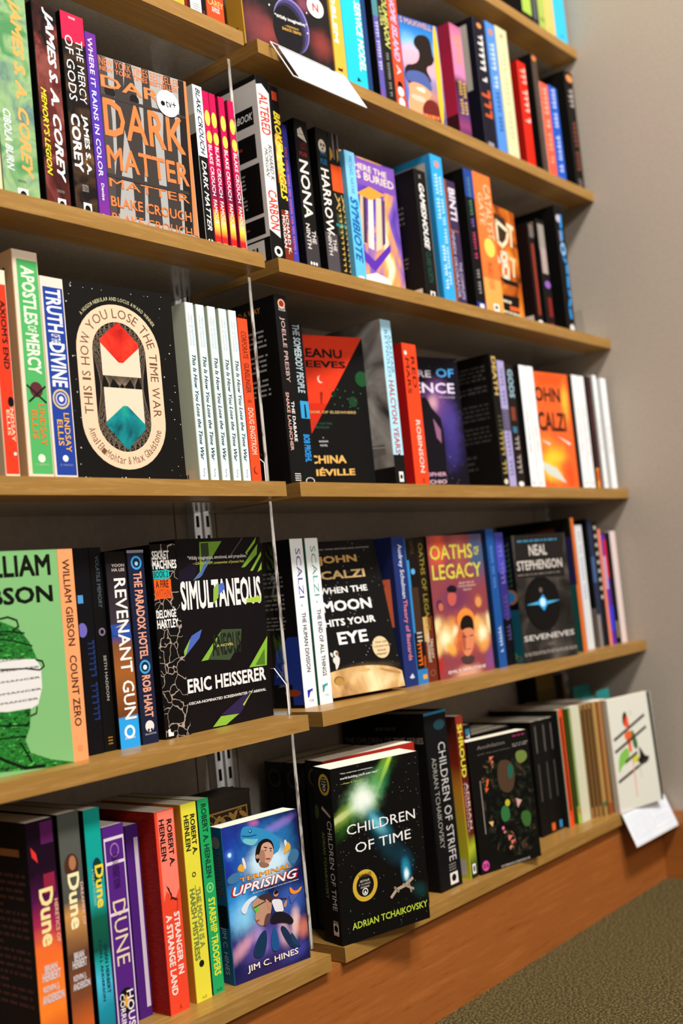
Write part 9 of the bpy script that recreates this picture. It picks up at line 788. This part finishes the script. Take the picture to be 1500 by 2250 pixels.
{'n': 'paperback_book', 'l': 'black cover crowded with flowers and foliage, front of its stack', 'g': 'books on the bottom right shelf', 'p': (0.3565, 0.0166, 0.1522), 's': (0.1287, 0.024, 0.1905), 'o': 'F', 'c': ('#0e0d0b', '#0b0a0a', '#0b0a0a'), 'r': (-0.0112, 0.0, -0.2068), 'F': [('P', [0.277, 0.815, 0.318, 0.822, 0.374, 0.826, 0.443, 0.827, 0.526, 0.826, 0.623, 0.823, 0.709, 0.821, 0.783, 0.82, 0.845, 0.821, 0.896, 0.822, 0.935, 0.812, 0.96, 0.79, 0.974, 0.756, 0.974, 0.71, 0.976, 0.662, 0.98, 0.614, 0.985, 0.564, 0.991, 0.513, 0.991, 0.452, 0.985, 0.38, 0.973, 0.298, 0.955, 0.206, 0.919, 0.136, 0.866, 0.088, 0.796, 0.064, 0.708, 0.062, 0.626, 0.063, 0.552, 0.069, 0.483, 0.078, 0.422, 0.091, 0.366, 0.109, 0.316, 0.133, 0.271, 0.163, 0.232, 0.198, 0.201, 0.247, 0.177, 0.311, 0.161, 0.39, 0.152, 0.483, 0.15, 0.564, 0.155, 0.634, 0.168, 0.691, 0.186, 0.737, 0.211, 0.773, 0.241, 0.799], 'ink_forest'), ('P', [0.294, 0.837, 0.343, 0.839, 0.375, 0.835, 0.392, 0.823, 0.394, 0.805, 0.38, 0.781, 0.359, 0.753, 0.331, 0.721, 0.297, 0.685, 0.255, 0.645, 0.222, 0.622, 0.196, 0.614, 0.178, 0.621, 0.168, 0.645, 0.165, 0.672, 0.168, 0.703, 0.179, 0.738, 0.196, 0.776, 0.221, 0.806, 0.254, 0.826], 'ink_petals'), ('P', [0.819, 0.848, 0.869, 0.847, 0.907, 0.84, 0.934, 0.83, 0.949, 0.815, 0.952, 0.795, 0.944, 0.779, 0.923, 0.766, 0.892, 0.756, 0.848, 0.749, 0.813, 0.752, 0.786, 0.762, 0.768, 0.781, 0.758, 0.809, 0.764, 0.83, 0.784, 0.843], '#6a7a3a'), ('P', [0.524, 0.806, 0.58, 0.803, 0.627, 0.793, 0.663, 0.775, 0.69, 0.75, 0.706, 0.718, 0.712, 0.685, 0.708, 0.652, 0.693, 0.618, 0.668, 0.583, 0.636, 0.56, 0.596, 0.55, 0.55, 0.552, 0.496, 0.566, 0.458, 0.591, 0.434, 0.626, 0.425, 0.671, 0.431, 0.726, 0.449, 0.767, 0.48, 0.794], '#4a3626'), ('P', [0.643, 0.762, 0.668, 0.762, 0.685, 0.756, 0.694, 0.742, 0.694, 0.72, 0.687, 0.69, 0.676, 0.669, 0.662, 0.655, 0.646, 0.65, 0.626, 0.652, 0.611, 0.66, 0.603, 0.675, 0.6, 0.695, 0.602, 0.721, 0.61, 0.741, 0.624, 0.754], '#1f5a48'), ('E', 0.54, 0.475, 0.039, 0.026, '#b8b02a'), ('P', [0.465, 0.458, 0.498, 0.461, 0.524, 0.456, 0.543, 0.442, 0.555, 0.42, 0.559, 0.39, 0.554, 0.366, 0.537, 0.35, 0.511, 0.34, 0.473, 0.338, 0.445, 0.344, 0.427, 0.357, 0.417, 0.379, 0.416, 0.409, 0.424, 0.432, 0.44, 0.449], '#2f6a3a'), ('P', [0.793, 0.379, 0.838, 0.377, 0.871, 0.368, 0.892, 0.352, 0.901, 0.329, 0.897, 0.299, 0.886, 0.277, 0.868, 0.262, 0.842, 0.255, 0.809, 0.256, 0.781, 0.265, 0.761, 0.281, 0.746, 0.304, 0.737, 0.336, 0.742, 0.359, 0.761, 0.373], '#38602a'), ('P', [0.686, 0.493, 0.779, 0.466, 0.7, 0.416], '#c89a90'), ('P', [0.489, 0.278, 0.541, 0.259, 0.579, 0.238, 0.601, 0.215, 0.609, 0.188, 0.601, 0.159, 0.586, 0.138, 0.562, 0.125, 0.53, 0.119, 0.49, 0.122, 0.459, 0.135, 0.436, 0.158, 0.423, 0.193, 0.418, 0.238, 0.427, 0.267, 0.451, 0.28], 'ink_petals'), ('E', 0.424, 0.296, 0.021, 0.014, '#e06a8a'), ('P', [0.204, 0.371, 0.282, 0.368, 0.256, 0.327], '#d8b070'), ('P', [0.262, 0.691, 0.27, 0.692, 0.275, 0.689, 0.275, 0.683, 0.272, 0.673, 0.264, 0.659, 0.256, 0.648, 0.249, 0.639, 0.24, 0.634, 0.232, 0.631, 0.227, 0.633, 0.227, 0.64, 0.231, 0.651, 0.238, 0.667, 0.246, 0.679, 0.254, 0.687], '#e0622a'), ('P', [0.204, 0.629, 0.265, 0.621, 0.21, 0.591], '#d85a2a'), ('P', [0.322, 0.853, 0.401, 0.851, 0.33, 0.822], '#d86a50'), ('P', [0.526, 0.185, 0.609, 0.188, 0.535, 0.154], '#d86a60'), ('P', [0.486, 0.221, 0.569, 0.224, 0.495, 0.19], '#e07a6a'), ('L', [0.139, 0.689, 0.137, 0.292], 0.0018, '#8a8078'), ('T', 'Annihilation', 0.147, 0.925, 0.601, 0.953, '#7a706a', 'n', 0), ('T', 'Jeff VanderMeer', 0.14, 0.881, 0.693, 0.89, '#7a706a', 'n', 0), ('B', 0.741, 0.958, 0.942, 0.983, 1, '#9a2a5a'), ('B', 0.723, 0.884, 0.99, 0.916, 2, '#8a827a'), ('E', 0.08, 0.06, 0.056, 0.038, '#d04a9a'), ('T', '25', 0.034, 0.045, 0.127, 0.074, '#4a1a38', 'x', 0), ('T', 'SOUTHERN REACH SERIES BOOK ONE', 0.322, 0.008, 0.803, 0.025, '#c8c0b8', 'n', 0)]},
{'n': 'paperback_book', 'l': 'dark paperback directly behind the flowers cover, pages facing up', 'g': 'dark paperbacks stacked behind the flowers cover', 'p': (0.4095, 0.0616, 0.152), 's': (0.12, 0.023, 0.189), 'o': 'F', 'c': ('#0d0c0b', '#0b0a0a', '#0b0a0a'), 'r': (0.0, 0.0, -0.08), 'cp': ('ann', 0)},
{'n': 'paperback_book', 'l': 'dark paperback third in the flowers cover stack', 'g': 'dark paperbacks stacked behind the flowers cover', 'p': (0.4125, 0.0861, 0.152), 's': (0.12, 0.023, 0.189), 'o': 'F', 'c': ('#0d0c0b', '#0b0a0a', '#0b0a0a'), 'r': (0.0, 0.0, -0.08), 'cp': ('ann', 1)},
{'n': 'paperback_book', 'l': 'dark paperback rearmost in the flowers cover stack', 'g': 'dark paperbacks stacked behind the flowers cover', 'p': (0.4155, 0.1106, 0.152), 's': (0.12, 0.023, 0.189), 'o': 'F', 'c': ('#0d0c0b', '#0b0a0a', '#0b0a0a'), 'r': (0.0, 0.0, -0.08), 'cp': ('ann', 2)},
{'n': 'paperback_book', 'l': 'first black spine with a thin grey line, right of the flowers cover', 'g': 'books on the bottom right shelf', 'p': (0.5826, 0.045, 0.152), 's': (0.025, 0.133, 0.1858), 'o': 'S', 'c': ('#0e0d0c', '#0b0a0a', '#110e0d'), 'F': [('L', [0.5, 0.95, 0.5, 0.72], 0.0016, '#8a807a'), ('L', [0.5, 0.62, 0.5, 0.3], 0.0016, '#6a625c'), ('P', [0.3, 0.02, 0.7, 0.02, 0.7, 0.085, 0.3, 0.085], '#0e0d0c')]},
{'n': 'paperback_book', 'l': 'second black spine with a thin grey line, orange foot mark', 'g': 'books on the bottom right shelf', 'p': (0.6083, 0.045, 0.152), 's': (0.0264, 0.133, 0.185), 'o': 'S', 'c': ('#0e0d0c', '#0b0a0a', '#110e0d'), 'F': [('L', [0.5, 0.95, 0.5, 0.72], 0.0016, '#8a807a'), ('L', [0.5, 0.62, 0.5, 0.3], 0.0016, '#6a625c'), ('P', [0.3, 0.02, 0.7, 0.02, 0.7, 0.085, 0.3, 0.085], '#d8622a')]},
{'n': 'paperback_book', 'l': 'third black spine with a thin grey line, blue foot mark', 'g': 'books on the bottom right shelf', 'p': (0.6355, 0.045, 0.152), 's': (0.0206, 0.133, 0.1846), 'o': 'S', 'c': ('#0e0d0c', '#0b0a0a', '#110e0d'), 'F': [('L', [0.5, 0.95, 0.5, 0.72], 0.0016, '#8a807a'), ('L', [0.5, 0.62, 0.5, 0.3], 0.0016, '#6a625c'), ('P', [0.3, 0.02, 0.7, 0.02, 0.7, 0.085, 0.3, 0.085], '#3f8ac0')]},
{'n': 'paperback_book', 'l': 'narrow black spine touching the orange book, teal edge', 'g': 'books on the bottom right shelf', 'p': (0.6747, 0.045, 0.152), 's': (0.0106, 0.133, 0.185), 'o': 'S', 'c': ('#0e0d0c', '#0b0a0a', '#110e0d'), 'F': [('L', [0.5, 0.95, 0.5, 0.72], 0.0016, '#8a807a'), ('L', [0.5, 0.62, 0.5, 0.3], 0.0016, '#6a625c'), ('P', [0.3, 0.02, 0.7, 0.02, 0.7, 0.085, 0.3, 0.085], '#2f7a78')]},
{'n': 'paperback_book', 'l': 'orange red spine with a long black strip and green left edge', 'g': 'books on the bottom right shelf', 'p': (0.6569, 0.036, 0.152), 's': (0.0173, 0.135, 0.1943), 'o': 'S', 'c': ('#e8481e', '#1b1916', '#c03a18'), 'F': [('P', [0, 0, 0.15, 0, 0.15, 1, 0, 1], '#5a9a82'), ('L', [0.52, 0.93, 0.58, 0.14], 0.0055, '#120e0d'), ('P', [0.3, 0.1, 0.6, 0.1, 0.6, 0.12, 0.3, 0.12], '#b03414')]},
{'n': 'paperback_book', 'l': 'narrow lime green spine with dark strip, right of the orange one', 'g': 'books on the bottom right shelf', 'p': (0.6857, 0.034, 0.152), 's': (0.0089, 0.135, 0.193), 'o': 'S', 'c': ('#8aa83a', '#4a5a20', '#6a8430'), 'F': [('P', [0, 0.15, 0.6, 0.15, 0.6, 1, 0, 1], '#2c3a1c'), ('P', [0, 0.0, 1, 0.0, 1, 0.1, 0, 0.1], '#9ac03a'), ('P', [0.5, 0.08, 1, 0.08, 1, 0.13, 0.5, 0.13], '#d85a2a')]},
{'n': 'paperback_book', 'l': 'pale cream green blank spine between lime and brown ones', 'g': 'books on the bottom right shelf', 'p': (0.695, 0.032, 0.152), 's': (0.0308, 0.135, 0.1937), 'o': 'S', 'c': ('#cfceb2', '#b5b498', '#b5b498')},
{'n': 'notebook', 'l': 'brown kraft thin notebook with black strip, left of three matching', 'g': 'three matching kraft notebooks', 'p': (0.7262, 0.03, 0.152), 's': (0.0069, 0.135, 0.193), 'o': 'S', 'c': ('#a07844', '#8a6436', '#8a6436'), 'cp': ('kraft', 0), 'F': [('L', [0.5, 0.95, 0.5, 0.1], 0.0045, '#15110d')]},
{'n': 'notebook', 'l': 'brown kraft thin notebook with black strip, middle of three matching', 'g': 'three matching kraft notebooks', 'p': (0.7357, 0.027, 0.152), 's': (0.0069, 0.135, 0.193), 'o': 'S', 'c': ('#a07844', '#8a6436', '#8a6436'), 'cp': ('kraft', 1), 'F': [('L', [0.5, 0.95, 0.5, 0.1], 0.0045, '#15110d')]},
{'n': 'notebook', 'l': 'brown kraft thin notebook with black strip, right of three matching', 'g': 'three matching kraft notebooks', 'p': (0.7443, 0.024, 0.152), 's': (0.0069, 0.135, 0.193), 'o': 'S', 'c': ('#a07844', '#8a6436', '#8a6436'), 'cp': ('kraft', 2), 'F': [('L', [0.5, 0.95, 0.5, 0.1], 0.0045, '#15110d')]},
{'n': 'notebook', 'l': 'tan plain notebook spine between black striped kraft ones', 'g': 'books on the bottom right shelf', 'p': (0.7516, 0.02, 0.152), 's': (0.012, 0.135, 0.1945), 'o': 'S', 'c': ('#b08a50', '#8f6c3c', '#8f6c3c'), 'F': [('P', [0, 0, 0.25, 0, 0.25, 0.12, 0, 0.12], '#3a5a30'), ('E', 0.7, 0.1, 0.35, 0.022, '#1f6a48')]},
{'n': 'notebook', 'l': 'kraft notebook with a broad black spine strip and green dots', 'g': 'books on the bottom right shelf', 'p': (0.764, 0.016, 0.152), 's': (0.0378, 0.11, 0.1941), 'o': 'S', 'c': ('#a5713c', '#8a5a30', '#8a5a30'), 'F': [('L', [0.5, 0.98, 0.5, 0.12], 0.0115, '#110e0d'), ('P', [0, 0, 1, 0, 1, 0.1, 0, 0.1], '#8f4f24')]},
{'n': 'notebook', 'l': 'white notebook with a brushy black, red and green bird, right end', 'g': 'books on the bottom right shelf', 'p': (0.7772, 0.0027, 0.1522), 's': (0.1274, 0.012, 0.1936), 'o': 'F', 'c': ('#d8d6c8', '#b8b6a8', '#c8c6b8'), 'r': (-0.0158, 0.0, -0.1808), 'F': [('P', [0.332, 0.853, 0.344, 0.859, 0.357, 0.863, 0.369, 0.864, 0.382, 0.862, 0.394, 0.857, 0.398, 0.846, 0.392, 0.829, 0.377, 0.806, 0.354, 0.777, 0.335, 0.757, 0.319, 0.749, 0.309, 0.75, 0.302, 0.762, 0.298, 0.774, 0.298, 0.788, 0.3, 0.803, 0.305, 0.819, 0.312, 0.833, 0.321, 0.844], '#1b150f'), ('P', [0.419, 0.82, 0.422, 0.799, 0.426, 0.779, 0.429, 0.763, 0.432, 0.749, 0.436, 0.737, 0.429, 0.729, 0.414, 0.725, 0.389, 0.724, 0.355, 0.726, 0.331, 0.731, 0.318, 0.739, 0.316, 0.75, 0.324, 0.764, 0.335, 0.779, 0.349, 0.795, 0.365, 0.811, 0.385, 0.828, 0.4, 0.835, 0.412, 0.832], '#e2512c'), ('P', [0.361, 0.686, 0.401, 0.69, 0.431, 0.689, 0.452, 0.683, 0.463, 0.671, 0.464, 0.655, 0.463, 0.639, 0.458, 0.624, 0.45, 0.611, 0.439, 0.598, 0.431, 0.583, 0.427, 0.566, 0.427, 0.546, 0.43, 0.524, 0.428, 0.507, 0.421, 0.497, 0.409, 0.493, 0.392, 0.495, 0.379, 0.502, 0.369, 0.514, 0.362, 0.531, 0.359, 0.553, 0.353, 0.573, 0.345, 0.59, 0.334, 0.605, 0.321, 0.617, 0.311, 0.629, 0.304, 0.641, 0.301, 0.652, 0.301, 0.663, 0.311, 0.672, 0.331, 0.68], '#e0622e'), ('P', [0.48, 0.69, 0.493, 0.686, 0.507, 0.675, 0.522, 0.657, 0.538, 0.632, 0.556, 0.6, 0.566, 0.572, 0.569, 0.55, 0.565, 0.532, 0.554, 0.52, 0.541, 0.513, 0.527, 0.512, 0.51, 0.516, 0.493, 0.526, 0.479, 0.539, 0.47, 0.554, 0.465, 0.571, 0.464, 0.59, 0.464, 0.609, 0.463, 0.629, 0.462, 0.648, 0.462, 0.667, 0.464, 0.681, 0.47, 0.688], '#3a6a34'), ('P', [0.217, 0.528, 0.263, 0.539, 0.299, 0.543, 0.328, 0.54, 0.348, 0.53, 0.36, 0.512, 0.362, 0.494, 0.356, 0.476, 0.341, 0.457, 0.318, 0.438, 0.293, 0.423, 0.267, 0.412, 0.239, 0.406, 0.211, 0.403, 0.184, 0.397, 0.158, 0.386, 0.134, 0.372, 0.11, 0.353, 0.094, 0.346, 0.086, 0.351, 0.084, 0.368, 0.09, 0.397, 0.098, 0.423, 0.107, 0.446, 0.118, 0.467, 0.131, 0.484, 0.151, 0.5, 0.18, 0.515], '#7fb84e'), ('P', [0.478, 0.47, 0.518, 0.463, 0.545, 0.454, 0.559, 0.443, 0.56, 0.43, 0.547, 0.415, 0.531, 0.403, 0.511, 0.396, 0.487, 0.393, 0.459, 0.393, 0.438, 0.399, 0.424, 0.41, 0.417, 0.426, 0.417, 0.448, 0.427, 0.463, 0.448, 0.47], '#c8c83a'), ('P', [0.604, 0.521, 0.622, 0.508, 0.638, 0.495, 0.655, 0.481, 0.672, 0.466, 0.688, 0.45, 0.706, 0.438, 0.726, 0.431, 0.747, 0.427, 0.77, 0.427, 0.785, 0.424, 0.792, 0.418, 0.791, 0.408, 0.782, 0.395, 0.766, 0.385, 0.744, 0.376, 0.717, 0.369, 0.683, 0.365, 0.649, 0.364, 0.617, 0.368, 0.584, 0.376, 0.553, 0.388, 0.535, 0.399, 0.531, 0.409, 0.541, 0.418, 0.566, 0.426, 0.582, 0.439, 0.591, 0.456, 0.593, 0.477, 0.587, 0.502, 0.587, 0.518, 0.593, 0.525], '#1b1915'), ('L', [0.068, 0.638, 0.794, 0.797], 0.005, '#3a342e'), ('L', [0.06, 0.531, 0.8, 0.687], 0.005, '#3a342e'), ('L', [0.259, 0.422, 0.53, 0.48], 0.005, '#3a342e'), ('L', [0.057, 0.267, 0.761, 0.399], 0.005, '#3a342e'), ('L', [0.417, 0.437, 0.419, 0.273, 0.417, 0.099], 0.0025, '#e89a80'), ('L', [0.563, 0.366, 0.565, 0.245], 0.002, '#b8c8a0'), ('L', [0.49, 0.87, 0.503, 0.825], 0.0015, '#a8b890'), ('P', [0.917, 1.0, 0.984, 1.0, 1.0, 0.0, 0.954, 0.0], '#110f0d')]},
{'n': 'paperback_book', 'l': 'tall olive and yellow labelled book standing at the back of the bottom shelf', 'g': 'books on the bottom right shelf', 'p': (0.7673, 0.135, 0.152), 's': (0.0663, 0.04, 0.2418), 'o': 'S', 'c': ('#6a5420', '#1b1b0d', '#1b1b0d'), 'F': [('P', [0, 0.8, 1, 0.8, 1, 0.88, 0, 0.88], '#5a4a1c'), ('P', [0, 0, 1, 0, 1, 0.8, 0, 0.8], '#191f11')]},
{'n': 'paperback_book', 'l': 'tall black and yellow book at the back, beside the olive one', 'g': 'books on the bottom right shelf', 'p': (0.8346, 0.135, 0.152), 's': (0.0332, 0.04, 0.2351), 'o': 'S', 'c': ('#17120d', '#110d0a', '#110d0a'), 'F': [('P', [0.85, 0.0, 1, 0.0, 1, 1, 0.85, 1], '#8a6420'), ('P', [0.0, 0.66, 0.3, 0.66, 0.3, 0.8, 0.0, 0.8], '#5a6a2a')]},
]

PROTO = {}
for b in BOOKS:
    cp = b.get('cp')
    if cp and cp[1] > 0 and cp[0] in PROTO:
        copy_book(PROTO[cp[0]], b)
    else:
        o = make_book(b)
        if cp: PROTO[cp[0]] = o

# ------------------------------------------------------------------ other things on the shelves
# gold ornamented box behind the blue adventure paperback
bw, bd, bh = 0.100, 0.045, 0.196
root = empty('ornate_book_box', (-0.136, 0.0752, LEVEL['E']))
tag(root, 'black box with gold leaf scrollwork behind the blue adventure paperback', 'box')
q = MB(); q.box((0, 0, 0), (bw, bd, bh), '#2a2420')
f = add_faces(q, bw, bd, bh)['F']
f.poly([(.06, .03), (.94, .03), (.94, .93), (.06, .93)], '#a97d3a')
f.poly([(.08, .04), (.92, .04), (.92, .92), (.08, .92)], '#332a24')
def scroll(cx, cy, r, turns, s=1, a0=0.0):
    pts = []
    for i in range(26):
        t = i / 25; a = a0 + s * t * turns * 2 * math.pi; k = r * (1 - 0.85 * t)
        pts.append((cx + k * math.cos(a), cy + k * math.sin(a) * bw / bh))
    f.line(pts, 0.0017, '#b1843c')
for row in range(6):
    y = 0.86 - row * 0.13
    scroll(0.30, y, 0.13, 1.4, 1, 0.5); scroll(0.58, y - 0.03, 0.14, 1.4, -1, 2.4); scroll(0.80, y, 0.11, 1.3, 1, 1.2)
    for cx, a in ((0.43, 0.7), (0.50, -0.5), (0.72, 0.9), (0.68, -0.8), (0.18, 0.3), (0.86, -0.6)):
        pts = [(cx + 0.075 * (math.cos(t) * math.cos(a) - 0.38 * math.sin(t) * math.sin(a)),
                y + 0.02 + 0.075 * (math.cos(t) * math.sin(a) + 0.38 * math.sin(t) * math.cos(a)) * bw / bh) for t in [i * math.pi / 8 for i in range(16)]]
        f.poly(pts, '#b98c42')
q.build('case', root)
q = MB(); q.box((-0.0005, -0.0005, bh + 0.0001), (bw + 0.0005, bd + 0.0005, bh + 0.004), '#2c2622')
t = Face(q, (0, 0, bh + 0.004), (1, 0, 0), (0, 1, 0), bw, bd)
t.line([(.05, .12), (.95, .12), (.95, .88), (.05, .88), (.05, .12)], 0.0009, '#6e5330')
t.line([(.1, .3), (.9, .3)], 0.0006, '#4e3c26')
q.build('lid', root)

# clear bookends
def bookend(x, y, z, h, d, label, group):
    root = empty('bookend', (x, y, z + 0.0003))
    tag(root, label, 'bookend', group)
    prof = [(0, 0), (d, 0), (d, h * 1.55), (0.018, h * 1.55), (0, h)]
    q = MB()
    w = 0.0016
    for xx, fl_ in ((0, 0), (w, 1)):
        pts = [(xx, a, c) for a, c in prof]
        q.face(pts if fl_ else pts[::-1], 'clear_plastic')
    for i in range(len(prof)):
        a, c = prof[i], prof[(i + 1) % len(prof)]
        q.face([(0, a[0], a[1]), (w, a[0], a[1]), (w, c[0], c[1]), (0, c[0], c[1])], 'frosted_edge')
    q.build('upright_plate', root)
    q = MB(); q.box((0.0017, 0.004, 0.0), (0.0023, d, 0.004), 'frosted_edge'); q.build('foot', root)
m, nt, b_ = new_mat('frosted_edge', 0.3)
b_.inputs['Base Color'].default_value = lin('#e6e4e0')
root = None
bookend(-0.0005, 0.031, LEVEL['D'], 0.037, 0.09, 'clear bookend with sloped corner beside the green slashed black cover', 'clear plastic bookends')
bookend(0.0010, 0.0345, LEVEL['C'], 0.028, 0.09, 'clear bookend between the orange spine and the acrylic divider', 'clear plastic bookends')
root = empty('bookend', (0.931, 0.012, LEVEL['B'] + 0.0003))
tag(root, 'clear bookend foot at the right end beyond the blue script book', 'bookend', 'clear plastic bookends')
q = MB(); q.box((-0.018, 0, 0), (0.006, 0.10, 0.0022), 'frosted_edge'); q.build('foot', root)
q = MB(); q.box((-0.020, 0.02, 0), (-0.0182, 0.12, 0.06), 'clear_plastic'); q.build('upright_plate', root)

# sloping sign holders clipped to the shelf fronts
def sign(x0, w, z, run, drop, label, inset):
    root = empty('sign_holder', (x0, -0.0012, z))
    tag(root, label, 'sign holder', 'clear sign holders with paper')
    n = Vector((0, -drop, -run)).normalized() * -1
    D = Vector((0, -run, -drop))
    def slab(q, a, b, s0, s1, off, th, key):
        P = lambda x, s: Vector((x, 0, 0.001)) + D * s
        up = Vector((0, -drop, run)).normalized()
        lo, hi = up * off, up * (off + th)
        c = [P(a, s0), P(b, s0), P(b, s1), P(a, s1)]
        q.face([v + hi for v in c[::-1]], key); q.face([v + lo for v in c], key)
        for i in range(4):
            v, u = c[i], c[(i + 1) % 4]
            q.face([v + lo, v + hi, u + hi, u + lo], key)
    q = MB()
    slab(q, 0, w, 0, 1, 0, 0.0012, 'clear_plastic')
    slab(q, 0, w, 0.0, 0.02, 0.0013, 0.0012, 'frosted_edge')
    slab(q, 0, w, 0.97, 1.0, 0.0013, 0.0012, 'frosted_edge')
    slab(q, 0, 0.002, 0.02, 0.97, 0.0013, 0.0008, 'frosted_edge')
    q.build('holder', root)
    q = MB()
    slab(q, inset, w + 0.0015, 0.04, 0.96, 0.0014, 0.0006, 'sheet_paper')
    up = Vector((0, -drop, run)).normalized()
    f = Face(q, Vector((inset, 0, 0.001)) + D * 0.96 + up * 0.0020, (1, 0, 0), -D.normalized(), w - inset, D.length * 0.92)
    f.blurb(0.06, 0.12, 0.94, 0.9, 11, '#cdcfd6')
    q.build('paper_insert', root)
sign(0.0470, 0.150, LEVEL['A'], 0.034, 0.060, 'clear sign holder with printed white sheet on the upper right shelf edge', 0.014)
sign(0.7690, 0.172, LEVEL['E'], 0.022, 0.056, 'white printed card hanging from the bottom right shelf edge', 0.0)

# turquoise sticky notes poking up from the notebooks
def note(x0, x1, y, z0, z1, dz, label, col):
    q = MB()
    n = 6
    for i in range(n):
        a, c = i / n, (i + 1) / n
        ya, yc = y + 0.002 * math.sin(a * 5), y + 0.002 * math.sin(c * 5)
        for o_, rev in ((0, 0), (0.0004, 1)):
            p = [(x0 + (x1 - x0) * a, ya + o_, z0), (x0 + (x1 - x0) * c, yc + o_, z0), (x0 + (x1 - x0) * c, yc + o_, z1 + dz * c), (x0 + (x1 - x0) * a, ya + o_, z1 + dz * a)]
            q.face(p[::-1] if rev else p, col)
    o = q.build('sticky_note')
    tag(o, label, 'sticky note', 'turquoise sticky notes')
note(0.786, 0.835, 0.058, LEVEL['E'] + 0.150, 0.349 + 0.0, -0.002, 'turquoise sticky note above the brown notebooks, left one of two', '#3fb8b4')
note(0.838, 0.884, 0.055, LEVEL['E'] + 0.150, 0.353 + 0.0, 0.003, 'bright turquoise sticky note touching the white bird notebook', '#48c4c4')
note(0.872, 0.936, 0.120, LEVEL['E'] + 0.150, 0.360 + 0.0, -0.002, 'dim turquoise sticky note at the back of the bottom shelf', '#3a9a94')
